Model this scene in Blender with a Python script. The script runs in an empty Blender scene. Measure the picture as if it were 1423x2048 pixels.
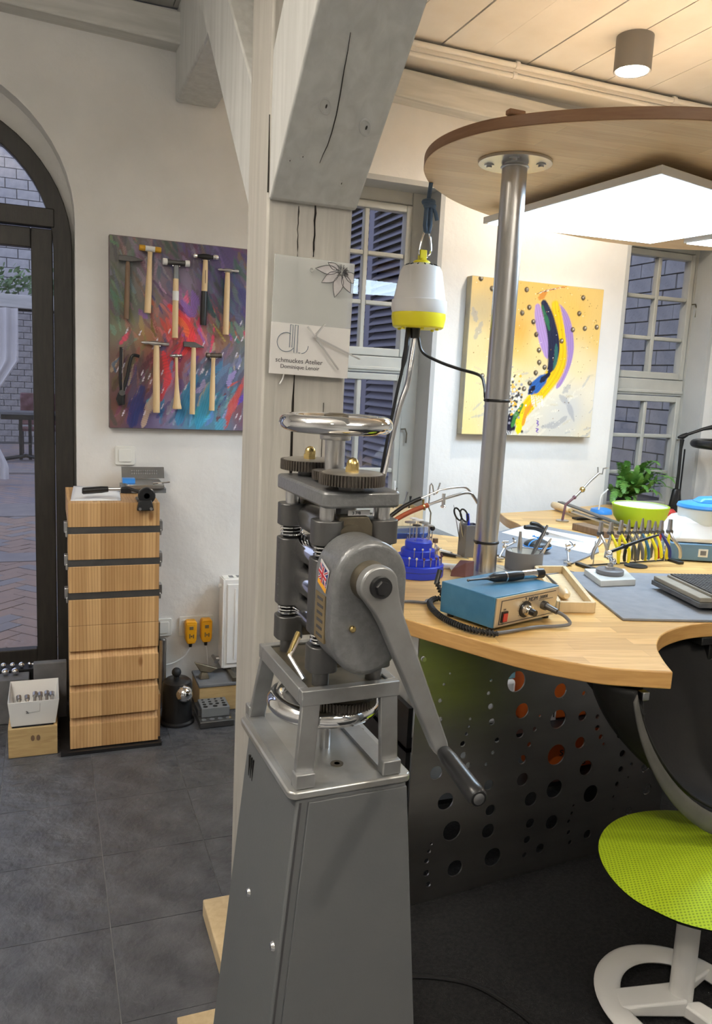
import bpy, math, random
import numpy as np
from mathutils import Vector, Matrix, Euler
random.seed(7)
PI = math.pi
C = bpy.context.scene.collection
SC = bpy.context.scene

# ---------------------------------------------------------------- camera
cd = bpy.data.cameras.new('camera')
cam = bpy.data.objects.new('camera', cd)
C.objects.link(cam)
YAW, PITCH, ROLL = math.radians(21.3727), math.radians(9.2383), math.radians(2.8247)
fw = Vector((math.sin(YAW)*math.cos(PITCH), math.cos(YAW)*math.cos(PITCH), -math.sin(PITCH)))
rt = Vector((math.cos(YAW), -math.sin(YAW), 0))
up = rt.cross(fw)
rt2 = math.cos(ROLL)*rt + math.sin(ROLL)*up
up2 = -math.sin(ROLL)*rt + math.cos(ROLL)*up
m = Matrix((rt2, up2, -fw)).transposed().to_4x4()
m.translation = Vector((0, 0, 1.5))
cam.matrix_world = m
cd.sensor_fit = 'HORIZONTAL'
cd.sensor_width = 36
cd.lens = 36*1588.34/1423
cd.clip_start = .02
SC.camera = cam

# ---------------------------------------------------------------- world, exposure
w = bpy.data.worlds.new('dusk')
SC.world = w
w.use_nodes = True
bgn = w.node_tree.nodes['Background']
bgn.inputs[0].default_value = (.58, .65, .90, 1)
bgn.inputs[1].default_value = .78
SC.view_settings.view_transform = 'Standard'
SC.view_settings.look = 'None'
SC.view_settings.gamma = 1
SC.view_settings.use_curve_mapping = False
SC.view_settings.exposure = 0.72
LED_STRENGTH = 10.0          # cool bench panels
SPOT_STRENGTH = 30          # warm ceiling cans
CAN_POWER = 42
ADDED_CANOPY_UP = 11.0           # added warm strip, hidden on top of the canopy
ADDED_UP_STRENGTH = 32.0         # warm upper side of the added luminaires
ADDED_ROOM_STRENGTH = 4.5        # added hanging luminaires out of view

# ---------------------------------------------------------------- materials
def nt(name):
    mt = bpy.data.materials.new(name); mt.use_nodes = True
    n = mt.node_tree.nodes; l = mt.node_tree.links
    b = n['Principled BSDF']
    return mt, n, l, b

def ramp(n, stops):
    r = n.new('ShaderNodeValToRGB')
    e = r.color_ramp.elements
    while len(e) < len(stops): e.new(.5)
    for i, (p, c) in enumerate(stops):
        e[i].position = p; e[i].color = (*c, 1) if len(c) == 3 else c
    return r

def coords(n, l, scale=(1, 1, 1), rot=(0, 0, 0), kind='Object'):
    t = n.new('ShaderNodeTexCoord'); mp = n.new('ShaderNodeMapping')
    mp.inputs['Scale'].default_value = scale; mp.inputs['Rotation'].default_value = rot
    l.new(t.outputs[kind], mp.inputs[0])
    return mp

def pbr(name, col, rough=.5, metal=0., var=None, vscale=8, bump=0, bscale=60, bdist=.002, aniso=None, coat=0, stretch=(1, 1, 1), detail=5, emit=None):
    """plain surface; var = second colour mixed in by noise; bump = fine relief"""
    mt, n, l, b = nt(name)
    b.inputs['Base Color'].default_value = (*col, 1)
    b.inputs['Roughness'].default_value = rough
    b.inputs['Metallic'].default_value = metal
    if coat: b.inputs['Coat Weight'].default_value = coat
    mp = coords(n, l, stretch)
    if var is not None:
        nz = n.new('ShaderNodeTexNoise'); nz.inputs['Scale'].default_value = vscale; nz.inputs['Detail'].default_value = detail
        l.new(mp.outputs[0], nz.inputs['Vector'])
        r = ramp(n, [(.35, col), (.7, var)])
        l.new(nz.outputs[0], r.inputs[0]); l.new(r.outputs[0], b.inputs['Base Color'])
    if bump:
        nb = n.new('ShaderNodeTexNoise'); nb.inputs['Scale'].default_value = bscale; nb.inputs['Detail'].default_value = 6
        l.new(mp.outputs[0], nb.inputs['Vector'])
        bp = n.new('ShaderNodeBump'); bp.inputs['Strength'].default_value = bump; bp.inputs['Distance'].default_value = bdist
        l.new(nb.outputs[0], bp.inputs['Height']); l.new(bp.outputs[0], b.inputs['Normal'])
    if emit:
        b.inputs['Emission Color'].default_value = (*emit[:3], 1); b.inputs['Emission Strength'].default_value = emit[3]
    return mt

def plaster(name, col, col2, bump=.35):
    mt, n, l, b = nt(name)
    mp = coords(n, l)
    a = n.new('ShaderNodeTexNoise'); a.inputs['Scale'].default_value = 3.0; a.inputs['Detail'].default_value = 8
    l.new(mp.outputs[0], a.inputs['Vector'])
    r = ramp(n, [(.3, col2), (.62, col)])
    l.new(a.outputs[0], r.inputs[0]); l.new(r.outputs[0], b.inputs['Base Color'])
    b.inputs['Roughness'].default_value = .9
    n2 = n.new('ShaderNodeTexNoise'); n2.inputs['Scale'].default_value = 14; n2.inputs['Detail'].default_value = 9; n2.inputs['Roughness'].default_value = .6
    l.new(mp.outputs[0], n2.inputs['Vector'])
    bp = n.new('ShaderNodeBump'); bp.inputs['Strength'].default_value = bump; bp.inputs['Distance'].default_value = .012
    l.new(n2.outputs[0], bp.inputs['Height']); l.new(bp.outputs[0], b.inputs['Normal'])
    return mt

def wood(name, c1, c2, grain=(1, 1, 14), gscale=6, stave=None,  rot=(0, 0, 0), rough=.45, bump=.1, dark=None, knots=False):
    """grain stretched along one axis; stave=(length,width,...) adds glued staves by a brick pattern"""
    mt, n, l, b = nt(name)
    mp = coords(n, l, (1, 1, 1), rot)
    st = n.new('ShaderNodeMapping'); st.inputs['Scale'].default_value = grain
    l.new(mp.outputs[0], st.inputs[0])
    nz = n.new('ShaderNodeTexNoise'); nz.inputs['Scale'].default_value = gscale; nz.inputs['Detail'].default_value = 8; nz.inputs['Distortion'].default_value = .6
    l.new(st.outputs[0], nz.inputs['Vector'])
    r = ramp(n, [(.3, c1), (.7, c2)])
    l.new(nz.outputs[0], r.inputs[0])
    out = r.outputs[0]
    if stave:
        br = n.new('ShaderNodeTexBrick')
        br.inputs['Scale'].default_value = 1
        br.inputs['Brick Width'].default_value = stave[0]; br.inputs['Row Height'].default_value = stave[1]
        br.inputs['Mortar Size'].default_value = .0004
        br.inputs['Color1'].default_value = ((.72, .66, .6, 1) if name != 'beech_canopy' else (.88, .85, .80, 1)); br.inputs['Color2'].default_value = (1.0, 1.0, 1.0, 1); br.inputs['Mortar'].default_value = (.6, .55, .5, 1)
        sw = mp.outputs[0]
        if len(stave) > 2:
            sp = n.new('ShaderNodeSeparateXYZ'); cb_ = n.new('ShaderNodeCombineXYZ')      # staves stand upright: length along z, width along x
            l.new(mp.outputs[0], sp.inputs[0]); l.new(sp.outputs[2], cb_.inputs[0]); l.new(sp.outputs[0], cb_.inputs[1]); sw = cb_.outputs[0]
        l.new(sw, br.inputs['Vector'])
        mx = n.new('ShaderNodeMix'); mx.data_type = 'RGBA'; mx.blend_type = 'MULTIPLY'; mx.inputs[0].default_value = 1
        l.new(out, mx.inputs[6]); l.new(br.outputs[0], mx.inputs[7]); out = mx.outputs[2]
    if knots:
        v = n.new('ShaderNodeTexVoronoi'); v.inputs['Scale'].default_value = 5.5
        sm = n.new('ShaderNodeMapping'); sm.inputs['Scale'].default_value = (2.0, 1, .9)
        l.new(mp.outputs[0], sm.inputs[0]); l.new(sm.outputs[0], v.inputs['Vector'])
        kr = ramp(n, [(0, (.25, .12, .05)), (.07, (.5, .32, .16)), (.13, (1, 1, 1))])
        l.new(v.outputs['Distance'], kr.inputs[0])
        mk = n.new('ShaderNodeMix'); mk.data_type = 'RGBA'; mk.blend_type = 'MULTIPLY'; mk.inputs[0].default_value = .75
        l.new(out, mk.inputs[6]); l.new(kr.outputs[0], mk.inputs[7]); out = mk.outputs[2]
        wv = n.new('ShaderNodeTexWave'); wv.inputs['Scale'].default_value = 10; wv.inputs['Distortion'].default_value = 9; wv.inputs['Detail'].default_value = 1.5; wv.inputs['Detail Scale'].default_value = .5; wv.bands_direction = 'X'
        ws = n.new('ShaderNodeMapping'); ws.inputs['Scale'].default_value = (2.6, 1, .16)
        l.new(mp.outputs[0], ws.inputs[0]); l.new(ws.outputs[0], wv.inputs['Vector'])
        wr = ramp(n, [(.0, (.62, .45, .30)), (.3, (1, 1, 1))])
        l.new(wv.outputs[0], wr.inputs[0])
        mw = n.new('ShaderNodeMix'); mw.data_type = 'RGBA'; mw.blend_type = 'MULTIPLY'; mw.inputs[0].default_value = .5
        l.new(out, mw.inputs[6]); l.new(wr.outputs[0], mw.inputs[7]); out = mw.outputs[2]
    l.new(out, b.inputs['Base Color'])
    b.inputs['Roughness'].default_value = rough
    if bump:
        bp = n.new('ShaderNodeBump'); bp.inputs['Strength'].default_value = bump; bp.inputs['Distance'].default_value = .003
        l.new(nz.outputs[0], bp.inputs['Height']); l.new(bp.outputs[0], b.inputs['Normal'])
    return mt

def glass_thin(name, tint=(1, 1, 1), ior=1.5):
    mt = bpy.data.materials.new(name); mt.use_nodes = True
    n = mt.node_tree.nodes; l = mt.node_tree.links
    n.clear()
    o = n.new('ShaderNodeOutputMaterial'); t = n.new('ShaderNodeBsdfTransparent'); g = n.new('ShaderNodeBsdfGlossy'); f = n.new('ShaderNodeFresnel'); mx = n.new('ShaderNodeMixShader')
    t.inputs[0].default_value = (*tint, 1); g.inputs['Roughness'].default_value = .01; f.inputs[0].default_value = ior
    ge = n.new('ShaderNodeNewGeometry'); mr = n.new('ShaderNodeMapRange')      # the rear face meets air, so its index is inverted
    mr.inputs['To Min'].default_value = ior; mr.inputs['To Max'].default_value = 1/ior
    l.new(ge.outputs['Backfacing'], mr.inputs[0]); l.new(mr.outputs[0], f.inputs[0])
    l.new(f.outputs[0], mx.inputs[0]); l.new(t.outputs[0], mx.inputs[1]); l.new(g.outputs[0], mx.inputs[2]); l.new(mx.outputs[0], o.inputs[0])
    return mt

def emitter(name, col, s):
    mt = bpy.data.materials.new(name); mt.use_nodes = True
    n = mt.node_tree.nodes; l = mt.node_tree.links; n.clear()
    o = n.new('ShaderNodeOutputMaterial'); e = n.new('ShaderNodeEmission'); e.inputs[0].default_value = (*col, 1); e.inputs[1].default_value = s
    l.new(e.outputs[0], o.inputs[0]); return mt

def vcol(name, rough=.45, bump=.0):
    mt, n, l, b = nt(name)
    a = n.new('ShaderNodeVertexColor'); a.layer_name = 'paint'
    l.new(a.outputs[0], b.inputs['Base Color']); b.inputs['Roughness'].default_value = rough
    nz = n.new('ShaderNodeTexNoise'); nz.inputs['Scale'].default_value = 55; nz.inputs['Detail'].default_value = 5
    mp = coords(n, l, (1.6, 1, .6)); l.new(mp.outputs[0], nz.inputs['Vector'])
    bp = n.new('ShaderNodeBump'); bp.inputs['Strength'].default_value = .5; bp.inputs['Distance'].default_value = .004
    l.new(nz.outputs[0], bp.inputs['Height']); l.new(bp.outputs[0], b.inputs['Normal'])
    return mt

M = {}
M['wall'] = plaster('wall_plaster', (.80, .79, .77), (.72, .71, .69))
M['ceil'] = pbr('ceiling_paint', (.82, .80, .76), .7, var=(.76, .73, .68), vscale=5, bump=.15, bscale=20)
M['beam'] = wood('limewashed_oak', (.53, .535, .52), (.64, .645, .63), (10, 10, 1), 3.5, rough=.8, bump=.45)
M['beamx'] = wood('limewashed_oak_lengthwise', (.52, .52, .49), (.68, .67, .64), (1, 10, 10), 3, rough=.8, bump=.35)
M['postwood'] = wood('painted_post_wood', (.42, .40, .365), (.51, .49, .445), (12, 12, .8), 4, rough=.75, bump=.5)
M['window'] = pbr('grey_window_paint', (.50, .50, .46), .45, var=(.42, .42, .39), vscale=6, bump=.1)
M['reveal'] = plaster('grey_reveal_plaster', (.50, .51, .51), (.44, .45, .45), .3)
M['blackframe'] = pbr('black_door_wood', (.022, .020, .018), .45, var=(.035, .031, .026), vscale=10, bump=.15, stretch=(8, 8, 1))
M['glass'] = glass_thin('window_glass')
M['acryl'] = glass_thin('acrylic', (.93, .95, .95))
M['crack'] = pbr('crack_shadow', (.03, .025, .02), .9)
M['slate'] = pbr('slate', (.070, .073, .083), .38, var=(.135, .14, .155), vscale=9, bump=1.0, bscale=24, bdist=.010)
M['grout'] = pbr('grout', (.34, .34, .34), .9)
M['rug'] = pbr('black_rug', (.010, .010, .011), 1, var=(.022, .022, .024), vscale=90, bump=1, bscale=260, bdist=.01)
M['bench'] = wood('beech_staves', (.66, .385, .115), (.83, .555, .215), (2, 26, 26), 4, (.34, .045), (0, 0, .24), .35, .05)
M['canopy'] = wood('beech_canopy', (.86, .60, .34), (.94, .73, .46), (2, 26, 26), 4, (.45, .06), (0, 0, .1), .45, .05)
M['edge'] = wood('beech_edge', (.50, .27, .085), (.62, .36, .13), (3, 3, 24), 4, None, (0, 0, 0), .4, .05)
M['canedge'] = wood('canopy_edge_brown', (.24, .12, .06), (.30, .16, .08), (3, 3, 24), 4, None, (0, 0, 0), .45, .05)
M['pine'] = wood('pine_staves', (.64, .39, .17), (.76, .50, .24), (26, 26, 1.0), 3, (3.0, .052, True), (0, 0, 0), .45, .05, knots=True)
M['pale'] = wood('pale_wood', (.62, .47, .27), (.72, .57, .35), (14, 14, 1.5), 4, None, (0, 0, 0), .5, .06)
M['handle'] = wood('ash_handle', (.70, .50, .27), (.80, .62, .37), (30, 30, 2), 4, None, (0, 0, 0), .35, .03)
M['darkwood'] = wood('dark_handle', (.15, .09, .05), (.24, .15, .09), (30, 30, 2), 4, None, (0, 0, 0), .5, .05)
M['cratewood'] = wood('crate_wood', (.44, .30, .13), (.56, .40, .19), (2, 16, 16), 5, None, (0, 0, 0), .55, .08)
M['chrome'] = pbr('chrome', (.86, .86, .87), .07, 1)
M['steel'] = pbr('steel', (.60, .60, .61), .28, 1, var=(.48, .47, .46), vscale=14, bump=.06, bscale=80)
M['brushed'] = pbr('brushed_steel', (.58, .57, .56), .30, 1, var=(.50, .49, .48), vscale=3, stretch=(1, 1, .2))
M['darksteel'] = pbr('oiled_iron', (.14, .14, .14), .42, .85, var=(.17, .165, .16), vscale=16, bump=.25, bscale=90)
M['gear'] = pbr('dark_gear', (.12, .105, .09), .45, .8, var=(.22, .19, .16), vscale=20, bump=.15)
M['geartop'] = pbr('gear_face', (.45, .43, .39), .4, .8, var=(.30, .27, .23), vscale=14)
M['hammertone'] = pbr('grey_hammertone', (.175, .178, .182), .34, .3, var=(.215, .218, .222), vscale=120, bump=.5, bscale=230, bdist=.0015, coat=.3)
M['greypaint'] = pbr('grey_enamel', (.140, .147, .153), .42, .1, var=(.148, .153, .157), vscale=9, bump=.2, bscale=200, bdist=.001)
M['plateg'] = pbr('worn_grey_plate', (.50, .52, .53), .3, .6, var=(.34, .32, .28), vscale=7, bump=.1)
M['frameg'] = pbr('grey_frame_steel', (.40, .41, .415), .34, .6, var=(.29, .285, .275), vscale=12, bump=.12)
M['greasy'] = pbr('greasy_iron', (.21, .18, .13), .38, .7, var=(.10, .085, .06), vscale=14, bump=.15)
M['brass'] = pbr('brass', (.62, .47, .20), .25, 1)
M['brasspl'] = pbr('brass_plate', (.33, .25, .13), .4, .6, var=(.22, .16, .08), vscale=30)
M['black'] = pbr('black_plastic', (.015, .015, .016), .3)
M['rubber'] = pbr('black_rubber', (.018, .018, .019), .6)
M['white'] = pbr('white_plastic', (.80, .80, .79), .3)
M['offwhite'] = pbr('warm_white_plastic', (.78, .78, .74), .35)
M['whitemetal'] = pbr('white_enamel', (.82, .81, .79), .3, coat=.3)
M['yellow'] = pbr('yellow_plastic', (.88, .78, .02), .35)
M['orange'] = pbr('orange_yellow_plastic', (.85, .40, .01), .4)
M['amber'] = pbr('amber_plastic', (.62, .34, .03), .3)
M['bluep'] = pbr('blue_plastic', (.02, .05, .62), .35)
M['skyblue'] = pbr('bright_blue_plastic', (.05, .28, .78), .3)
M['paleblue'] = pbr('pale_blue_shell', (.72, .80, .84), .3)
M['boxblue'] = pbr('blue_enamel', (.055, .19, .33), .35, .2, var=(.07, .22, .37), vscale=30, bump=.15, bscale=240)
M['boxgrey'] = pbr('blue_grey_base', (.13, .24, .36), .4)
M['alu'] = pbr('champagne_panel', (.66, .58, .44), .38, .55)
M['greycup'] = pbr('grey_plastic', (.16, .16, .17), .45)
M['greymat'] = pbr('grey_felt_mat', (.235, .245, .27), .85, var=(.20, .21, .235), vscale=25, bump=.35, bscale=120)
M['paper'] = pbr('white_paper', (.84, .85, .87), .6)
M['marble'] = pbr('white_marble', (.74, .76, .74), .25, var=(.55, .57, .56), vscale=7, detail=8)
M['lime'] = pbr('lime_plastic', (.42, .62, .02), .35)
M['red'] = pbr('red_plastic', (.55, .05, .04), .4)
M['redhose'] = pbr('red_hose', (.42, .09, .03), .5)
M['maroon'] = pbr('maroon_block', (.10, .035, .035), .5, var=(.20, .10, .12), vscale=9)
M['rope'] = pbr('blue_grey_rope', (.10, .15, .22), .8, bump=.6, bscale=300)
M['leather'] = pbr('black_leather', (.008, .008, .009), .6, var=(.015, .0145, .014), vscale=5, bump=.3, bscale=120)
M['leathere'] = pbr('leather_flesh_side', (.060, .058, .054), .65, var=(.10, .095, .09), vscale=9, bump=.4, bscale=90)
M['soot'] = pbr('soldering_tile', (.30, .27, .22), .8, var=(.21, .19, .15), vscale=10)
M['charcoal'] = pbr('charcoal_grid', (.075, .075, .08), .75, var=(.12, .12, .12), vscale=40)
M['slot'] = pbr('slot_black', (.01, .01, .01), .8)
M['orangebag'] = pbr('orange_packaging', (.80, .16, .02), .5)
M['greenbag'] = pbr('green_packaging', (.03, .16, .06), .5)
M['tealbox'] = pbr('teal_box', (.20, .42, .48), .5)
M['curtain'] = pbr('curtain_cloth', (.72, .70, .68), .9, var=(.62, .60, .60), vscale=3)
M['leaf'] = pbr('fern_leaf', (.10, .26, .045), .5, var=(.18, .38, .08), vscale=30)
M['leafpale'] = pbr('dry_fern_leaf', (.32, .40, .18), .55)
M['ivy'] = pbr('hedge_leaf', (.12, .20, .09), .6, var=(.20, .30, .14), vscale=8)
M['terracotta'] = pbr('terracotta', (.40, .15, .07), .8)
M['concrete'] = pbr('grey_stone', (.12, .125, .135), .7, var=(.17, .175, .185), vscale=14, bump=.4, bscale=60)
M['gunmetal'] = pbr('grey_slat_board', (.22, .235, .25), .5, .3)
M['brickw'] = pbr('whitewashed_brick', (.50, .50, .50), .85, var=(.40, .40, .41), vscale=9, bump=.6, bscale=40, bdist=.01)
M['brickd'] = pbr('weathered_brick', (.34, .33, .33), .85, var=(.26, .25, .25), vscale=9, bump=.6, bscale=40, bdist=.01)
M['mortar'] = pbr('mortar', (.16, .16, .165), .95)
M['paver'] = pbr('clay_paver', (.34, .24, .19), .8, var=(.24, .20, .18), vscale=4, bump=.4, bscale=50)
M['paverb'] = pbr('blue_clay_paver', (.24, .22, .22), .75, var=(.30, .27, .26), vscale=5, bump=.4, bscale=50)
M['sand'] = pbr('joint_sand', (.13, .12, .115), .95)
M['shutter'] = pbr('shutter_paint', (.24, .24, .30), .5)
M['shutterd'] = pbr('shutter_slat_paint', (.30, .30, .36), .5)
M['ink'] = pbr('dark_ink', (.06, .06, .065), .6)
M['inkb'] = pbr('blue_grey_ink', (.10, .15, .20), .5)
M['petal'] = pbr('petal_print', (.62, .60, .60), .6, var=(.45, .43, .44), vscale=40)
M['frost'] = pbr('frosted_print', (.74, .72, .70), .35)
M['flagblue'] = pbr('flag_blue', (.02, .03, .20), .45)
M['flagred'] = pbr('flag_red', (.60, .03, .05), .45)
M['led'] = emitter('led_diffuser', (.64, .82, 1.0), LED_STRENGTH)
M['up_led'] = emitter('up_light_diffuser', (1.0, .92, .80), ADDED_UP_STRENGTH)
M['under_led'] = emitter('under_bench_diffuser', (.95, .97, 1.0), 9.0)
M['canopy_up'] = emitter('canopy_up_diffuser', (1.0, .92, .80), ADDED_CANOPY_UP)
M['room_led'] = emitter('room_led_diffuser', (.86, .93, 1.0), ADDED_ROOM_STRENGTH)
M['can'] = emitter('warm_can_diffuser', (1.0, .88, .70), SPOT_STRENGTH)
M['canbody'] = pbr('can_body', (.20, .19, .18), .5)
M['stone'] = pbr('dark_pebble', (.025, .03, .035), .35)
M['plant_pot'] = pbr('glazed_pot', (.05, .06, .07), .4)

M['leather'].node_tree.nodes['Principled BSDF'].inputs['Specular IOR Level'].default_value = .25
def seat_fabric():
    mt, n, l, b = nt('lime_mesh_fabric')
    b.inputs['Roughness'].default_value = .75
    mp = coords(n, l, (1, 1, 0), (0, 0, .5))
    v = n.new('ShaderNodeTexVoronoi'); v.inputs['Scale'].default_value = 135; v.inputs['Randomness'].default_value = 0
    l.new(mp.outputs[0], v.inputs['Vector'])
    r = ramp(n, [(.20, (.22, .33, .003)), (.40, (.42, .58, .008))])
    l.new(v.outputs['Distance'], r.inputs[0]); l.new(r.outputs[0], b.inputs['Base Color'])
    bp = n.new('ShaderNodeBump'); bp.inputs['Strength'].default_value = .5; bp.inputs['Distance'].default_value = .002
    l.new(v.outputs['Distance'], bp.inputs['Height']); l.new(bp.outputs[0], b.inputs['Normal'])
    return mt
M['seat'] = seat_fabric()

# ---------------------------------------------------------------- mesh helpers
class MB:
    def __init__(s): s.v = []; s.f = []
    def add(s, vs, fs, mx=None):
        o = len(s.v)
        s.v += [tuple(mx @ Vector(p)) if mx else tuple(p) for p in vs]
        s.f += [tuple(i+o for i in f) for f in fs]
        return s
    def box(s, x0, x1, y0, y1, z0, z1, mx=None):
        return s.add([(x0, y0, z0), (x1, y0, z0), (x1, y1, z0), (x0, y1, z0), (x0, y0, z1), (x1, y0, z1), (x1, y1, z1), (x0, y1, z1)],
                     [(0, 3, 2, 1), (4, 5, 6, 7), (0, 1, 5, 4), (1, 2, 6, 5), (2, 3, 7, 6), (3, 0, 4, 7)], mx)
    def hexa(s, b4, t4):
        return s.add(list(b4)+list(t4), [(0, 3, 2, 1), (4, 5, 6, 7), (0, 1, 5, 4), (1, 2, 6, 5), (2, 3, 7, 6), (3, 0, 4, 7)])
    def tube(s, pts, r, n=10, cap=True):
        pts = [Vector(p) for p in pts]
        rs = r if isinstance(r, (list, tuple)) else [r]*len(pts)
        ref = None; rings = []
        for i, p in enumerate(pts):
            t = (pts[min(i+1, len(pts)-1)]-pts[max(i-1, 0)])
            if t.length < 1e-9: t = Vector((0, 0, 1))
            t.normalize()
            if ref is None:
                ref = t.orthogonal().normalized()
            ref = (ref-t*ref.dot(t))
            if ref.length < 1e-6: ref = t.orthogonal()
            ref.normalize(); b = t.cross(ref)
            rings.append([tuple(p+rs[i]*(math.cos(2*PI*k/n)*ref+math.sin(2*PI*k/n)*b)) for k in range(n)])
        vs = [q for rg in rings for q in rg]; fs = []
        for i in range(len(pts)-1):
            for k in range(n):
                a = i*n+k; b2 = i*n+(k+1) % n
                fs.append((a, b2, b2+n, a+n))
        if cap:
            fs.append(tuple(range(n-1, -1, -1))); fs.append(tuple(range((len(pts)-1)*n, len(pts)*n)))
        return s.add(vs, fs)
    def cyl(s, p0, p1, r0, r1=None, n=20):
        return s.tube([p0, p1], [r0, r0 if r1 is None else r1], n)
    def lathe(s, prof, n=28, mx=None, org=(0, 0, 0), cap0=True, cap1=True):
        vs = []; fs = []
        k = len(prof)
        for j in range(n):
            a = 2*PI*j/n
            for r, z in prof: vs.append((org[0]+r*math.cos(a), org[1]+r*math.sin(a), org[2]+z))
        for j in range(n):
            j2 = (j+1) % n
            for i in range(k-1):
                fs.append((j*k+i, j2*k+i, j2*k+i+1, j*k+i+1))
        if cap0 and prof[0][0] > 1e-6: fs.append(tuple(j*k for j in range(n-1, -1, -1)))
        if cap1 and prof[-1][0] > 1e-6: fs.append(tuple(j*k+k-1 for j in range(n)))
        return s.add(vs, fs, mx)
    def sphere(s, c, r, n=18, sz=1.0):
        h = n//2
        prof = [(max(r*math.sin(PI*i/h), 1e-7), -r*sz*math.cos(PI*i/h)) for i in range(h+1)]
        return s.lathe(prof, n, None, c)
    def torus(s, c, R, r, n=40, k=12, mx=None, sz=1.0):
        vs = []; fs = []
        for i in range(n):
            a = 2*PI*i/n
            for j in range(k):
                b = 2*PI*j/k
                vs.append((c[0]+(R+r*math.cos(b))*math.cos(a), c[1]+(R+r*math.cos(b))*math.sin(a), c[2]+r*sz*math.sin(b)))
        for i in range(n):
            for j in range(k):
                fs.append((i*k+j, ((i+1) % n)*k+j, ((i+1) % n)*k+(j+1) % k, i*k+(j+1) % k))
        return s.add(vs, fs, mx)
    def prism(s, poly, a, b, ax='z', mx=None):
        """polygon extruded along ax from a to b; poly given in the other two axes (xy / xz / yz)"""
        def P(u, v, t): return (u, v, t) if ax == 'z' else ((u, t, v) if ax == 'y' else (t, u, v))
        n = len(poly)
        ar = sum(poly[i][0]*poly[(i+1) % n][1]-poly[(i+1) % n][0]*poly[i][1] for i in range(n))
        if (ar < 0) != (ax == 'y'): poly = poly[::-1]
        vs = [P(u, v, a) for u, v in poly]+[P(u, v, b) for u, v in poly]
        fs = [tuple(range(n-1, -1, -1)), tuple(range(n, 2*n))]+[(i, (i+1) % n, n+(i+1) % n, n+i) for i in range(n)]
        return s.add(vs, fs, mx)
    def grid(s, fn, nu, nv):
        vs = [fn(i/nu, j/nv) for i in range(nu+1) for j in range(nv+1)]
        fs = [(i*(nv+1)+j, (i+1)*(nv+1)+j, (i+1)*(nv+1)+j+1, i*(nv+1)+j+1) for i in range(nu) for j in range(nv)]
        return s.add(vs, fs)
    def mesh(s, name, sharp=38):
        me = bpy.data.meshes.new(name)
        me.from_pydata(s.v, [], s.f)
        me.polygons.foreach_set('use_smooth', [True]*len(me.polygons))
        me.set_sharp_from_angle(angle=math.radians(sharp))
        me.update()
        return me

def wpos(o):
    t = Vector((0, 0, 0))
    while o is not None:
        t += o.location; o = o.parent
    return t

def link(name, me, mats, parent=None, loc=None):
    o = bpy.data.objects.new(name, me); C.objects.link(o)
    if mats is not None:
        for mm in (mats if isinstance(mats, (list, tuple)) else [mats]): me.materials.append(M[mm] if isinstance(mm, str) else mm)
    if parent: o.parent = parent
    if loc is not None: o.location = loc
    return o

def part(name, mb, mat, parent, label=None, world=False, bevel=0, sharp=38, kind=None):
    """one mesh part under its thing; world=True when the builder holds room coordinates"""
    if world:
        d = wpos(parent); mb.v = [(x-d.x, y-d.y, z-d.z) for x, y, z in mb.v]
    o = link(name, mb.mesh(name, sharp), mat, parent)
    if label: o['label'] = label
    if kind: o['kind'] = kind
    if bevel: bev(o, bevel)
    return o

def bev(o, wd, seg=2):
    b = o.modifiers.new('bevel', 'BEVEL'); b.width = wd; b.segments = seg; b.limit_method = 'ANGLE'; b.angle_limit = math.radians(40)

def thing(name, label, cat, loc=(0, 0, 0), rz=0, group=None):
    o = bpy.data.objects.new(name, None); C.objects.link(o)
    o.location = loc; o.rotation_euler = (0, 0, rz); o.empty_display_size = .05
    o['label'] = label; o['category'] = cat
    if group: o['group'] = group
    return o

def single(name, mb, mat, label, cat, group=None, bevel=0, kind=None):
    """a thing that is one mesh; origin moved to its base"""
    xs, ys, zs = zip(*mb.v)
    d = ((min(xs)+max(xs))/2, (min(ys)+max(ys))/2, min(zs))
    mb.v = [(x-d[0], y-d[1], z-d[2]) for x, y, z in mb.v]
    o = link(name, mb.mesh(name), mat, None, d)
    o['label'] = label; o['category'] = cat
    if group: o['group'] = group
    if kind: o['kind'] = kind
    if bevel: bev(o, bevel)
    return o

def struct(name, mb, mat, bevel=0):
    o = link(name, mb.mesh(name), mat); o['kind'] = 'structure'
    if bevel: bev(o, bevel)
    return o

def copy_tree(o, parent=None):
    c = o.copy(); C.objects.link(c)
    if parent: c.parent = parent
    for ch in list(o.children): copy_tree(ch, c)
    return c

ORD = ('first', 'second', 'third', 'fourth', 'fifth', 'sixth', 'seventh', 'eighth')
def text(body, size, mx, mat, parent, name='lettering', ext=.0004, align='LEFT', shear=0):
    cu = bpy.data.curves.new(name, 'FONT'); cu.body = body; cu.size = size; cu.extrude = ext; cu.align_x = align; cu.shear = shear; cu.resolution_u = 3
    t = bpy.data.objects.new('tmp', cu); C.objects.link(t)
    dg = bpy.context.evaluated_depsgraph_get(); dg.update()
    me = bpy.data.meshes.new_from_object(t.evaluated_get(dg))
    bpy.data.objects.remove(t); bpy.data.curves.remove(cu)
    me.transform(mx); me.name = name
    me.materials.clear()
    return link(name, me, mat, parent)

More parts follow.
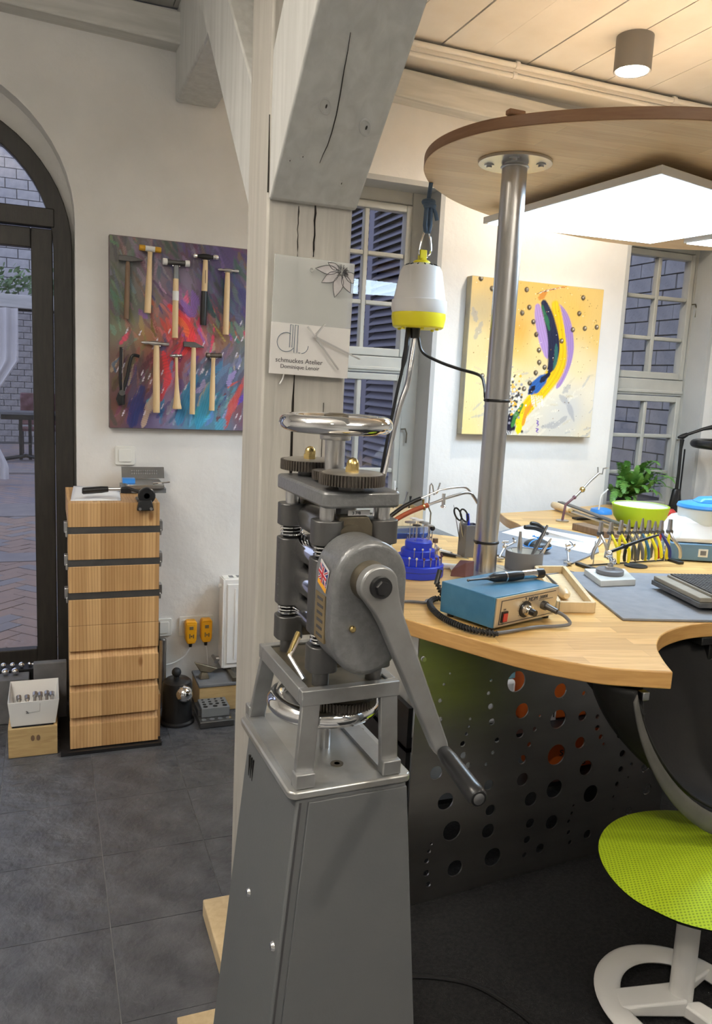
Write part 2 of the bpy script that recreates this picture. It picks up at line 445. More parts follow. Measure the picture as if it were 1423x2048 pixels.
def flat_with_holes(outer, holes, thick):
    """sheet in the x-z plane with round holes cut through it"""
    cu = bpy.data.curves.new('tmp', 'CURVE'); cu.dimensions = '2D'; cu.fill_mode = 'BOTH'; cu.extrude = thick/2
    def spl(pts):
        sp = cu.splines.new('POLY'); sp.points.add(len(pts)-1); sp.use_cyclic_u = True
        for p, q in zip(sp.points, pts): p.co = (q[0], q[1], 0, 1)
    spl(outer)
    for (x, y, r) in holes:
        n = 28 if r > .01 else 14
        spl([(x+r*math.cos(2*PI*i/n), y+r*math.sin(2*PI*i/n)) for i in range(n)])
    t = bpy.data.objects.new('tmp', cu); C.objects.link(t)
    dg = bpy.context.evaluated_depsgraph_get(); dg.update()
    me = bpy.data.meshes.new_from_object(t.evaluated_get(dg))
    bpy.data.objects.remove(t); bpy.data.curves.remove(cu)
    me.transform(Matrix.Rotation(PI/2, 4, 'X'))
    return me

def smooth_line(pts, per=8, closed=False):
    """Catmull-Rom through pts"""
    pts = [Vector(p) for p in pts]; n = len(pts); out = []
    rng = range(n) if closed else range(n-1)
    for i in rng:
        g = (lambda k: pts[k % n]) if closed else (lambda k: pts[max(0, min(n-1, k))])
        p0, p1, p2, p3 = g(i-1), g(i), g(i+1), g(i+2)
        for s in range(per):
            t = s/per
            out.append(.5*((2*p1)+(p2-p0)*t+(2*p0-5*p1+4*p2-p3)*t*t+(3*p1-p0-3*p2+p3)*t**3))
    if not closed: out.append(pts[-1])
    return out

def frame(o, x, z):
    """matrix with given origin, local x axis and local z axis (z made perpendicular)"""
    x = Vector(x).normalized(); z = Vector(z); z = (z-x*z.dot(x)).normalized(); y = z.cross(x)
    mt = Matrix((x, y, z)).transposed().to_4x4(); mt.translation = Vector(o); return mt

# ================================================================ SETTING
D = 3.62
ZC = 2.98
# back wall: a sheet with an arched doorway and two window openings, thick enough for the reveals
AX, AZ, AR = -.45, 2.10, .562
W1 = (1.13, 1.78, .79, 2.44)
W2 = (2.92, 3.53, .80, 2.37)
wb = MB()
def wbox(x0, x1, z0, z1): wb.box(x0, x1, D, D+.16, z0, z1)
wbox(-3, AX-AR, 0, ZC)
arc = [(AX+AR*math.cos(a), AZ+AR*math.sin(a)) for a in [PI*i/28 for i in range(29)]]
wb.prism([(AX+AR, ZC), (AX-AR, ZC)]+arc[::-1], D, D+.16, 'y')
wbox(AX+AR, W1[0], 0, ZC); wbox(W1[0], W1[1], 0, W1[2]); wbox(W1[0], W1[1], W1[3], ZC)
wbox(W1[1], W2[0], 0, ZC); wbox(W2[0], W2[1], 0, W2[2]); wbox(W2[0], W2[1], W2[3], ZC); wbox(W2[1], 5.6, 0, ZC)
struct('wall_back', wb, 'wall')
struct('wall_left', MB().box(-3.1, -3, -3.6, D+.16, 0, ZC), 'wall')
struct('wall_right', MB().box(5.5, 5.6, -3.6, D, 0, ZC), 'wall')
struct('wall_front', MB().box(-3, 5.5, -3.6, -3.5, 0, ZC), 'wall')

# ceiling boards running away from the viewer
cl = struct('ceiling', MB().box(-3.1, 5.6, -3.6, D+.16, ZC+.02, ZC+.08), 'ceil')
x = -3.05; i = 0
bms = {}
while x < 5.5:
    wd = (.206, .237, .225)[i % 3]
    if wd not in bms:
        bms[wd] = MB().box(.0025, wd-.0025, -3.55, D-.02, 0, .022).mesh('ceiling_plank'); bms[wd].materials.append(M['ceil'])
    o = bpy.data.objects.new('ceiling_plank', bms[wd]); C.objects.link(o); o.parent = cl; o.location = (x, 0, ZC-.002+random.uniform(-.002, .002))
    x += wd; i += 1

# wall plate (old beam on the wall), board above it and the pipes under the ceiling
def slope(xx): return 2.832-.037*(xx+.15)
x0, x1 = -3, 5.5
wp = MB().hexa([(x0, 3.50, slope(x0)), (x1, 3.50, slope(x1)), (x1, D+.01, slope(x1)+.01), (x0, D+.01, slope(x0)+.01)],
               [(x0, 3.51, slope(x0)+.125), (x1, 3.51, slope(x1)+.125), (x1, D+.01, slope(x1)+.125), (x0, D+.01, slope(x0)+.125)])
struct('trim_1', wp, 'beamx', .008)
struct('trim_2', MB().box(.72, 5.5, 3.40, D, 2.925, 2.957), 'ceil', .004)
for k, (yy, zz, rr) in enumerate(((3.385, 2.955, .012), (3.405, 2.918, .011))):
    pp = thing('ceiling_pipe', ['upper cream pipe running along the ceiling edge above the beam', 'lower cream pipe running along the beam edge below the other pipe'][k], 'pipe', (.75, yy, zz), 0, 'ceiling pipes')
    part('tube', MB().tube([(.75, yy, zz), (2.5, yy, zz-.006), (5.4, yy, zz)], rr, 12), 'ceil', pp, None, True)
    for xx in (1.16, 2.0, 2.9, 3.8):
        part('clip', MB().cyl((xx-.009, yy, zz-.002), (xx+.009, yy, zz-.002), rr+.005, None, 14), 'ceil', pp, None, True)

# timber post with its braces and the tie beam they carry
POST = thing('timber_post', 'grey painted old timber post with two diagonal braces and pale plinth', 'post', (.551, 1.87, 0))
PX0, PX1, PY0, PY1 = .452, .652, 1.777, 1.964
part('shaft', MB().box(PX0, PX1, PY0, PY1, 0, 2.62), 'postwood', POST, None, True, .006)
fb = [(1.80, 1.90), (1.80, 2.19), (1.365, 2.62), (1.04, 2.62), (1.04, 2.575)]
part('brace', MB().prism([(1.779, 1.885), (1.779, 2.188), (1.34, 2.62), (1.05, 2.62), (1.05, 2.565), (1.765, 1.885)], PX0+.003, PX1+.004, 'x'), 'beam', POST, 'lime washed front brace', True, .005)
part('brace', MB().prism([(1.964, 1.895), (1.964, 2.177), (2.405, 2.62), (2.67, 2.62), (2.67, 2.61)], PX0+.003, PX1-.003, 'x'), 'beam', POST, None, True, .005)
for (cx, cz0, cz1, wv) in ((.562, 1.775, 1.90, .0032), (.523, 1.78, 1.88, .0018), (.527, .9, 1.525, .0036), (.525, 1.525, 1.78, .0026), (.60, 1.0, 1.45, .0012)):
    pts = []
    n = 9
    for i in range(n): pts.append((cx+random.uniform(-.002, .002)-wv*(.6 if i not in (0, n-1) else 0), cz0+(cz1-cz0)*i/(n-1)))
    for i in range(n-1, -1, -1): pts.append((cx+random.uniform(-.0015, .0015)+wv*(.6 if i not in (0, n-1) else 0), cz0+(cz1-cz0)*i/(n-1)))
    part('crack', MB().prism(pts, PY0-.0012, PY0+.002, 'y'), 'crack', POST, None, True)
part('crack', MB().prism([(PY0+.001, 1.90), (PY0+.004, 2.06), (PY0+.003, 2.06), (PY0-.001, 1.90)], PX0-.0008, PX0+.002, 'x'), 'crack', POST, None, True)
BR = frame((PX0, 1.765, 1.885), (1, 0, 0), (0, -.687, -.727))       # under face of the front brace: x across, y up along it
if (BR.to_3x3() @ Vector((0, 1, 0))).z < 0: BR = BR @ Matrix.Rotation(PI, 4, 'Z') @ Matrix.Translation((-(PX1-PX0), 0, 0))
def on_brace(x, t): return (x-PX0 if (BR.to_3x3() @ Vector((1, 0, 0))).x > 0 else PX1-x, t, 0)
bc = [(.529, .366), (.534, .33), (.537, .297), (.543, .25), (.547, .208), (.548, .17), (.547, .142), (.543, .12), (.541, .10)]
cr_ = MB()
for i in range(len(bc)-1):
    (xa, ta), (xb, tb2) = bc[i], bc[i+1]; w1_ = .0003+.0006*math.sin(PI*i/(len(bc)-1)); w2_ = .0003+.0006*math.sin(PI*(i+1)/(len(bc)-1))
    cr_.add([tuple(BR @ (Vector(on_brace(xa+q*w1_, ta))+Vector((0, 0, h)))) for h in (-.002, .0008) for q in (-1, 1)]+[tuple(BR @ (Vector(on_brace(xb+q*w2_, tb2))+Vector((0, 0, h)))) for h in (-.002, .0008) for q in (-1, 1)], [(2, 3, 7, 6), (0, 2, 6, 4), (1, 5, 7, 3), (0, 1, 3, 2), (4, 6, 7, 5)])
part('crack', cr_, 'crack', POST, None, True)
for (xk, tk, rk) in ((.520, .222, .011), (.615, .193, .012), (.475, .095, .005), (.50, .108, .005), (.60, .06, .006)):
    part('knot', MB().torus((0, 0, 0), rk, rk*.13, 24, 6, BR @ Matrix.Translation(on_brace(xk, tk)) @ Matrix.Rotation(.5, 4, 'Z') @ Matrix.Scale(1.5, 4, (0, 1, 0)), .6), 'beam', POST, None, True)
    part('knot_core', MB().lathe([(.0001, .0010), (rk*.14, .0008), (rk*.16, 0)], 10, BR @ Matrix.Translation(on_brace(xk+.002, tk)) @ Matrix.Scale(2.6, 4, (0, 1, 0))), 'crack', POST, None, True)
part('plinth', MB().box(.387, .70, 1.67, 2.02, 0, .05), 'pale', POST, 'pale wooden plinth', True, .004)
part('cable_stub', MB().tube([(.502, 1.775, 1.512), (.498, 1.768, 1.502), (.490, 1.766, 1.488)], .0018, 6), 'white', POST, None, True)
tb = MB().box(.513, .684, -3.4, 3.62, 2.622, 2.978)
struct('trim_3', tb, 'beam', .010)

# floor: slate tiles with joints
fl = struct('floor', MB().box(-3.1, 5.6, -3.6, D+.16, -.06, -.004), 'grout')
tm = MB().box(.0012, .3138, .0012, .3438, -.012, 0).mesh('slate_tile'); tm.materials.append(M['slate'])
for i in range(-6, 12):
    for j in range(-8, 3):
        o = bpy.data.objects.new('slate_tile', tm); C.objects.link(o); o.parent = fl
        o.location = (.141+.315*i, 2.733+.345*j, random.uniform(-.0006, 0))
rg = single('rug', MB().box(.712, 2.9, -1.2, 2.55, 0, .009), 'rug', 'black short pile rug under the goldsmith bench', 'rug', bevel=.003)

# arched door: black frame, leaf, glass, fanlight
FZ, FR_ = 1.995, .553
wr2 = MB().prism([(AX+.60, 2.75), (AX-.60, 2.75), (AX-.60, 0), (AX-FR_+.012, 0)]+[(AX+(FR_-.012)*math.cos(a), FZ+(FR_-.012)*math.sin(a)) for a in [PI*(28-i)/28 for i in range(29)]]+[(AX+FR_-.012, 0), (AX+.60, 0)], 3.736, 3.785, 'y')
struct('trim_7', wr2, 'wall')
dr = struct('door_1', MB().prism([(AX+FR_*math.cos(a), FZ+FR_*math.sin(a)) for a in [PI*i/28 for i in range(29)]] +
     [(AX-FR_, .0), (AX-FR_+.075, .0)] + [(AX+(FR_-.075)*math.cos(a), FZ+(FR_-.075)*math.sin(a)) for a in [PI*(28-i)/28 for i in range(29)]] + [(AX+FR_-.075, 0), (AX+FR_, 0)], 3.69, 3.735, 'y'), 'blackframe', .004)
part('transom', MB().box(AX-FR_+.07, AX+FR_-.07, 3.684, 3.74, 2.075, 2.15), 'blackframe', dr, None, True, .004)
xr = AX+FR_-.077
lf = part('door_leaf', MB().box(xr-.085, xr, 3.705, 3.755, .13, 2.07).box(AX-AR+.087, AX-AR+.17, 3.705, 3.755, .13, 2.07).box(AX-AR+.17, xr-.085, 3.705, 3.755, 1.99, 2.07).box(AX-AR+.17, xr-.085, 3.705, 3.755, .13, .245), 'blackframe', dr, None, True, .004)
part('glass_pane', MB().box(AX-AR+.16, xr-.08, 3.728, 3.733, .24, 2.0), 'glass', lf, None, True)
part('fanlight_pane', MB().prism([(AX+(FR_-.065)*math.cos(a), max(2.12, FZ+(FR_-.065)*math.sin(a))) for a in [.25+(PI-.5)*i/28 for i in range(29)]], 3.73, 3.735, 'y'), 'glass', dr, None, True)
part('threshold', MB().box(AX-AR+.09, AX+AR-.09, 3.68, 3.78, 0, .12), 'concrete', dr, None, True, .004)
part('weather_bar', MB().box(AX-AR+.09, AX+AR-.09, 3.675, 3.705, .145, .175), 'steel', dr, None, True, .003)

def windows(nm, op, sx0, sx1, xm, top, bars, pbot, tr, lows, bot):
    """casement: outer frame, upper sash with 3x2 panes, transom, lower sash"""
    x0, x1, z0, z1 = op
    Y0, Y1 = 3.765, 3.81
    wn = struct(nm, MB().box(x0-.01, sx0, Y0, Y1, z0, z1).box(sx1, x1+.01, Y0, Y1, z0, z1).box(sx0, sx1, Y0, Y1, top+.004, z1+.01).box(sx0, sx1, Y0, Y1, z0-.005, bot), 'window', .004)
    part('transom', MB().box(sx0+.001, sx1-.001, 3.75, Y1, tr[0], tr[1]).box(sx0+.001, sx1-.001, 3.742, Y1, tr[0]+.012, tr[0]+.03), 'window', wn, None, True, .004)
    def sash(za, zb, bz):
        r = .034
        s = part('sash', MB().box(sx0+.003, sx0+r, Y0-.012, Y1, za, zb).box(sx1-r, sx1-.003, Y0-.012, Y1, za, zb).box(sx0+r, sx1-r, Y0-.012, Y1, zb-r, zb).box(sx0+r, sx1-r, Y0-.012, Y1, za, za+r*1.15), 'window', wn, None, True, .004)
        part('muntin', MB().box(xm-.012, xm+.012, Y0-.005, Y1-.01, za+r, zb-r), 'window', s, None, True, .005)
        for b in bz:
            part('muntin', MB().box(sx0+r, xm-.012, Y0-.004, Y1-.012, b-.011, b+.011).box(xm+.012, sx1-r, Y0-.004, Y1-.012, b-.011, b+.011), 'window', s, None, True, .005)
        zz = [za+r]+list(bz)+[zb-r]
        for a, b in zip(zz[:-1], zz[1:]):
            for (u, v) in ((sx0+r, xm), (xm, sx1-r)):
                part('pane', MB().box(u-.004, v+.004, 3.786, 3.789, a-.004, b+.004), 'glass', s, None, True)
        part('hook', MB().tube([(sx1-.004, Y0-.018, (za+zb)/2+.08), (sx1+.02, Y0-.02, (za+zb)/2+.083), (sx1+.03, Y0-.02, (za+zb)/2+.06), (sx1+.028, Y0-.02, (za+zb)/2+.01)], .004, 6), 'greasy', s, None, True)
    sash(tr[1]+.003, top, bars)
    sash(bot+.002, tr[0]-.003, lows)
    return wn
w1 = windows('window_1', W1, 1.21, 1.695, 1.455, 2.373, (1.895, 2.13), 1.68, (1.555, 1.635), (1.285, 1.06), .835)
w2 = windows('window_2', W2, 3.0, 3.50, 3.25, 2.318, (1.835, 2.063), 1.67, (1.512, 1.603), (1.275, 1.06), .84)
# grey linings of the window openings
def lining(nm, op):
    x0, x1, z0, z1 = op
    struct(nm, MB().box(x1-.004, x1+.02, D-.001, 3.765, z0, z1+.02).box(x0-.02, x0+.004, D-.001, 3.765, z0, z1+.02).box(x0+.004, x1-.004, D-.001, 3.765, z1-.004, z1+.02), 'reveal')
lining('trim_4', W1); lining('trim_5', W2)
struct('trim_6', MB().box(W2[0]+.004, W2[1]-.004, D-.04, 3.765, W2[2]-.03, W2[2]+.004), 'window', .004)

# ================================================================ OUTSIDE
gr = struct('ground_courtyard', MB().box(-14, 14, 3.79, 30, -.12, -.022), 'sand')
pv = MB().box(.0025, .2175, .0025, .1075, -.03, 0).mesh('paver')
pm = [pv.copy(), pv]
pm[0].materials.append(M['paver']); pm[1].materials.append(M['paverb'])
cnt = 0
for a in range(0, 90):
    for b in range(-20, 20):
        for k in (0, 1):
            gx, gy = .11*(a-2*b)+.11*k, .11*(a+2*b)+.11*k      # herringbone, turned by 45 degrees
            qx, qy = (gx-gy)*.7071, (gx+gy)*.7071+3.8
            if not (3.95 < qy < 8.6 and -.06*qy-.33 < qx < .012*qy+.28) or cnt >= 300: continue
            cnt += 1
            o = bpy.data.objects.new('paver', pm[0 if random.random() < .7 else 1]); C.objects.link(o); o.parent = gr
            o.location = (qx, qy, random.uniform(-.003, .001)); o.rotation_euler = (random.uniform(-.01, .01), 0, PI/4+k*PI/2)
def pave_material():
    mt, n, l, b = nt('far_paving')
    mp = coords(n, l, (1, 1, 1), (0, 0, PI/4))
    br = n.new('ShaderNodeTexBrick'); br.inputs['Scale'].default_value = 1; br.inputs['Brick Width'].default_value = .22; br.inputs['Row Height'].default_value = .11; br.inputs['Mortar Size'].default_value = .004
    br.inputs['Color1'].default_value = (.36, .27, .24, 1); br.inputs['Color2'].default_value = (.25, .24, .27, 1); br.inputs['Mortar'].default_value = (.12, .11, .11, 1)
    l.new(mp.outputs[0], br.inputs['Vector']); l.new(br.outputs[0], b.inputs['Base Color']); b.inputs['Roughness'].default_value = .8
    return mt
M['farpave'] = pave_material()
struct('ground_far_paving', MB().box(-13, 13, 3.8, 29, -.03, -.020), 'farpave')
# pale gutter strips across the paving
for k, (ya, yb) in enumerate(((6.55, 6.85), (8.6, 9.4), (12.2, 12.6))):
    struct('ground_strip', MB().box(-4, 3 if k != 1 else -.05, ya, yb, -.03, .004), 'paverb')
# courtyard wall far behind the door
bw = struct('wall_courtyard', MB().box(-6, 6, 17.02, 17.3, -.1, 8), 'mortar')
bb = MB().box(.006, .244, 0, .05, .006, .112).mesh('brick'); bb.materials.append(M['brickd'])
for r in range(22):
    for c_ in range(8):
        o = bpy.data.objects.new('brick', bb); C.objects.link(o); o.parent = bw
        o.location = (-1.3+.25*c_+(.125 if r % 2 else 0), 17.0+random.uniform(-.006, .004), .02+.118*r)
bb2 = MB().box(.008, .392, 0, .05, .008, .172).mesh('brick'); bb2.materials.append(M['brickw'])
for r in range(17):
    for c_ in range(5):
        o = bpy.data.objects.new('brick', bb2); C.objects.link(o); o.parent = bw
        o.location = (-1.5+.4*c_+(.2 if r % 2 else 0), 17.0+random.uniform(-.006, .004), .02+.118*22+.18*r)
# side wall seen through the right-hand window
sw = struct('wall_side_house', MB().box(4.32, 4.5, 3.85, 10, 0, 5.5), 'mortar')
bs = MB().box(0, .05, .005, .255, .005, .105).mesh('brick'); bs.materials.append(M['brickw'])
for r in range(21):
    for c_ in range(11):
        o = bpy.data.objects.new('brick', bs); C.objects.link(o); o.parent = sw
        o.location = (4.29+random.uniform(-.006, .004), 4.0+.26*c_+(.13 if r % 2 else 0), .75+.11*r)
# louvred shutter opened square to the wall beside the left-hand window
sh = thing('louvred_shutter', 'grey louvred wooden shutter standing open outside the left window', 'shutter', (1.86, 4.55, -.022))
part('frame', MB().box(1.84, 1.88, 3.92, 3.99, -.021, 2.9).box(1.84, 1.88, 4.64, 4.72, -.021, 2.9).box(1.84, 1.88, 5.5, 5.57, -.021, 2.9).box(1.84, 1.88, 3.99, 4.64, 2.82, 2.9).box(1.84, 1.88, 4.72, 5.5, 2.82, 2.9).box(1.84, 1.88, 3.99, 4.64, .5, .58).box(1.84, 1.88, 4.72, 5.5, .5, .58), 'shutter', sh, None, True, .004)
part('backing', MB().box(1.885, 1.90, 3.95, 5.55, .52, 2.88), 'slot', sh, None, True)
sl = {}
for (ya, yb) in ((3.99, 4.64), (4.72, 5.5)):
    mb = MB(); q = .75
    mb.hexa([(1.838, ya+.002, 0), (1.88, ya+.002, .036), (1.88, yb-.002, .036), (1.838, yb-.002, 0)][::1], [(1.838, ya+.002, .009), (1.88, ya+.002, .045), (1.88, yb-.002, .045), (1.838, yb-.002, .009)])
    d = wpos(sh); mb.v = [(a-d.x, b-d.y, c) for a, b, c in mb.v]
    me = mb.mesh('slat'); me.materials.append(M['shutter'])
    for k in range(50):
        o = bpy.data.objects.new('slat', me); C.objects.link(o); o.parent = sh; o.location = (0, 0, .60+.0438*k)
# pergola with curtain, hedge, table and chair in the yard
pg = thing('garden_pergola', 'weathered pergola beam on posts across the courtyard behind the door', 'pergola', (-.6, 11, 0))
part('beam', MB().box(-2.6, 1.2, 10.95, 11.07, 2.21, 2.37), 'beamx', pg, None, True, .006)
part('fascia', MB().box(-2.6, 1.2, 11.08, 11.12, 2.18, 2.23), 'blackframe', pg, None, True)
for xx in (-2.4, 1.1): part('pergola_post', MB().box(xx-.06, xx+.06, 10.95, 11.07, 0, 2.21), 'beam', pg, None, True)
hv = MB(); rnd = random.Random(3)
for k in range(1100):
    c0 = Vector((rnd.uniform(-2.5, 1.1), 11.3+rnd.gauss(0, .12), 2.45+abs(rnd.gauss(0, .11))+.06*math.sin(k)))
    s_ = rnd.uniform(.03, .06); ax = Vector((rnd.uniform(-1, 1), rnd.uniform(-1, 1), rnd.uniform(-1, 1))).normalized(); t1 = ax.orthogonal().normalized(); t2 = ax.cross(t1)
    hv.add([c0-t1*s_, c0+t2*s_*.5, c0+t1*s_, c0-t2*s_*.5], [(0, 1, 2, 3)])
part('creeper_leaves', hv, 'ivy', pg, 'green creeper growing on top', True, kind='stuff')
def curt(u, v):
    z = 2.2-2.12*v
    wdt = (.62 if v < .3 else .62-.42*min(1, (v-.3)/.32)) if v < .62 else .20+.42*min(1, (v-.62)/.3)*.7
    x0 = -.95 + (0 if v < .3 else 0)
    return (x0+wdt*u*1.0-.02*v, 10.9+.035*math.sin(u*30+2*v)+.02*math.sin(u*13), z)
ct = thing('garden_curtain', 'white curtain tied back at the pergola beyond the glass door', 'curtain', (-.75, 10.9, .08))
part('cloth', MB().grid(curt, 60, 30), 'curtain', ct, None, True)
part('tie_band', MB().torus((-.865, 10.9, .885), .1, .03, 24, 8), 'curtain', ct, None, True)
tbl = thing('garden_table', 'dark garden table standing far back in the courtyard', 'table', (-.35, 14, 0))
part('table_top', MB().box(-.75, .5, 13.7, 14.3, .74, .78), 'concrete', tbl, None, True)
part('apron', MB().box(-.70, .45, 13.74, 13.77, .66, .74), 'black', tbl, None, True)
for xx in (-.42, -.28): part('leg', MB().box(xx-.025, xx+.025, 13.95, 14.05, 0, .74), 'black', tbl, None, True)
part('foot', MB().tube([(-.7, 13.7, .03), (-.35, 14, .06), (0, 13.7, .03)], .03, 8), 'black', tbl, None, True)
ch = thing('garden_chair', 'reddish garden chair behind the courtyard table', 'chair', (-.15, 14.8, 0))
part('backrest', MB().box(-.45, .2, 15.0, 15.05, .5, 1.05), 'maroon', ch, None, True, .02)
part('seat', MB().box(-.45, .2, 14.55, 15.0, .42, .47), 'maroon', ch, None, True, .01)
for xx, yy in ((-.42, 14.58), (.17, 14.58), (-.42, 14.98), (.17, 14.98)): part('leg', MB().box(xx-.02, xx+.02, yy-.02, yy+.02, 0, .42), 'black', ch, None, True)

# ================================================================ LAMPS
for k, (x_, y_) in enumerate(((-1.05, .85), (1.25, -1.1))):  # both luminaires are added out of view to brighten the room
    t = thing('hanging_luminaire', ['long white workshop luminaire hanging left of the camera', 'long white workshop luminaire hanging behind the camera on the right'][k], 'lamp', (x_, y_, 2.42), 0, 'workshop luminaires')
    part('housing', MB().box(-.7, .7, -.16, .16, .004, .05), 'whitemetal', t, None, bevel=.006)
    part('diffuser', MB().box(-.68, .68, -.14, .14, -.012, .0035), 'room_led', t, 'glowing diffuser')
    part('upper_diffuser', MB().box(-.66, .66, -.12, .12, .0505, .056), 'up_led', t, 'warm glowing upper side')
    for xx in (-.5, .5): part('suspension', MB().cyl((xx, 0, .05), (xx, 0, ZC-2.42-.004), .003, None, 8), 'steel', t)
def can(x, y, label, power):
    t = thing('ceiling_spotlight', label, 'lamp', (x, y, ZC-.14), 0, 'ceiling spotlights')
    part('housing', MB().lathe([(.066, .004), (.074, 0), (.076, .003), (.076, .137), (.06, .138)], 36), 'canbody', t)
    part('diffuser', MB().lathe([(.0001, .002), (.066, .002), (.066, .006), (.0001, .006)], 32), 'can', t, 'glowing warm white disc')
    ld = bpy.data.lights.new('spot_glow', 'SPOT'); ld.energy = power; ld.color = (1.0, .90, .76); ld.spot_size = math.radians(165); ld.spot_blend = .6; ld.shadow_soft_size = .06
    lo = bpy.data.objects.new('spot_glow', ld); C.objects.link(lo); lo.parent = t; lo.location = (0, 0, -.012)
    return t
can(2.30, 2.957, 'grey cylinder ceiling spotlight glowing warm above the wooden canopy', CAN_POWER)
for k, (x_, y_) in enumerate(((-.9, 1.6), (-.7, -.9), (1.6, -.6), (3.9, 1.4))):  # further spotlights added out of view to lift the room light
    can(x_, y_, ['ceiling spotlight left of the tie beam near the arched door', 'ceiling spotlight behind the camera on the left', 'ceiling spotlight behind the camera on the right', 'ceiling spotlight over the right end of the room', 'ceiling spotlight between camera and timber post'][k], CAN_POWER)

# ================================================================ ROLLING MILL AND ITS STAND
ML = (.44, 1.22)
RZ = math.radians(2)
st = thing('mill_stand', 'grey painted sheet steel pedestal stand carrying the rolling mill', 'stand', (ML[0], ML[1], 0), RZ)
sx0, sx1, sy0, sy1 = -.092, .098, -.125, .150
ex, ey = .074, .012
st_b = MB().hexa([(sx0-ex, sy0-ey, .02), (sx1+ex, sy0-ey, .02), (sx1+ex, sy1+ey, .02), (sx0-ex, sy1+ey, .02)], [(sx0, sy0, .857), (sx1, sy0, .857), (sx1, sy1, .857), (sx0, sy1, .857)])
part('body', st_b, 'greypaint', st, None, bevel=.004)
def side_x(z): return sx0-ex*(.857-z)/.837
def side_xr(z): return sx1+ex*(.857-z)/.837
def side_y(z): return sy0-ey*(.857-z)/.837
def strip(xa, xb, proud, z0=.03, z1=.850):
    return MB().hexa([(side_x(z0)+xa, side_y(z0)-proud, z0), (side_x(z0)+xb, side_y(z0)-proud, z0), (side_x(z0)+xb, side_y(z0)+.004, z0), (side_x(z0)+xa, side_y(z0)+.004, z0)],
                     [(side_x(z1)+xa, side_y(z1)-proud, z1), (side_x(z1)+xb, side_y(z1)-proud, z1), (side_x(z1)+xb, side_y(z1)+.004, z1), (side_x(z1)+xa, side_y(z1)+.004, z1)])
def fcorner(x, z, p): return (x, side_y(z)-p, z)
zl, zh = .03, .850
part('front_panel', MB().hexa([fcorner(side_x(zl)+.020, zl, .0035), fcorner(side_xr(zl)-.001, zl, .0035), fcorner(side_xr(zl)-.001, zl, -.004), fcorner(side_x(zl)+.020, zl, -.004)],
     [fcorner(side_x(zh)+.020, zh, .0035), fcorner(side_xr(zh)-.001, zh, .0035), fcorner(side_xr(zh)-.001, zh, -.004), fcorner(side_x(zh)+.020, zh, -.004)]), 'greypaint', st, None, bevel=.0012)
part('seam', strip(.005, .0085, .0008), 'ink', st, 'dark seam by the corner')
for yy, zz in ((-.045, .595), (.10, .595)):
    part('bolt', MB().lathe([(.0001, .006), (.006, .005), (.008, .002), (.0085, 0)], 18, Matrix.Translation((side_x(zz), yy-.06, zz)) @ Matrix.Rotation(-PI/2, 4, 'Y')), 'chrome', st, 'chrome dome bolt')
for k in range(3):
    part('vent_slot', MB().box(side_x(.79)-.0015, side_x(.79)+.01, .098+.011*k, .102+.011*k, .775, .815), 'slot', st)
part('foot_flange', MB().box(sx0-ex-.03, sx1+ex+.03, sy0-.035, sy1+.045, 0.0205, .028), 'greypaint', st, None, bevel=.002)
single('base_board', MB().box(.262, .70, .92, 1.655, .0, .020), 'pale', 'pale wooden board on the floor under the grey mill stand', 'board', bevel=.002)
st.location.z = 0
ml = thing('rolling_mill', 'hand cranked grey rolling mill with chrome handwheels bolted on the pedestal', 'rolling mill', (ML[0], ML[1], .857), RZ)
Z0 = .857
def mp(name, mb, mat, label=None, parent=None, **k):
    mb.v = [(x, y, z-Z0) for x, y, z in mb.v]
    return part(name, mb, mat, parent or ml, label, **k)
def rrect(x0, x1, y0, y1, r, n=5):
    out = []
    for cx, cy, a0 in ((x1-r, y1-r, 0), (x0+r, y1-r, 1), (x0+r, y0+r, 2), (x1-r, y0+r, 3)):
        for i in range(n+1):
            a = (a0+i/n)*PI/2; out.append((cx+r*math.cos(a), cy+r*math.sin(a)))
    return out
mp('base_plate', MB().prism(rrect(-.106, .106, -.130, .172, .014), .8575, .871), 'plateg', None, bevel=.003)
for xx, yy in ((-.082, .10), (-.070, -.035), (.0, -.06), (.085, .05)):
    mp('bolt_hole', MB().lathe([(.011, 0), (.011, .0012), (.0045, .0012), (.0045, .0004)], 18, None, (xx, yy, .871)), 'greasy')
    mp('bolt_hole_core', MB().lathe([(.0001, .0), (.0048, 0)], 14, None, (xx, yy, .8722)), 'slot')
# stand frame: two floor strips, four legs, table frame
for s_ in (-1, 1):
    mp('foot_strip', MB().box(*( (-.095, -.066) if s_ < 0 else (.058, .090)), -.105, .165, .871, .877), 'frameg')
    for yy, ys in ((-.114, -1), (.160, 1)):
        xa, xb = (-.093, -.063) if s_ < 0 else (.056, .086)
        ls = .008*(-s_)
        ya, yb = (yy, yy+.012) if ys < 0 else (yy-.012, yy)
        yt = 0 if ys < 0 else -.042
        mp('leg', MB().hexa([(xa, ya, .876), (xb, ya, .876), (xb, yb, .876), (xa, yb, .876)], [(xa+ls, ya+yt, 1.006), (xb+ls, ya+yt, 1.006), (xb+ls, yb+yt, 1.006), (xa+ls, yb+yt, 1.006)]), 'frameg', bevel=.0015)
        mp('foot_block', MB().box(xa-.001, xb+.001, ya-.010 if ys < 0 else ya, yb if ys < 0 else yb+.014, .8715, .896), 'frameg', bevel=.002)
for nm, bx_ in (('front_bar', (-.087, .080, -.116, -.100)), ('rear_bar', (-.087, .080, .104, .120))):
    mp(nm, MB().box(*bx_, 1.004, 1.029), 'frameg', bevel=.0015)
for nm, bx_ in (('side_bar', (-.087, -.071, -.0995, .1035)), ('side_bar', (.064, .080, -.0995, .1035))):
    mp(nm, MB().box(*bx_, 1.004, 1.029), 'frameg', bevel=.0015)
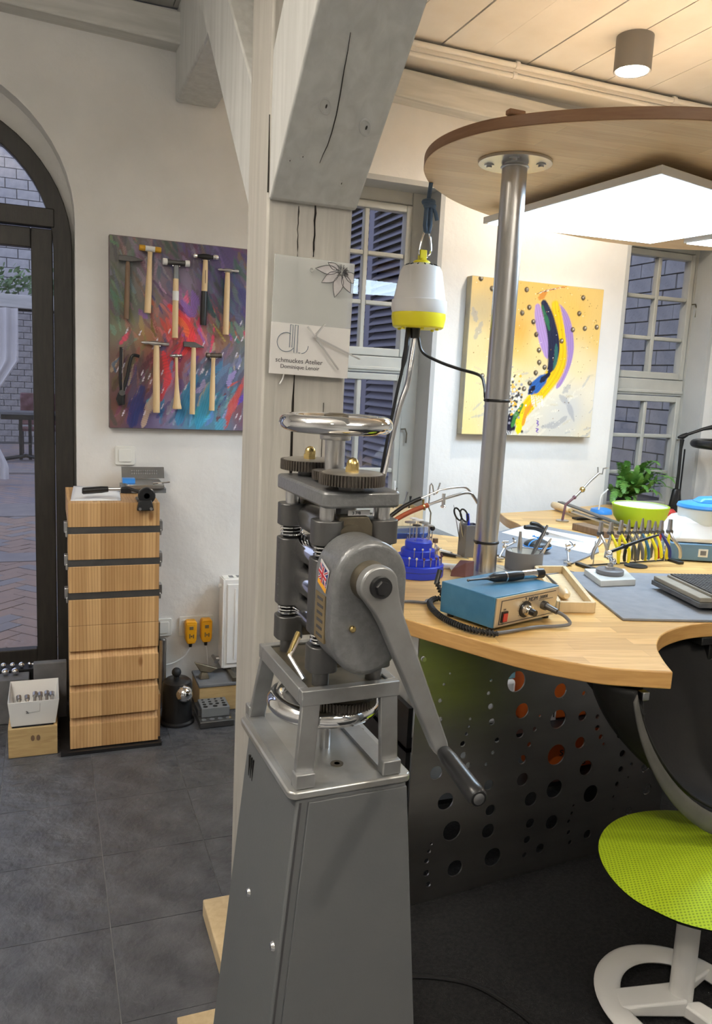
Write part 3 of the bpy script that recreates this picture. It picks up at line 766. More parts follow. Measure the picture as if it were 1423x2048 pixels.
mp('table_plate', MB().box(-.0705, .0635, -.099, .103, 1.010, 1.0255), 'greasy', 'greasy brown table plate')
# lower wheel and gear
mp('lower_wheel', MB().torus((.0, .012, .956), .083, .016, 56, 14), 'chrome', 'chrome lower ring wheel')
mp('lower_wheel_web', MB().lathe([(.012, -.004), (.07, -.003), (.072, .002), (.02, .006), (.012, .02)], 40, None, (.0, .012, .956)), 'frameg')
def gear_poly(r, teeth, dep):
    out = []
    for i in range(teeth):
        a = 2*PI*i/teeth; q = 2*PI/teeth
        for f_, rr in ((0, r-dep), (.22, r), (.52, r), (.74, r-dep)):
            out.append((rr*math.cos(a+f_*q), rr*math.sin(a+f_*q)))
    return out
lg_ = mp('lower_gear', MB().prism([(x+.016, y-.036) for x, y in gear_poly(.056, 58, .0035)], .971, .985), 'gear', None, sharp=20)
mp('lower_gear_face', MB().lathe([(.0001, .0012), (.046, .0012), (.048, 0)], 40, None, (.016, -.036, .9852)), 'geartop', None, lg_)
mp('lower_spindle', MB().cyl((0, .012, .871), (0, .012, 1.0095), .014), 'steel')
mp('lower_spindle', MB().cyl((.016, -.036, .971), (.016, -.036, 1.0095), .010), 'steel')
# columns with bearing blocks, springs and tie rods, front and rear
COLX = (-.046, .046)
for yy in (-.085, .082):
    for xx in COLX:
        rr = .017
        for (za, zb) in ((1.253, 1.291), (1.113, 1.231), (1.050, 1.092)):
            mp('bearing_block', MB().prism(rrect(xx-.0235, xx+.0235, yy-.0225, yy+.0225, .015, 5), za, zb), 'darksteel', None, bevel=.0015)
        for (za, zb) in ((1.231, 1.253), (1.092, 1.113)):
            pts = [(xx+.0185*math.cos(t*2*PI*3/36), yy+.0185*math.sin(t*2*PI*3/36), za+.002+(zb-za-.004)*t/36) for t in range(37)]
            mp('spring', MB().tube(pts, .0018, 6), 'chrome', 'bright coil spring')
            mp('spring_core', MB().cyl((xx, yy, za), (xx, yy, zb), .015, None, 14), 'slot')
        mp('tie_rod', MB().cyl((xx, yy, 1.0257), (xx, yy, 1.051), .0135, None, 18), 'darksteel')
        mp('tie_rod', MB().cyl((xx, yy, 1.290), (xx, yy, 1.314), .0125, None, 18), 'steel')
    # bearing chock between the two columns
    ck = [(COLX[0]+.01, 1.253), (COLX[1]-.01, 1.253), (COLX[1]-.01, 1.285), (.024, 1.285), (.017, 1.297), (-.030, 1.297), (-.036, 1.285), (COLX[0]+.01, 1.285)]
    mp('upper_chock', MB().prism(ck, yy-.014, yy+.014, 'y'), 'greasy', None, bevel=.002)
    mp('middle_chock', MB().box(COLX[0]+.01, COLX[1]-.01, yy-.012, yy+.012, 1.105, 1.235), 'darksteel')
    mp('lower_chock', MB().box(COLX[0]+.01, COLX[1]-.01, yy-.014, yy+.014, 1.055, 1.092), 'greasy', None, bevel=.002)
for zz, rr, mt in ((1.268, .024, 'steel'), (1.214, .0265, 'chrome'), (1.158, .0265, 'chrome'), (1.104, .0255, 'chrome')):
    mp('roll', MB().cyl((-.020, -.072, zz), (-.020, .069, zz), rr, None, 32), mt, 'polished steel roll')
mp('guide_lever', MB().tube([(-.055, .0, 1.075), (-.082, -.035, 1.058), (-.070, -.075, 1.032)], .004, 8), 'steel')
mp('guide_lever', MB().tube([(-.082, -.032, 1.059), (-.055, .005, 1.082)], .0045, 10), 'brass', 'brass lever knob')
for k in range(11):
    mp('rivet', MB().sphere((-.0685, .078, 1.118+.0105*k), .0022, 8), 'darksteel')
# top yoke plate, gears, screw and handwheel
mp('yoke_plate', MB().prism(rrect(-.066, .062, -.120, .118, .012), 1.313, 1.338), 'hammertone', None, bevel=.004)
for yy in (-.094, .098):
    tg1 = mp('top_gear', MB().prism([(x+.012*(-1), y+yy) for x, y in gear_poly(.051, 60, .003)], 1.347, 1.364), 'gear', None, sharp=20)
    mp('top_gear_face', MB().lathe([(.0001, .0014), (.043, .0014), (.046, 0)], 44, None, (-.012, yy, 1.3642)), 'geartop', None, tg1)
    mp('gear_hub', MB().cyl((-.012, yy, 1.337), (-.012, yy, 1.348), .02), 'darksteel')
    mp('dome_nut', MB().prism([(-.012+.0115*math.cos(k*PI/3), yy+.0115*math.sin(k*PI/3)) for k in range(6)], 1.3655, 1.374).lathe([(.0098, .0), (.0098, .004), (.008, .009), (.0045, .0125), (.0001, .0138)], 20, None, (-.012, yy, 1.374)), 'brass', 'brass dome nut', tg1)
mp('centre_gear', MB().prism([(x-.004, y+.002) for x, y in gear_poly(.036, 40, .003)], 1.342, 1.356), 'gear', None, sharp=20)
mp('wheel_spindle', MB().cyl((-.004, .002, 1.336), (-.004, .002, 1.415), .0165, None, 28), 'steel')
mp('wheel_collar', MB().lathe([(.0245, 0), (.0255, .002), (.0255, .01), (.024, .012)], 28, None, (-.004, .002, 1.407)), 'steel')
hw_ = mp('handwheel', MB().torus((-.004, .002, 1.433), .0775, .0155, 64, 16, None, .92), 'chrome', 'chrome handwheel rim')
mp('handwheel_web', MB().lathe([(.0001, -.012), (.03, -.012), (.065, -.002), (.066, .002), (.03, -.004), (.022, .004), (.0001, .004)], 44, None, (-.004, .002, 1.433)), 'chrome', None, hw_)
mp('wheel_cap', MB().lathe([(.022, 0), (.020, .010), (.012, .013), (.0001, .013)], 24, None, (-.004, .002, 1.437)), 'greasy', None, hw_)
# gear case with crank
gx, gr_ = -.0125, .0585
prof = [(gx+gr_*math.cos(a), 1.218+gr_*math.sin(a)) for a in [PI*i/20 for i in range(21)]]
prof += [(gx-gr_, 1.14)]+[(gx+gr_*math.cos(a), 1.137+.064*math.sin(a)) for a in [PI+PI*i/20 for i in range(1, 20)]]+[(gx+gr_, 1.14)]
cs = mp('gear_case', MB().prism(prof, -.187, -.105, 'y'), 'hammertone', 'grey hammertone gear case', bevel=.009)
cs.modifiers['bevel'].segments = 5
mp('case_neck', MB().cyl((gx, -.106, 1.262), (gx, -.098, 1.262), .024), 'greasy')
mp('size_tag', MB().box(-.018, .018, -.1005, -.0985, 1.299, 1.307), 'frost')
text('3 7/8', .007, Matrix.Translation((-.012, -.101, 1.3005-Z0)) @ Matrix.Rotation(PI/2, 4, 'X'), 'ink', ml)
for xx, zz in ((-.040, 1.148), (.034, 1.160)):
    mp('case_screw', MB().lathe([(.005, 0), (.005, .004), (.003, .006), (.0001, .006)], 14, Matrix.Translation((xx, -.187, zz)) @ Matrix.Rotation(PI/2, 4, 'X')), 'brass')
lx = gx-gr_
# maker plate and flag sticker on the left flank
npz = mp('maker_plate', MB().box(lx-.0012, lx+.002, -.158, -.117, 1.118, 1.190), 'brasspl', 'dark brass rating plate')
for k in range(6):
    mp('plate_line', MB().box(lx-.0016, lx-.001, -.150+.002*(k % 2), -.126, 1.124+.0112*k, 1.1285+.0112*k), 'ink', None, npz)
FR = Matrix.Translation((lx-.0006, -.146, 1.219)) @ Matrix.Rotation(-PI/2, 4, 'Z') @ Matrix.Rotation(PI/2, 4, 'X') @ Matrix.Rotation(-.30, 4, 'Z')
def fl_(name, x0, x1, y0, y1, lay, mat, rot=0):
    mb = MB().box(x0, x1, y0, y1, .0004*lay, .0004*lay+.0004, FR @ Matrix.Rotation(rot, 4, 'Z') if rot else FR)
    return mp(name, mb, mat, None, globals().get('fls'))
fls = fl_('flag_sticker', -.018, .018, -.021, .018, 0, 'frost')
fl_('sticker_strip', -.0175, .0175, -.0205, -.013, 1, 'orange')
fl_('flag_field', -.016, .016, -.012, .014, 1, 'flagblue')
for a in (.68, -.68):
    mb = MB().box(-.0195, .0195, -.0022, .0022, .0008, .0012, FR @ Matrix.Translation((0, .001, 0)) @ Matrix.Rotation(a, 4, 'Z')); mp('flag_saltire', mb, 'white', None, fls)
    mb = MB().box(-.0195, .0195, -.0009, .0009, .0012, .0015, FR @ Matrix.Translation((0, .001, 0)) @ Matrix.Rotation(a, 4, 'Z')); mp('flag_saltire', mb, 'flagred', None, fls)
fl_('flag_cross', -.016, .016, -.0025, .0045, 4, 'white'); fl_('flag_cross', -.0035, .0035, -.012, .014, 4, 'white')
fl_('flag_cross', -.016, .016, -.0010, .0030, 5, 'flagred'); fl_('flag_cross', -.002, .002, -.012, .014, 5, 'flagred')
# crank
cx, cz = -.017, 1.219
mp('crank_shaft', MB().cyl((cx, -.186, cz), (cx, -.205, cz), .030, .028, 30), 'greasy')
dx, dz = .121, -.264
L = math.hypot(dx, dz); ux, uz = dx/L, dz/L; nx, nz_ = -uz, ux
def arm(t, h): return (cx+ux*t+nx*h, cz+uz*t+nz_*h)
pl = [(cx+.029*math.cos(a), cz+.029*math.sin(a)) for a in [math.atan2(nz_, nx)+PI*i/16 for i in range(17)][::1]]
# boss half circle on the far side from the handle
pl = []
a0 = math.atan2(nz_, nx)
for i in range(17):
    a = a0+PI*i/16
    if True: pl.append((cx+.0295*math.cos(a), cz+.0295*math.sin(a)))
mid = (pl[8][0]-cx)*ux+(pl[8][1]-cz)*uz
if mid > 0:
    pl = [(cx+.0295*math.cos(a0-PI*i/16), cz+.0295*math.sin(a0-PI*i/16)) for i in range(17)]
pl += [arm(.035, -.021), arm(.06, -.0185), arm(L-.01, -.0125), arm(L+.006, -.009), arm(L+.010, 0), arm(L+.006, .009), arm(L-.01, .0125), arm(.06, .0185), arm(.035, .021)]
ca = mp('crank_arm', MB().prism(pl, -.226, -.206, 'y'), 'frameg', 'worn grey crank arm', bevel=.003)
CR = lambda name, mb, mat, label=None: mp(name, mb, mat, label, ca)
CR('crank_nut', MB().cyl((cx, -.226, cz), (cx, -.233, cz), .0165, .0155, 26).cyl((cx, -.233, cz), (cx, -.238, cz), .0115, .010, 6), 'black')
hx_, hz_ = cx+dx, cz+dz
chd = CR('crank_handle', MB().tube([(hx_-.012*q, -.226-.122*q, hz_-.010*q) for q in (0, .025, .2, .85, .975, 1)], [.010, .0115, .0135, .0145, .014, .0115], 24), 'black', 'glossy black crank grip')
CR('handle_screw', MB().lathe([(.0085, 0), (.0085, .001), (.005, .0016), (.0001, .0016)], 18, Matrix.Translation((hx_-.012, -.348, hz_-.010)) @ Matrix.Rotation(PI/2, 4, 'X')), 'steel')

# ================================================================ CLOCK ON THE POST
ck_ = thing('wall_clock', 'frosted acrylic clock with flower print and slim hands on the timber post', 'clock', (.556, 1.762, 1.51))
CT = Matrix.Translation((.556, 1.757, 1.51)) @ Matrix.Rotation(math.radians(1.2), 4, 'Y')
def ckp(name, mb, mat, label=None, parent=ck_):
    mb.v = [tuple(CT @ Vector(v)-Vector(ck_.location)) for v in mb.v]
    return part(name, mb, mat, parent, label)
def frosted():
    mt, n, l, b = nt('frosted_acrylic')
    b.inputs['Base Color'].default_value = (.80, .82, .80, 1); b.inputs['Roughness'].default_value = .12
    t = n.new('ShaderNodeBsdfTransparent'); mx = n.new('ShaderNodeMixShader'); mx.inputs[0].default_value = .40
    l.new(t.outputs[0], mx.inputs[1]); l.new(b.outputs[0], mx.inputs[2]); l.new(mx.outputs[0], n['Material Output'].inputs[0])
    return mt
M['frosted'] = frosted()
acr = ckp('acrylic_plate', MB().box(-.0935, .0935, 0, .004, .113, .258), 'frosted', 'translucent upper half')
prf = ckp('printed_field', MB().box(-.0935, .0935, 0, .0045, 0, .113), 'frost', 'white lower half')
for xx, zz in ((-.009, .233),): ckp('spacer_screw', MB().cyl((xx, -.003, zz), (xx, .018, zz), .004, None, 14), 'chrome')
hub = (.006, 0, .088)
def hand(px_, pz_, w0, tail):
    d = Vector((px_-hub[0], 0, pz_-hub[2])); ln = d.length; d.normalize(); nn = Vector((d.z, 0, -d.x))
    h = Vector(hub)
    q = [h-d*tail-nn*w0*.6, h-d*tail+nn*w0*.6, h+d*ln+nn*w0*.5, h+d*ln-nn*w0*.5]
    return MB().prism([(p.x, p.z) for p in q], -.010, -.0085, 'y')
ckp('hour_hand', hand(.067, .019, .0035, .028), 'brushed', 'silver hour hand')
ckp('minute_hand', hand(.118, .046, .0035, .0), 'brushed', 'silver minute hand')
ckp('second_hand', hand(.028, .118, .003, .0), 'brushed')
ckp('hub', MB().cyl((hub[0], -.013, hub[2]), (hub[0], 0, hub[2]), .004, None, 14), 'chrome')
ckp('movement_spindle', MB().cyl((hub[0], .004, hub[2]), (hub[0], .015, hub[2]), .014, None, 20), 'offwhite')
def line(pts, wd=.0013): return MB().tube([(p[0], -.0006, p[1]) for p in pts], wd*.55, 6)
lg = MB()
def addline(pts): 
    mb = line(pts); lg.add(mb.v, mb.f)
addline([(-.058+.021*math.cos(a), .071+.021*math.sin(a)) for a in [math.radians(62+8*i) for i in range(34)]])
addline([(-.050, .110), (-.044, .110), (-.044, .060), (-.050, .060), (-.050, .110)])
addline([(-.039, .110), (-.032, .110), (-.032, .049), (-.039, .049), (-.039, .110)])
addline([(-.029, .0495), (-.024, .0495)])
addline([(-.024+.018*math.cos(a), .066+.018*math.sin(a)) for a in [math.radians(-80+9*i) for i in range(10)]])
ckp('logo', lg, 'inkb', 'thin line drawn emblem', prf)
for body, sz, px_, pz_ in (('schmuckes Atelier', .0150, -.081, .0265), ('Dominique Lenoir', .0125, -.069, .0135)):
    text(body, sz, Matrix.Translation(-Vector(ck_.location)) @ CT @ Matrix.Translation((px_, -.0004, pz_)) @ Matrix.Rotation(PI/2, 4, 'X'), 'ink', prf, ext=.0002)
# flower print at the upper right corner
fc = (.063, .238)
for k, (ang, ln, wd) in enumerate(((-25, .047, .012), (-62, .043, .012), (-103, .052, .0135), (-148, .047, .012), (-180, .055, .011), (-205, .03, .008))):
    a = math.radians(ang); ux_, uz_ = math.cos(a), math.sin(a); o_, i_ = [], []
    for s in range(13):
        t = s/12; h = wd*math.sin(PI*t**.85)*(1-.25*t)
        o_.append((fc[0]+ux_*(.008+ln*t)-uz_*h, fc[1]+uz_*(.008+ln*t)+ux_*h)); i_.append((fc[0]+ux_*(.008+ln*t)+uz_*h, fc[1]+uz_*(.008+ln*t)-ux_*h))
    cl = lambda p: (min(p[0], .0932), min(p[1], .2578))
    pts = [cl(p) for p in o_+i_[::-1][1:-1]]
    ckp('petal', MB().prism(pts, -.0004-.00012*k, -.0001-.00012*k, 'y'), 'petal', None, acr)
    ckp('petal_outline', MB().tube([(p[0], -.0009-.00012*k, p[1]) for p in pts+[pts[0]]], .0006, 5), 'ink', None, acr)
sm = MB(); rn = random.Random(5)
for k in range(34):
    a = rn.uniform(0, 2*PI); r1 = rn.uniform(.002, .007); r2 = rn.uniform(.009, .018)
    p1 = (fc[0]+r1*math.cos(a), -.002, fc[1]+r1*math.sin(a)); p2 = (min(.093, fc[0]+r2*math.cos(a)), -.002, min(.2578, fc[1]+r2*math.sin(a)))
    tm_ = MB().tube([p1, p2], .0006, 5); sm.add(tm_.v, tm_.f)
ckp('stamens', sm, 'ink', None, acr)

# ================================================================ GOLDSMITH BENCH
bench = thing('goldsmith_bench', 'lobed beech goldsmith bench with perforated steel front and seat cut-outs', 'workbench', (1.34, 2.236, 0))
out = [(.80, 2.02), (.815, 1.91), (.867, 1.79), (.95, 1.635), (1.035, 1.49), (1.135, 1.385), (1.21, 1.345), (1.288, 1.312)]
o1 = smooth_line([(a, b, 0) for a, b in out], 5)
notch = smooth_line([(a, b, 0) for a, b in [(1.288, 1.312), (1.329, 1.390), (1.385, 1.472), (1.46, 1.540), (1.543, 1.580), (1.63, 1.600), (1.72, 1.595), (1.80, 1.565), (1.87, 1.51), (1.92, 1.42), (1.945, 1.34)]], 4)
right = smooth_line([(a, b, 0) for a, b in [(1.945, 1.34), (2.2, 1.36), (2.45, 1.50), (2.58, 1.68), (2.52, 1.80), (2.42, 1.98), (2.40, 2.18), (2.46, 2.36), (2.60, 2.48), (2.80, 2.52), (2.98, 2.62), (3.1, 3.2), (3.16, 3.50)]], 4)  # unseen right-hand notch added so panel light gets under the bench
back = smooth_line([(a, b, 0) for a, b in [(3.16, 3.50), (2.877, 3.57), (2.453, 3.43), (2.073, 3.351)]], 2)
bn = smooth_line([(a, b, 0) for a, b in [(2.073, 3.351), (2.02, 3.2), (1.994, 3.05), (1.93, 2.93), (1.82, 2.85), (1.70, 2.80), (1.60, 2.79), (1.50, 2.86), (1.39, 2.955)]], 4)
left = smooth_line([(a, b, 0) for a, b in [(1.39, 2.955), (1.25, 2.96), (1.08, 2.85), (.93, 2.6), (.85, 2.3), (.80, 2.02)]], 5)
poly = []
for sg in (o1, notch, right, back, bn, left): poly += [(p.x, p.y) for p in sg[:-1]]
bt = part('worktop', MB().prism(poly, .859, .900), ['bench', 'edge'], bench, 'beech worktop', True, .003)
for p in bt.data.polygons:
    if abs(p.normal.z) < .5: p.material_index = 1
# perforated front panel
PA, PB = Vector((.935, 1.871, 0)), Vector((1.705, 1.937, 0))
HOLES = [(0.016, 0.762, 0.0072), (0.107, 0.709, 0.0031), (0.089, 0.679, 0.0043), (0.08, 0.632, 0.0061), (0.084, 0.576, 0.0074), (0.187, 0.562, 0.0044), (0.184, 0.54, 0.0044), (0.178, 0.517, 0.0057), (0.168, 0.488, 0.0088), (0.173, 0.452, 0.0101), (0.192, 0.418, 0.0089), (0.25, 0.67, 0.0044), (0.245, 0.632, 0.0057), (0.256, 0.59, 0.0089), (0.265, 0.541, 0.0103), (0.289, 0.48, 0.0084), (0.277, 0.443, 0.0058), (0.256, 0.41, 0.0052), (0.084, 0.414, 0.0206), (0.123, 0.318, 0.0266), (0.272, 0.341, 0.0163), (0.286, 0.257, 0.0177), (0.284, 0.19, 0.0231), (0.309, 0.098, 0.03), (0.153, 0.219, 0.0308), (0.173, 0.094, 0.026), (0.084, 0.193, 0.0051), (0.078, 0.171, 0.0064), (0.072, 0.142, 0.0083), (0.074, 0.103, 0.0102), (0.083, 0.065, 0.009), (0.342, 0.655, 0.0323), (0.373, 0.559, 0.0242), (0.372, 0.488, 0.0144), (0.411, 0.446, 0.008), (0.442, 0.533, 0.0046), (0.426, 0.493, 0.008), (0.389, 0.401, 0.0146), (0.397, 0.335, 0.0213), (0.436, 0.263, 0.0236), (0.442, 0.181, 0.0163), (0.436, 0.127, 0.0129), (0.431, 0.076, 0.0095), (0.491, 0.085, 0.0165), (0.513, 0.604, 0.0234), (0.514, 0.512, 0.0303), (0.521, 0.394, 0.0339), (0.526, 0.28, 0.0308), (0.528, 0.166, 0.0241), (0.612, 0.205, 0.0056), (0.608, 0.18, 0.0063), (0.598, 0.154, 0.007), (0.602, 0.115, 0.0084), (0.612, 0.078, 0.0084), (0.608, 0.583, 0.0075), (0.611, 0.508, 0.0164), (0.612, 0.419, 0.0193), (0.647, 0.328, 0.0251), (0.679, 0.233, 0.0296), (0.682, 0.091, 0.0156), (0.69, 0.549, 0.0042), (0.683, 0.524, 0.0048), (0.673, 0.497, 0.0076), (0.678, 0.458, 0.0097), (0.696, 0.425, 0.0084), (0.712, 0.398, 0.0056), (0.741, 0.495, 0.0170), (0.781, 0.422, 0.0165), (0.798, 0.351, 0.0121), (0.798, 0.296, 0.0107), (0.789, 0.246, 0.0086), (0.78, 0.203, 0.0057), (0.785, 0.157, 0.0043), (0.843, 0.306, 0.0058), (0.835, 0.261, 0.0043), (0.838, 0.223, 0.0043), (0.844, 0.177, 0.0036), (0.856, 0.386, 0.0140), (0.905, 0.282, 0.0155), (0.927, 0.202, 0.0195), (0.854, 0.138, 0.0146), (0.758, 0.108, 0.0029), (0.745, 0.076, 0.0036), (0.925, 0.341, 0.0058)]
me = flat_with_holes([(0, .010), (1.00, .010), (1.00, .858), (0, .858)], HOLES, .0045)
mxp = frame(PA, PB-PA, (0, 0, 1))
for v in me.vertices:
    v.co.y += -.045*math.sin(PI*min(1, max(0, v.co.x/1.0)))*0
me.transform(mxp)
me.transform(Matrix.Translation(-Vector(bench.location)))
M['panelsteel'] = pbr('polished_dark_steel', (.40, .39, .38), .33, 1, var=(.34, .33, .32), vscale=3, stretch=(.3, .3, 4))
link('perforated_panel', me, 'panelsteel', bench)['label'] = 'dark polished steel panel with round holes'
for k, (lx_, ly_) in enumerate(((1.02, 2.62), (2.3, 1.75), (2.7, 3.2), (1.9, 2.75))):
    part('leg', MB().box(lx_-.03, lx_+.03, ly_-.03, ly_+.03, .0095 if ly_ < 2.5 or True else 0, .8585), 'black', bench, None, True)
part('grip_bolt', MB().cyl((.951, 1.868, .762), (.951, 1.862, .762), .006, None, 14), 'steel', bench, None, True)
# bench pin holder at the cut-out
part('pin_bracket', MB().box(1.66, 1.80, 1.60, 1.70, .835, .8585).box(1.705, 1.735, 1.615, 1.645, .785, .836), 'black', bench, 'black bench pin bracket', True, .003)
part('bracket_bolt', MB().cyl((1.72, 1.63, .765), (1.72, 1.63, .80), .011, None, 16), 'steel', bench, None, True)
# leather catch skin slung under the cut-out
def skin(u, v):
    a = PI*(1.07-1.14*u)
    bx, by = 1.615+.335*math.cos(a)*1.02, 1.335+.30*max(0, math.sin(a))
    if u < .5: e0 = Vector((1.225, 1.375, .862))
    else: e0 = Vector((2.00, 1.375, .862))
    t = u
    back_ = Vector((1.60-.42*math.cos(PI*t), 1.42+.25*math.sin(PI*t), .866))
    s_ = math.sin(PI*t)
    front = Vector((1.60-.372*math.cos(PI*t), 1.35-.05*s_, .858-.335*s_**1.25))
    p = back_.lerp(front, v)
    p.z -= .10*s_*math.sin(PI*v)
    p.x -= .03*math.sin(PI*v)*math.cos(PI*t)*1.0
    p.z += SKZ
    return tuple(p)
sk = thing('leather_skin', 'black leather catch skin slung under the bench cut-out above the green stool', 'leather apron', (1.60, 1.42, .45))
SKZ = -.010
o = part('sling', MB().grid(skin, 40, 14), 'leather', sk, None, True)
so = o.modifiers.new('thick', 'SOLIDIFY'); so.thickness = .005
hm = MB().grid(lambda u, v: tuple(Vector(skin(u, 1))+Vector((-.012*math.cos(PI*u), -.012, -.004))*1.0+Vector((.0, .0, -.048*v))*(.30+.70*math.sin(PI*u))+Vector((-.012, -.006, 0))*v), 40, 3)
o = part('turned_hem', hm, 'leathere', sk, 'grey flesh side of the rolled hem', True)
so = o.modifiers.new('thick', 'SOLIDIFY'); so.thickness = .004
part('strap', MB().tube([(1.20, 1.50, .853), (1.225, 1.43, .842), (1.240, 1.37, .825), (1.252, 1.352, .785)], .008, 8), 'leather', sk, None, True)
part('strap_clip', MB().box(1.238, 1.256, 1.340, 1.36, .825, .845), 'steel', sk, None, True, .002)
o = part('side_flap', MB().add([(1.165, 1.475, .849), (1.255, 1.362, .849), (1.262, 1.352, .76), (1.298, 1.345, .655), (1.238, 1.42, .745), (1.205, 1.45, .80)], [(0, 1, 2, 5), (5, 2, 3, 4)]), 'leather', sk, None, True)
so = o.modifiers.new('thick', 'SOLIDIFY'); so.thickness = .005

part('under_bench_light', MB().box(1.02, 1.68, 1.965, 1.985, .846, .8585), 'whitemetal', bench, None, True)  # hidden strip added to light the things behind the perforated panel
part('under_bench_diffuser', MB().box(1.03, 1.67, 1.967, 1.983, .843, .8458), 'under_led', bench, 'glowing strip light under the worktop', True)
# ---- stored things seen through the holes in the panel
def bag(name, x0, x1, y0, y1, z0, z1, mat, label, cat='box', grp=None):
    return single(name, MB().box(x0, x1, y0, y1, z0, z1), mat, label, cat, grp, .012)
PN = Vector((-(PB-PA).y, (PB-PA).x, 0)).normalized()
cb = thing('storage_shelf', 'dark low shelf behind the perforated steel panel under the bench', 'shelf', (1.35, 2.15, .009))
part('shelf_board', MB().box(.98, 1.80, 2.0, 2.36, .235, .25).box(.98, 1.80, 2.0, 2.36, .42, .435), 'black', cb, None, True)
for xx in (.98, 1.785): part('side_panel', MB().box(xx, xx+.015, 2.0, 2.36, .0095, .56), 'black', cb, None, True)
ob = thing('orange_sack', 'large orange printed bag seen through the right holes of the steel panel', 'bag', (1.62, 2.10, .25))
part('bag_body', MB().box(1.49, 1.78, 2.06, 2.16, .2505, .419), 'orangebag', ob, None, True, .012)
ob2 = thing('orange_carton', 'upper orange packet standing on the shelf behind the steel panel', 'packet', (1.62, 2.10, .436))
part('packet_body', MB().box(1.43, 1.78, 2.06, 2.16, .4355, .60), 'orangebag', ob2, None, True, .008)
part('white_panel', MB().box(1.495, 1.545, 2.056, 2.0598, .437, .50), 'white', ob2, 'white printed patch', True)
part('green_panel', MB().box(1.44, 1.50, 2.056, 2.0598, .54, .60), 'greenbag', ob2, None, True)
text('SiY', .04, Matrix.Translation(Vector((1.497, 2.0555, .448))-Vector(ob2.location)) @ Matrix.Rotation(PI/2, 4, 'X'), 'ink', ob2)
text('ste u', .045, Matrix.Translation(Vector((1.575, 2.0585, .305))-Vector(ob.location)) @ Matrix.Rotation(PI/2, 4, 'X'), 'ink', ob)
text('rks', .045, Matrix.Translation(Vector((1.63, 2.0585, .262))-Vector(ob.location)) @ Matrix.Rotation(PI/2, 4, 'X'), 'ink', ob)
bag('tissue_pack', 1.20, 1.40, 2.08, 2.2, .436, .58, 'white', 'white packet beside the orange packet behind the steel panel', 'packet')
tb_ = thing('teal_box', 'small teal carton seen through the top round hole of the steel panel', 'box', (1.32, 2.15, .581))
part('carton', MB().box(1.25, 1.40, 2.09, 2.19, .5805, .66), 'tealbox', tb_, None, True, .004)
part('carton_print', MB().lathe([(.0001, .001), (.014, .001), (.014, 0)], 18, Matrix.Translation((1.275, 2.09, .605)) @ Matrix.Rotation(PI/2, 4, 'X')), 'white', tb_, None, True)
bag('storage_tub', 1.0, 1.18, 2.05, 2.25, .436, .70, 'offwhite', 'cream plastic tub behind the left holes of the steel panel', 'tub')

# ---- column and canopy
cp = thing('canopy_column', 'brushed steel tube column standing on the bench under the wooden canopy', 'column', (1.34, 2.236, .9))
part('tube', MB().cyl((1.34, 2.236, .901), (1.34, 2.236, 2.189), .0385, None, 40), 'brushed', cp, None, True)
def flange(z0, z1, nm):
    part(nm, MB().lathe([(.0388, z0), (.112, z0), (.112, z1), (.0388, z1)], 44, None, (1.34, 2.236, 0)), 'brushed', cp, None, True, .001)
flange(2.181, 2.1895, 'top_flange'); flange(.901, .909, 'base_flange')
part('collar', MB().torus((1.34, 2.236, 2.172), .0395, .004, 36, 8), 'steel', cp, None, True)
for k in range(4):
    a = PI/4+k*PI/2+.2
    part('screw', MB().lathe([(.015, 0), (.015, -.003), (.0085, -.0035), (.0085, -.009), (.0001, -.009)], 16, None, (1.34+.078*math.cos(a), 2.236+.078*math.sin(a), 2.181)), 'steel', cp, None, True)
for zz in (1.005, 1.465):
    part('cable_tie', MB().torus((1.34, 2.236, zz), .0395, .0035, 36, 8, None, 1.3).box(1.296, 1.306, 2.222, 2.232, zz-.005, zz+.005), 'black', cp, None, True)
can_pts = smooth_line([(a, b, 0) for a, b in [(1.563, 1.678), (1.42, 1.745), (1.29, 1.838), (1.19, 1.935), (1.115, 2.05), (1.082, 2.19), (1.092, 2.33), (1.145, 2.475), (1.233, 2.615), (1.33, 2.72), (1.438, 2.813), (1.587, 2.909), (1.75, 2.985), (2.1, 3.10), (2.5, 3.14), (2.84, 3.063), (3.1, 2.85), (3.2, 2.5), (3.05, 2.05), (2.7, 1.75), (2.25, 1.62), (1.85, 1.61)]], 6, True)
cn = thing('light_canopy', 'rounded beech canopy board above the bench carrying light panels', 'canopy', (2.0, 2.3, 2.19))
co = part('board', MB().prism([(p.x, p.y) for p in can_pts], 2.190, 2.223), ['canopy', 'canedge'], cn, None, True, .003)
for p in co.data.polygons:
    if abs(p.normal.z) < .5: p.material_index = 1
part('rim_bracket', MB().box(1.150, 1.20, 1.965, 1.99, 2.2235, 2.238), 'canedge', cn, None, True, .004)
part('uplight', MB().box(2.0, 2.9, 2.42, 2.48, 2.2235, 2.25), 'whitemetal', cn, None, True)  # unseen strip added to brighten the ceiling and upper wall
part('uplight_diffuser', MB().box(2.01, 2.89, 2.43, 2.47, 2.2505, 2.254), 'canopy_up', cn, 'warm uplight strip on top of the canopy', True)
part('ceiling_rod', MB().cyl((2.3, 2.35, 2.223), (2.3, 2.35, ZC), .012, None, 16), 'steel', cn, None, True)
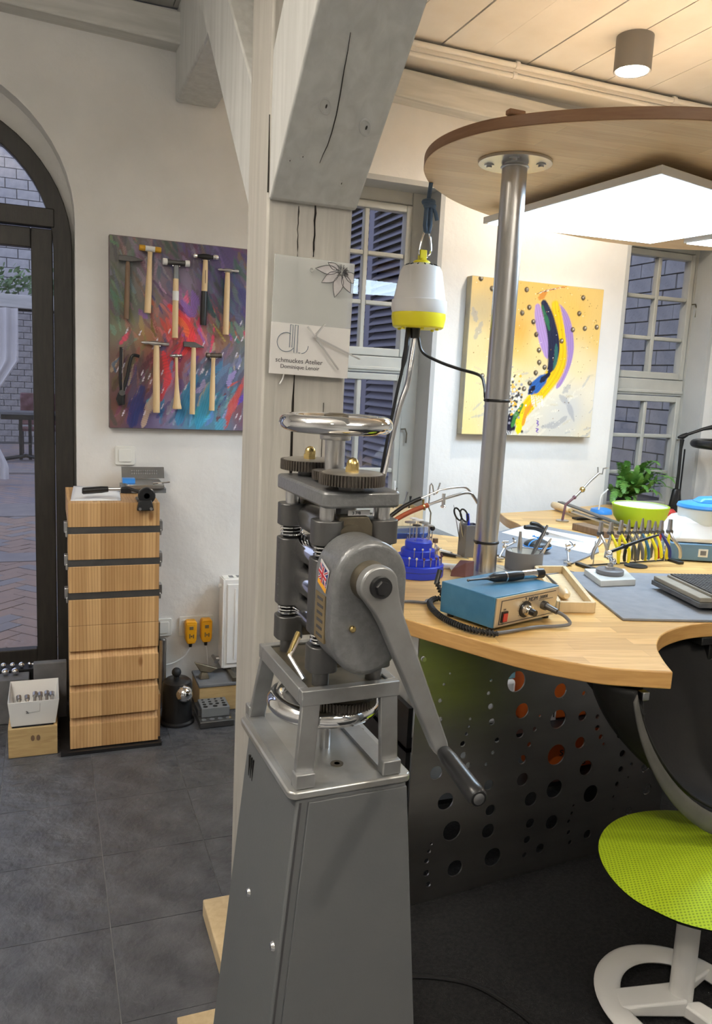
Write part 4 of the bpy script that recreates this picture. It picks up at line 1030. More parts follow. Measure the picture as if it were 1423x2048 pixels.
def led(pts, label):
    t = thing('led_lamp', label, 'lamp', (pts[0][0], pts[0][1], 2.13))
    cx_ = sum(p[0] for p in pts)/4; cy_ = sum(p[1] for p in pts)/4
    ins = [(cx_+(p[0]-cx_)*.965, cy_+(p[1]-cy_)*.965) for p in pts]
    part('frame', MB().prism(pts, 2.133, 2.158), 'whitemetal', t, None, True, .002)
    part('diffuser', MB().prism(ins, 2.1302, 2.1329), 'led', t, 'glowing white diffuser', True)
    for p in ins: part('spacer', MB().cyl((cx_+(p[0]-cx_)*.8, cy_+(p[1]-cy_)*.8, 2.158), (cx_+(p[0]-cx_)*.8, cy_+(p[1]-cy_)*.8, 2.190), .008, None, 12), 'steel', t, None, True)
led([(1.645, 1.94), (2.445, 2.139), (2.356, 2.80), (1.585, 2.85)], 'large glowing square light panel under the canopy beside the steel column')
led([(2.54, 2.16), (3.04, 2.28), (2.96, 2.66), (2.455, 2.72)], 'second glowing light panel under the canopy at the right picture edge')

# ---- flexible shaft motor hanging from the canopy
mo = thing('hanging_motor', 'white and yellow flexible shaft motor hanging on a rope from the canopy', 'motor', (1.23, 2.62, 1.70))
ax_ = (1.226, 2.62)
part('rope', MB().tube([(1.236, 2.605, 2.19), (1.238, 2.62, 2.145), (1.236, 2.62, 2.115)], .0075, 8), 'rope', mo, None, True)
part('knot', MB().torus((1.236, 2.615, 2.128), .016, .009, 16, 8, None).torus((1.240, 2.612, 2.116), .014, .009, 16, 8), 'rope', mo, None, True)
part('rope_tail', MB().tube([(1.246, 2.612, 2.12), (1.262, 2.61, 2.095), (1.270, 2.61, 2.07)], .007, 8), 'rope', mo, None, True)
part('rope_loop', MB().tube([(1.230, 2.615, 2.12), (1.228, 2.615, 2.05), (1.232, 2.615, 2.028), (1.242, 2.615, 2.028), (1.246, 2.615, 2.05), (1.245, 2.615, 2.115)], .0085, 8), 'rope', mo, None, True)
part('snap_hook', MB().tube(smooth_line([(1.236, 2.616, 2.035), (1.224, 2.616, 2.02), (1.212, 2.616, 1.97), (1.216, 2.618, 1.948), (1.236, 2.62, 1.944), (1.254, 2.618, 1.955), (1.256, 2.616, 1.975), (1.248, 2.616, 2.02), (1.236, 2.616, 2.035)], 4), .0036, 8), 'chrome', mo, None, True)
part('hanger', MB().box(1.214, 1.240, 2.61, 2.632, 1.925, 1.968).box(1.218, 1.236, 2.60, 2.642, 1.92, 1.94).lathe([(.030, 1.922), (.030, 1.928), (.024, 1.933), (.0001, 1.933)], 24, None, (*ax_, 0)), 'yellow', mo, 'yellow hanging lug', True, .002)
part('housing', MB().lathe([(.0001, 1.752), (.094, 1.752), (.0985, 1.765), (.097, 1.795), (.0935, 1.797), (.0915, 1.80), (.074, 1.895), (.066, 1.910), (.032, 1.9225), (.0001, 1.9225)], 48, None, (*ax_, 0)), 'whitemetal', mo, 'white tapered housing', True)
part('yellow_base', MB().lathe([(.0001, 1.700), (.084, 1.700), (.090, 1.705), (.096, 1.735), (.095, 1.7515), (.0001, 1.7515)], 48, None, (*ax_, 0)), 'yellow', mo, 'yellow base ring', True)
for k in range(14):
    a = 2*PI*k/14; c_, s_ = math.cos(a), math.sin(a)
    part('cooling_slot', MB().tube([(ax_[0]+.046*c_, ax_[1]+.046*s_, 1.9180), (ax_[0]+.060*c_, ax_[1]+.060*s_, 1.9132)], .0022, 6), 'slot', mo, None, True)
for k in range(6):
    a = 2*PI*k/6+.3
    part('foot_nub', MB().cyl((ax_[0]+.07*math.cos(a), ax_[1]+.07*math.sin(a), 1.694), (ax_[0]+.07*math.cos(a), ax_[1]+.07*math.sin(a), 1.7005), .006, None, 10), 'yellow', mo, None, True)
part('shaft_socket', MB().cyl((1.214, 2.615, 1.665), (1.214, 2.615, 1.701), .016, .018, 20), 'black', mo, None, True)
fs = smooth_line([(1.214, 2.615, 1.668), (1.208, 2.61, 1.63), (1.196, 2.60, 1.56), (1.188, 2.60, 1.50), (1.166, 2.60, 1.43), (1.14, 2.6, 1.30), (1.118, 2.59, 1.20), (1.09, 2.58, 1.10), (1.06, 2.55, .96), (1.045, 2.50, .912)], 6)
part('flexible_shaft', MB().tube(fs, .0085, 12), 'brushed', mo, 'bright metal flexible shaft', True)
rings = MB()
for p, q in zip(fs[6:30], fs[7:31]):
    for t in (0, .25, .5, .75):
        c0 = p.lerp(q, t); d = (q-p).normalized()*.0014; g = MB().tube([c0-d, c0+d], .0105, 10); rings.add(g.v, g.f)
part('shaft_coils', rings, 'steel', mo, None, True)
part('motor_cable', MB().tube(smooth_line([(1.226, 2.62, 1.701), (1.228, 2.61, 1.66), (1.242, 2.60, 1.617), (1.285, 2.56, 1.588), (1.335, 2.50, 1.565), (1.375, 2.42, 1.545), (1.350, 2.34, 1.51), (1.315, 2.268, 1.475), (1.335, 2.284, 1.42), (1.352, 2.282, 1.20), (1.352, 2.282, 1.0), (1.352, 2.283, .912)], 6), .0055, 8), 'black', mo, 'black cable', True)
part('pedal_cable', MB().tube(smooth_line([(1.19, 2.62, 1.701), (1.183, 2.61, 1.66), (1.174, 2.60, 1.604), (1.146, 2.60, 1.446), (1.115, 2.60, 1.25), (1.10, 2.60, 1.10), (1.08, 2.57, .95), (1.06, 2.5, .907)], 6), [.010]*14+[.006]*29, 8), 'black', mo, None, True)

# ================================================================ LEFT SIDE: CABINET AND WHAT STANDS AROUND IT
cab = thing('pine_cabinet', 'tall narrow pine drawer cabinet with dark steel strips beside the door', 'cabinet', (.234, 3.36, 0))
cx0, cx1, cy0, cy1 = .064, .403, 3.140, 3.575
part('carcass', MB().box(cx0+.006, cx1-.006, cy0+.035, cy1, .016, .905), 'pine', cab, None, True)
part('base_board', MB().box(cx0-.035, cx1+.012, cy0-.035, cy1+.01, .0005, .014), 'black', cab, 'black base board', True)
def front(name, z0, z1, y0, mat='pine', yt=None):
    yt = y0 if yt is None else yt
    return part(name, MB().hexa([(cx0, y0, z0), (cx1, y0, z0), (cx1, cy0+.045, z0), (cx0, cy0+.045, z0)], [(cx0, yt, z1), (cx1, yt, z1), (cx1, cy0+.045, z1), (cx0, cy0+.045, z1)]), mat, cab, None, True, .0015)
front('top_block', .907, 1.000, cy0)
part('top_slab', MB().box(cx0, cx1, cy0+.045, cy1, .905, 1.000), 'pine', cab, None, True)
for (za, zb) in ((.779, .880), (.649, .752)): front('drawer_front', za, zb, cy0)
for (za, zb) in ((.880, .907), (.752, .779), (.622, .649)):
    ss_ = part('steel_strip', MB().box(cx0-.003, cx1+.003, cy0+.004, cy0+.04, za, zb), 'darksteel', cab, None, True)
    for xx, s_ in ((cx0, -1), (cx1, 1)):
        part('latch', MB().box(min(xx, xx+.014*s_), max(xx, xx+.014*s_), cy0+.012, cy0+.05, za+.004, zb+.018).box(min(xx, xx+.009*s_), max(xx, xx+.009*s_), cy0+.005, cy0+.03, za-.012, za+.01), 'steel', ss_, None, True, .002)
front('drawer_front', .517, .621, cy0); front('drawer_front', .414, .516, cy0)
for i, (za, zb, zc) in enumerate(((.281, .386, .414), (.146, .251, .281), (.018, .112, .146))):
    front('drawer_front', za, zb, cy0-.014, 'pine', cy0-.008)
    part('lip_groove', MB().hexa([(cx0+.002, cy0+.0, zb), (cx1-.002, cy0+.0, zb), (cx1-.002, cy0+.04, zb), (cx0+.002, cy0+.04, zb)], [(cx0+.002, cy0+.022, zc), (cx1-.002, cy0+.022, zc), (cx1-.002, cy0+.04, zc), (cx0+.002, cy0+.04, zc)]), 'pine', cab, None, True)
part('drawer_tray', MB().box(cx1-.004, cx1+.012, cy0+.02, cy0+.40, .016, .20).hexa([(cx1-.004, cy0, .20), (cx1+.012, cy0+.03, .20), (cx1+.012, cy0+.40, .20), (cx1-.004, cy0+.40, .20)], [(cx1-.004, cy0-.0, .245), (cx1-.002, cy0+.03, .245), (cx1-.002, cy0+.4, .245), (cx1-.004, cy0+.4, .245)]), 'pine', cab, None, True)
# on top of the cabinet
def sheet(u, v):
    return (.075+.185*u+.02*v, 3.19+.33*v, 1.0015+.010*math.sin(u*2.6)*math.sin(v*3.0)+.012*(1-u)*v)
o = single('paper_sheet', MB().grid(sheet, 10, 10), 'greymat', 'curled grey sheet lying on top of the pine cabinet', 'paper'); so = o.modifiers.new('thick', 'SOLIDIFY'); so.thickness = .001
o.data.materials.clear(); o.data.materials.append(M['paper'])
sw_ = thing('lever_shear', 'black handled lever tool clamped on the top edge of the pine cabinet', 'tool', (.33, 3.19, 1.0005))
part('grip', MB().tube([(.118, 3.22, 1.035), (.122, 3.22, 1.035), (.19, 3.22, 1.040), (.215, 3.22, 1.042)], [.010, .0135, .0135, .011], 16), 'black', sw_, 'black grip', True)
part('shaft', MB().tube([(.215, 3.22, 1.042), (.27, 3.21, 1.044)], .008, 12), 'steel', sw_, None, True)
part('arm', MB().tube([(.265, 3.21, 1.046), (.285, 3.20, 1.05), (.33, 3.17, 1.036), (.352, 3.15, 1.030)], .006, 10).box(.26, .30, 3.19, 3.23, 1.030, 1.048), 'black', sw_, None, True)
part('pivot_wheel', MB().lathe([(.010, -.008), (.030, -.008), (.033, -.004), (.033, .006), (.029, .010), (.010, .010)], 30, Matrix.Translation((.352, 3.135, 1.028)) @ Matrix.Rotation(PI/2, 4, 'X')), 'black', sw_, None, True)
part('pivot_hub', MB().cyl((.352, 3.125, 1.028), (.352, 3.145, 1.028), .011, None, 18), 'steel', sw_, None, True)
part('clamp_block', MB().hexa([(.314, 3.112, .972), (.378, 3.112, .972), (.378, 3.138, .972), (.314, 3.138, .972)], [(.322, 3.118, 1.012), (.370, 3.118, 1.012), (.370, 3.138, 1.012), (.322, 3.138, 1.012)]).box(.318, .374, 3.138, 3.22, 1.0008, 1.012), 'black', sw_, None, True, .003)
for xx in (.325, .367): part('bolt', MB().cyl((xx, 3.106, .980), (xx, 3.113, .980), .006, None, 6), 'steel', sw_, None, True)
pt = thing('steel_plate_stack', 'stack of stamped steel plates lying behind the lever tool on the cabinet', 'plates', (.36, 3.5, 1.001))
part('plate', MB().box(.285, .46, 3.38, 3.56, 1.0012, 1.022), 'gunmetal', pt, None, True, .002)
part('plate', MB().box(.30, .45, 3.36, 3.54, 1.0225, 1.040), 'steel', pt, None, True, .002)
part('stamped_plate', MB().hexa([(.295, 3.555, 1.042), (.475, 3.555, 1.042), (.475, 3.57, 1.042), (.295, 3.57, 1.042)], [(.295, 3.575, 1.088), (.475, 3.575, 1.088), (.475, 3.59, 1.088), (.295, 3.59, 1.088)]), 'darksteel', pt, None, True)
for k in range(12): part('stamp_mark', MB().box(.335+.0095*k, .3405+.0095*k, 3.560, 3.566, 1.058, 1.066).box(.335+.0095*k, .3405+.0095*k, 3.563, 3.569, 1.07, 1.076), 'steel', pt, None, True)
part('blue_block', MB().box(.285, .335, 3.40, 3.44, 1.0405, 1.060), 'skyblue', pt, 'bright blue block', True)
part('rod', MB().tube([(.40, 3.35, 1.046), (.475, 3.40, 1.046)], .004, 8), 'chrome', pt, None, True)
# crate with white bin
cr = thing('wooden_case', 'small beech drawer box on the slate floor left of the pine cabinet', 'drawer', (-.07, 3.24, 0))
part('box_front', MB().box(-.160, .018, 3.140, 3.155, .001, .118), 'cratewood', cr, None, True, .002)
part('box_side', MB().box(-.160, -.147, 3.1555, 3.36, .001, .118), 'cratewood', cr, None, True)
part('box_side', MB().box(.005, .018, 3.1555, 3.36, .001, .118), 'cratewood', cr, None, True)
part('box_back', MB().box(-.147, .005, 3.347, 3.36, .001, .118), 'cratewood', cr, None, True)
part('box_floor', MB().box(-.147, .005, 3.1555, 3.347, .001, .010), 'cratewood', cr, None, True)
for dx_ in (-.072, -.052): part('stain', MB().prism([(dx_+.007*math.cos(a), .076+.012*math.sin(a)) for a in [PI*i/8 for i in range(16)]], 3.1393, 3.1405, 'y'), 'darkwood', cr, None, True)
part('inner_tray', MB().box(-.145, .003, 3.16, 3.345, .10, .1175), 'black', cr, 'black inner tray', True)
bn_ = thing('white_bin', 'white plastic bin with small steel tools standing on the wooden drawer box', 'bin', (-.065, 3.26, .1185))
bo = (-.150, .012, 3.165, 3.34); tp = (-.160, .026, 3.152, 3.385); zb0, zb1 = .119, .222
def ringbox(a, b, za, zb, t):
    mb = MB()
    A = [(a[0], a[2]), (a[1], a[2]), (a[1], a[3]), (a[0], a[3])]; B = [(b[0], b[2]), (b[1], b[2]), (b[1], b[3]), (b[0], b[3])]
    def ins(r, t): return [(r[0]+t, r[2]+t), (r[1]-t, r[2]+t), (r[1]-t, r[3]-t), (r[0]+t, r[3]-t)]
    Ai, Bi = ins(a, t), ins(b, t)
    vs = [(*p, za) for p in A]+[(*p, zb) for p in B]+[(*p, zb) for p in Bi]+[(*p, za+t) for p in Ai]
    fs = [(0, 3, 2, 1), (12, 13, 14, 15)]
    for k in range(3):
        for i in range(4): fs.append((k*4+i, k*4+(i+1) % 4, k*4+4+(i+1) % 4, k*4+4+i))
    return mb.add(vs, fs)
part('shell', ringbox(bo, tp, zb0, zb1, .003), 'white', bn_, None, True, .004)
part('pen_mark', MB().tube([(-.095, 3.1555, .182), (-.088, 3.1560, .178), (-.094, 3.1562, .174), (-.085, 3.1562, .173)], .0016, 6).tube([(-.088, 3.1562, .174), (-.045, 3.1555, .178), (-.044, 3.151, .212)], .0005, 5), 'ink', bn_, None, True)
bl_ = []
for k, (xx, yy, ln, an) in enumerate(((-.122, 3.25, .07, .06), (-.066, 3.265, .09, -.04), (-.043, 3.26, .085, .03), (-.020, 3.265, .09, .0), (.000, 3.26, .075, .02), (-.092, 3.25, .065, .05))):
    b_ = thing('steel_punch', '%s small steel punch from the left lying in the white bin' % ORD[(0, 2, 3, 4, 5, 1)[k]], 'punch', (xx, yy, .1235), an, 'punches in the white bin')
    part('shank', MB().tube([(0, -ln/2, .007), (0, ln/2-.01, .060)], .0062, 10), 'steel', b_)
    part('head', MB().cyl((0, ln/2-.012, .0605), (0, ln/2+.004, .069), .0100, None, 14), 'steel', b_)
# threshold things at the door: stone blocks and steel balls
db = thing('dapping_block', 'dark grey stone block with row of steel balls before the glass door', 'block', (-.25, 3.52, 0))
part('block', MB().box(-.45, -.090, 3.47, 3.56, .001, .195), 'concrete', db, None, True, .003)
part('ball_tray', MB().box(-.45, -.068, 3.562, 3.64, .001, .205), 'black', db, None, True, .002)
for k, (xx, yy, rr) in enumerate(((-.195, 3.595, .012), (-.185, 3.53, .0155), (-.158, 3.59, .012), (-.146, 3.53, .0155), (-.122, 3.58, .0135), (-.090, 3.60, .0085), (-.076, 3.60, .006), (-.235, 3.55, .014))):
    single('steel_ball', MB().sphere((xx, yy, (.206 if yy > 3.56 else .196)+rr), rr, 16), 'chrome', ['polished steel ball at left of the rear row before the door', 'larger steel ball left of middle in the front row at the door', 'polished steel ball second in the rear row before the door', 'larger steel ball right of middle in the front row at the door', 'polished steel ball third in the rear row before the door', 'small steel ball second from the right in the rear row at the door', 'smallest steel ball at the right end of the rear row at the door', 'steel ball nearest the left picture edge before the door'][k], 'ball', 'steel balls at the door')
single('stone_slab', MB().box(-.072, .060, 3.46, 3.50, .001, .262), 'concrete', 'upright dark stone slab between glass door and pine cabinet', 'slab', bevel=.004)
single('iron_bar', MB().box(-.01, .026, 3.375, 3.45, .001, .16), 'darksteel', 'dark iron block standing behind the drawer box beside the pine cabinet', 'block', bevel=.003)
# light switch, sockets, adapters
def plate(nm, x0, x1, z0, z1, label, cat, rockers, y=D):
    t = thing(nm, label, cat, ((x0+x1)/2, y, z0))
    part('frame', MB().prism(rrect(x0, x1, z0, z1, .008), y-.010, y-.0008, 'y'), 'offwhite', t, None, True, .002)
    for (a, b) in rockers:
        part('insert', MB().prism(rrect(a, b, z0+.014, z1-.014, .006), y-.0135, y-.0102, 'y'), 'offwhite', t, None, True, .0015)
    return t
plate('light_switch', .270, .355, 1.093, 1.177, 'white light switch under the hammer painting', 'switch', [(.285, .340)])
plate('wall_outlet', .440, .524, .296, .380, 'single white socket half hidden behind the pine cabinet', 'socket', [(.455, .510)])
plate('double_outlet', .556, .718, .290, .384, 'white double socket beneath the two yellow adapters', 'socket', [(.572, .628), (.646, .702)])
for k, (xx, zz) in enumerate(((.606, .253), (.677, .256))):
    a_ = thing('plug_adapter', ['left yellow safety plug adapter in the double socket', 'right yellow safety plug adapter next to the radiator'][k], 'adapter', (xx, 3.606, zz), 0, 'yellow adapters')
    part('body', MB().prism([(-.025, .03), (-.017, .012), (.017, .012), (.025, .03), (.026, .112), (.020, .122), (-.020, .122), (-.026, .112)], -.045, -.0005, 'y'), 'orange', a_, None, bevel=.005)
    part('face', MB().prism([(-.016, .024), (.016, .024), (.019, .03), (.020, .108), (-.020, .108), (-.019, .03)], -.0462, -.044, 'y'), 'orange', a_, None, bevel=.001)
    part('button', MB().box(-.009, .009, -.0485, -.046, .082, .098), 'brasspl', a_, None, bevel=.001)
    part('icon', MB().box(-.010, -.005, -.0469, -.046, .04, .062).box(-.003, .004, -.0469, -.046, .046, .054).box(.007, .012, -.0469, -.046, .040, .058), 'brasspl', a_)
    part('strain_relief', MB().cyl((0, -.022, .013), (0, -.022, -.008), .009, .007, 14), 'black', a_)
    if k == 0: pts = [(0, -.022, -.006), (-.006, -.022, -.022), (-.030, -.020, -.055), (-.075, -.018, -.082), (-.115, -.016, -.090)]
    else: pts = [(0, -.022, -.006), (.005, -.022, -.03), (.012, -.022, -.08), (.012, -.03, -.122)]
    part('cable', MB().tube(smooth_line(pts, 5), .0038, 8), 'white', a_)
# radiator behind the post
rd = thing('radiator', 'white panel radiator on the wall behind the timber post', 'radiator', (.95, 3.55, .15))
part('panel', MB().box(.742, 1.12, 3.50, 3.515, .155, .585), 'whitemetal', rd, None, True, .006)
part('panel', MB().box(.742, 1.12, 3.565, 3.58, .155, .585), 'whitemetal', rd, None, True, .006)
part('side_cover', MB().box(.736, .742, 3.498, 3.582, .16, .582), 'whitemetal', rd, None, True, .002)
part('raised_field', MB().box(.757, 1.10, 3.494, 3.5005, .18, .56).box(.79, .80, 3.49, 3.495, .20, .54).box(.84, .85, 3.49, 3.495, .20, .54), 'whitemetal', rd, None, True, .003)
part('top_grille', MB().box(.742, 1.12, 3.5155, 3.5645, .578, .586), 'offwhite', rd, None, True)
for k in range(10): part('grille_slot', MB().box(.77+.035*k, .79+.035*k, 3.522, 3.558, .5855, .5868), 'greycup', rd, None, True)
part('vent_valve', MB().cyl((.724, 3.54, .545), (.738, 3.54, .545), .009, None, 14), 'whitemetal', rd, None, True)
part('drain_valve', MB().cyl((.715, 3.56, .185), (.738, 3.56, .185), .012, None, 14).cyl((.715, 3.60, .185), (.715, 3.52, .185), .009, None, 12), 'steel', rd, None, True)
part('wall_bracket', MB().box(.8, .82, 3.5805, 3.6195, .2, .5), 'whitemetal', rd, None, True)
# black pot with chrome ball, stakes, crate with anvil, dapping plates
po = thing('black_lever_press', 'black cylindrical press with ball grip and chrome ball beside the pine cabinet', 'press', (.508, 3.325, 0))
part('body', MB().lathe([(.0001, .001), (.076, .001), (.076, .010), (.066, .016), (.064, .06), (.063, .17), (.060, .186), (.048, .196), (.0001, .2)], 36, None, (.508, 3.325, 0)), 'black', po, None, True)
part('spout', MB().box(.450, .478, 3.30, 3.35, .165, .19), 'black', po, None, True, .008)
part('ball_grip', MB().sphere((.503, 3.318, .228), .0205, 20).cyl((.503, 3.318, .196), (.503, 3.318, .212), .012, None, 16), 'rubber', po, None, True)
part('chrome_ball', MB().sphere((.528, 3.266, .147), .037, 26), 'chrome', po, 'polished chrome ball', True)
part('side_foot', MB().box(.545, .570, 3.34, 3.39, .001, .03), 'black', po, None, True, .008)
for k, (x_, y_, h_, r_) in enumerate(((.436, 3.53, .385, .022), (.466, 3.50, .31, .017))):
    s_ = thing('steel_stake', ['taller dark iron stake leaning behind the pine cabinet', 'shorter grey steel stake leaning behind the black press'][k], 'stake', (x_, y_, 0), 0, 'steel stakes')
    part('rod', MB().cyl((0, 0, .001), (.004, .02, h_), r_*1.05, r_, 20), ['greasy', 'steel'][k], s_)
    part('tip', MB().cyl((.004, .02, h_), (.004, .0205, h_+.006), r_, r_*.7, 20), 'darksteel', s_)
ac = thing('anvil_crate', 'low grey wooden crate carrying a mini anvil under the yellow adapters', 'crate', (.70, 3.47, 0))
part('crate_body', MB().box(.615, .790, 3.385, 3.57, .001, .118), 'cratewood', ac, None, True, .003)
part('crate_lid', MB().box(.612, .792, 3.38, 3.575, .1185, .132), 'concrete', ac, None, True, .003)
part('handle_bar', MB().box(.765, .785, 3.39, 3.55, .1325, .15), 'greasy', ac, None, True, .002)
an = thing('mini_anvil', 'small worn horn anvil standing on the low crate near the radiator', 'anvil', (.655, 3.47, .1325))
part('horns', MB().hexa([(.630, 3.455, .168), (.678, 3.450, .160), (.678, 3.49, .160), (.630, 3.485, .168)], [(.604, 3.465, .212), (.712, 3.455, .176), (.712, 3.478, .176), (.604, 3.474, .212)]), 'greasy', an, None, True, .003)
part('waist', MB().hexa([(.628, 3.445, .133), (.672, 3.445, .133), (.672, 3.49, .133), (.628, 3.49, .133)], [(.638, 3.458, .165), (.664, 3.458, .163), (.664, 3.482, .163), (.638, 3.482, .165)]), 'greasy', an, None, True, .003)
dp = thing('swage_block', 'grey perforated steel swage block on a lower plate before the crate', 'swage block', (.66, 3.30, 0))
part('lower_plate', MB().box(.590, .738, 3.215, 3.372, .001, .030), 'darksteel', dp, None, True, .003)
part('upper_block', MB().box(.605, .728, 3.262, 3.372, .0302, .072), 'gunmetal', dp, None, True, .002)
part('side_brace', MB().box(.592, .6045, 3.28, 3.37, .0305, .060), 'darksteel', dp, None, True)
for i, n_ in enumerate((3, 4, 4, 4)):
    for j in range(n_):
        rr = (.0105, .0085, .007, .0055)[i]
        part('hole', MB().lathe([(.0001, .0008), (rr, .0008), (rr, 0)], 16, None, (.624+(.085/(n_-1))*j, 3.280+.026*i, .072)), 'slot', dp, None, True)
for j in range(4): part('hollow', MB().lathe([(.0001, .0008), (.012, .0008), (.012, 0)], 18, None, (.610+.036*j, 3.241, .030)), 'chrome', dp, None, True)
# ================================================================ PAINTINGS
def paint_mesh(name, W, H, nx, nz, img):
    vs = [(W*i/nx-W/2, 0, H*j/nz) for j in range(nz+1) for i in range(nx+1)]
    fs = [(j*(nx+1)+i, j*(nx+1)+i+1, (j+1)*(nx+1)+i+1, (j+1)*(nx+1)+i) for j in range(nz) for i in range(nx)]
    me = bpy.data.meshes.new(name); me.from_pydata(vs, [], fs)
    ca = me.color_attributes.new('paint', 'FLOAT_COLOR', 'POINT')
    a = np.ones((len(vs), 4), np.float32); a[:, :3] = img.reshape(-1, 3)
    ca.data.foreach_set('color', a.ravel()); me.update()
    return me
def lin(c):
    c = np.array(c, np.float32)/255; return np.where(c <= .04045, c/12.92, ((c+.055)/1.055)**2.4)
class Art:
    """colour field on a grid, u to the right, v upward, both 0..1; strokes are stamped along lines"""
    def __init__(s, nx, nz, seed): s.u, s.v = np.meshgrid(np.linspace(0, 1, nx+1), np.linspace(0, 1, nz+1)); s.im = np.zeros((nz+1, nx+1, 3), np.float32); s.r = np.random.RandomState(seed)
    def bg(s, pts):
        W = 0; acc = 0
        for (u, v, c) in pts:
            w_ = 1/((s.u-u)**2+(s.v-v)**2+.004)**1.6; acc = acc+w_[..., None]*lin(c); W = W+w_
        s.im = (acc/W[..., None]).astype(np.float32)
    def win(s, u0, u1, v0, v1):
        n_, m_ = s.u.shape[1]-1, s.u.shape[0]-1
        return slice(max(0, int(v0*m_)), max(0, int(v1*m_)+2)), slice(max(0, int(u0*n_)), max(0, int(u1*n_)+2))
    def stroke(s, pts, wd, c, al=1., rag=.25, taper=True):
        pts = np.array(pts, float); n_ = 40; t = np.linspace(0, 1, n_)*(len(pts)-1)
        i = np.minimum(t.astype(int), len(pts)-2); f_ = t-i; p = pts[i]*(1-f_)[:, None]+pts[i+1]*f_[:, None]
        if len(pts) > 2:
            k = np.ones(9)/9; p = np.stack([np.convolve(np.pad(p[:, d], 4, 'edge'), k, 'valid') for d in (0, 1)], 1)
        W_ = s.win(p[:, 0].min()-wd*1.6, p[:, 0].max()+wd*1.6, p[:, 1].min()-wd*1.6, p[:, 1].max()+wd*1.6)
        U, V = s.u[W_], s.v[W_]
        if U.size == 0: return
        dmin = np.full(U.shape, 9.); w0 = np.zeros(U.shape); side = np.zeros(U.shape)
        for j, (a, b) in enumerate(p):
            d = np.hypot(U-a, V-b); q = p[min(j+1, n_-1)]-p[max(j-1, 0)]; m_ = d < dmin
            dmin[m_] = d[m_]; w0[m_] = j/(n_-1); side[m_] = ((U-a)*q[1]-(V-b)*q[0])[m_]/(np.hypot(*q)+1e-6)
        wv = wd*(np.sin(np.pi*np.clip(w0*.9+.08, 0, 1))**.5 if taper else 1)
        ph = s.r.rand()*9
        bris = np.sin(side/wd*9+ph)*np.sin(side/wd*23+2*ph)            # bristle marks along the stroke
        ns = np.sin(w0*13+ph)*.4+bris*.6
        msk = np.clip((wv*(1+rag*ns)-dmin)/(wd*.22)+.5, 0, 1)*al
        col = lin(c)*(1+.22*bris)[..., None]
        s.im[W_] = s.im[W_]*(1-msk[..., None])+np.clip(col, 0, 1)*msk[..., None]
    def dot(s, u, v, r, c, al=1, asp=1.):
        W_ = s.win(u-r*2, u+r*2, v-r*2, v+r*2); d = np.hypot(s.u[W_]-u, (s.v[W_]-v)*asp); msk = np.clip((r-d)/(r*.3)+.5, 0, 1)*al
        s.im[W_] = s.im[W_]*(1-msk[..., None])+lin(c)*msk[..., None]
# painting with the hammers
A = Art(300, 300, 4)
A.bg([(0, 1, (110, 110, 105)), (.3, .97, (90, 85, 88)), (.45, .93, (75, 65, 85)), (.6, .95, (80, 65, 120)), (.9, .95, (120, 90, 60)), (.1, .8, (110, 115, 110)), (.22, .78, (135, 125, 140)), (.4, .78, (150, 140, 165)), (.55, .8, (70, 70, 125)), (.7, .75, (60, 62, 115)), (.88, .85, (120, 105, 80)), (1, .75, (200, 140, 70)), (.97, .65, (175, 120, 75)), (.05, .68, (90, 105, 85)), (.18, .62, (110, 125, 120)), (.38, .68, (130, 95, 150)), (.55, .65, (40, 85, 85)), (.7, .6, (60, 60, 110)), (.08, .52, (115, 125, 100)), (.2, .5, (165, 115, 70)), (.36, .55, (195, 95, 95)), (.42, .48, (235, 60, 80)), (.6, .5, (150, 110, 70)), (.8, .5, (90, 125, 100)), (.95, .48, (120, 150, 170)), (.05, .35, (120, 95, 85)), (.15, .3, (60, 50, 60)), (.3, .33, (180, 60, 60)), (.5, .3, (55, 120, 150)), (.65, .3, (90, 110, 150)), (.8, .35, (120, 140, 140)), (.95, .3, (110, 95, 200)), (.05, .1, (120, 80, 60)), (.15, .1, (40, 50, 110)), (.3, .12, (150, 130, 170)), (.45, .08, (60, 150, 185)), (.6, .08, (80, 150, 180)), (.7, .1, (140, 75, 75)), (.82, .1, (50, 50, 120)), (1, .1, (40, 120, 190))])
rn = np.random.RandomState(8)
pal = {'top': [(140, 130, 150), (95, 80, 140), (60, 60, 120), (120, 100, 80), (85, 85, 90), (170, 150, 175), (40, 80, 80)],
       'mid': [(230, 70, 60), (240, 60, 110), (215, 110, 60), (60, 130, 120), (120, 150, 130), (70, 65, 130), (190, 140, 80), (150, 90, 190)],
       'low': [(50, 140, 190), (40, 60, 130), (220, 80, 60), (190, 170, 220), (90, 70, 190), (70, 170, 200), (120, 60, 60), (200, 180, 150), (30, 90, 130)]}
base = A.im.copy()
for k in range(620):
    v = rn.rand(); u = rn.rand(); key = 'top' if v > .66 else ('mid' if v > .42 else 'low')
    b0 = base[min(300, int(v*300)), min(300, int(u*300))]; b0 = 255*np.where(b0 < .0031, b0*12.92, 1.055*b0**(1/2.4)-.055)
    c = np.clip(b0*(.72+.62*rn.rand())+rn.randn(3)*13, 12, 250)
    if rn.rand() < (.10 if key == 'top' else .22): c = pal[key][rn.randint(len(pal[key]))]
    lo_ = .06+.12*rn.rand(); an_ = math.radians((115 if v > .45 else 68)+rn.randn()*15)
    A.stroke([(u, v), (u+.5*lo_*math.cos(an_)+.012*rn.randn(), v+.5*lo_*math.sin(an_)), (u+lo_*math.cos(an_), v+lo_*math.sin(an_))], .005+.011*rn.rand(), c, .45+.4*rn.rand(), .5)
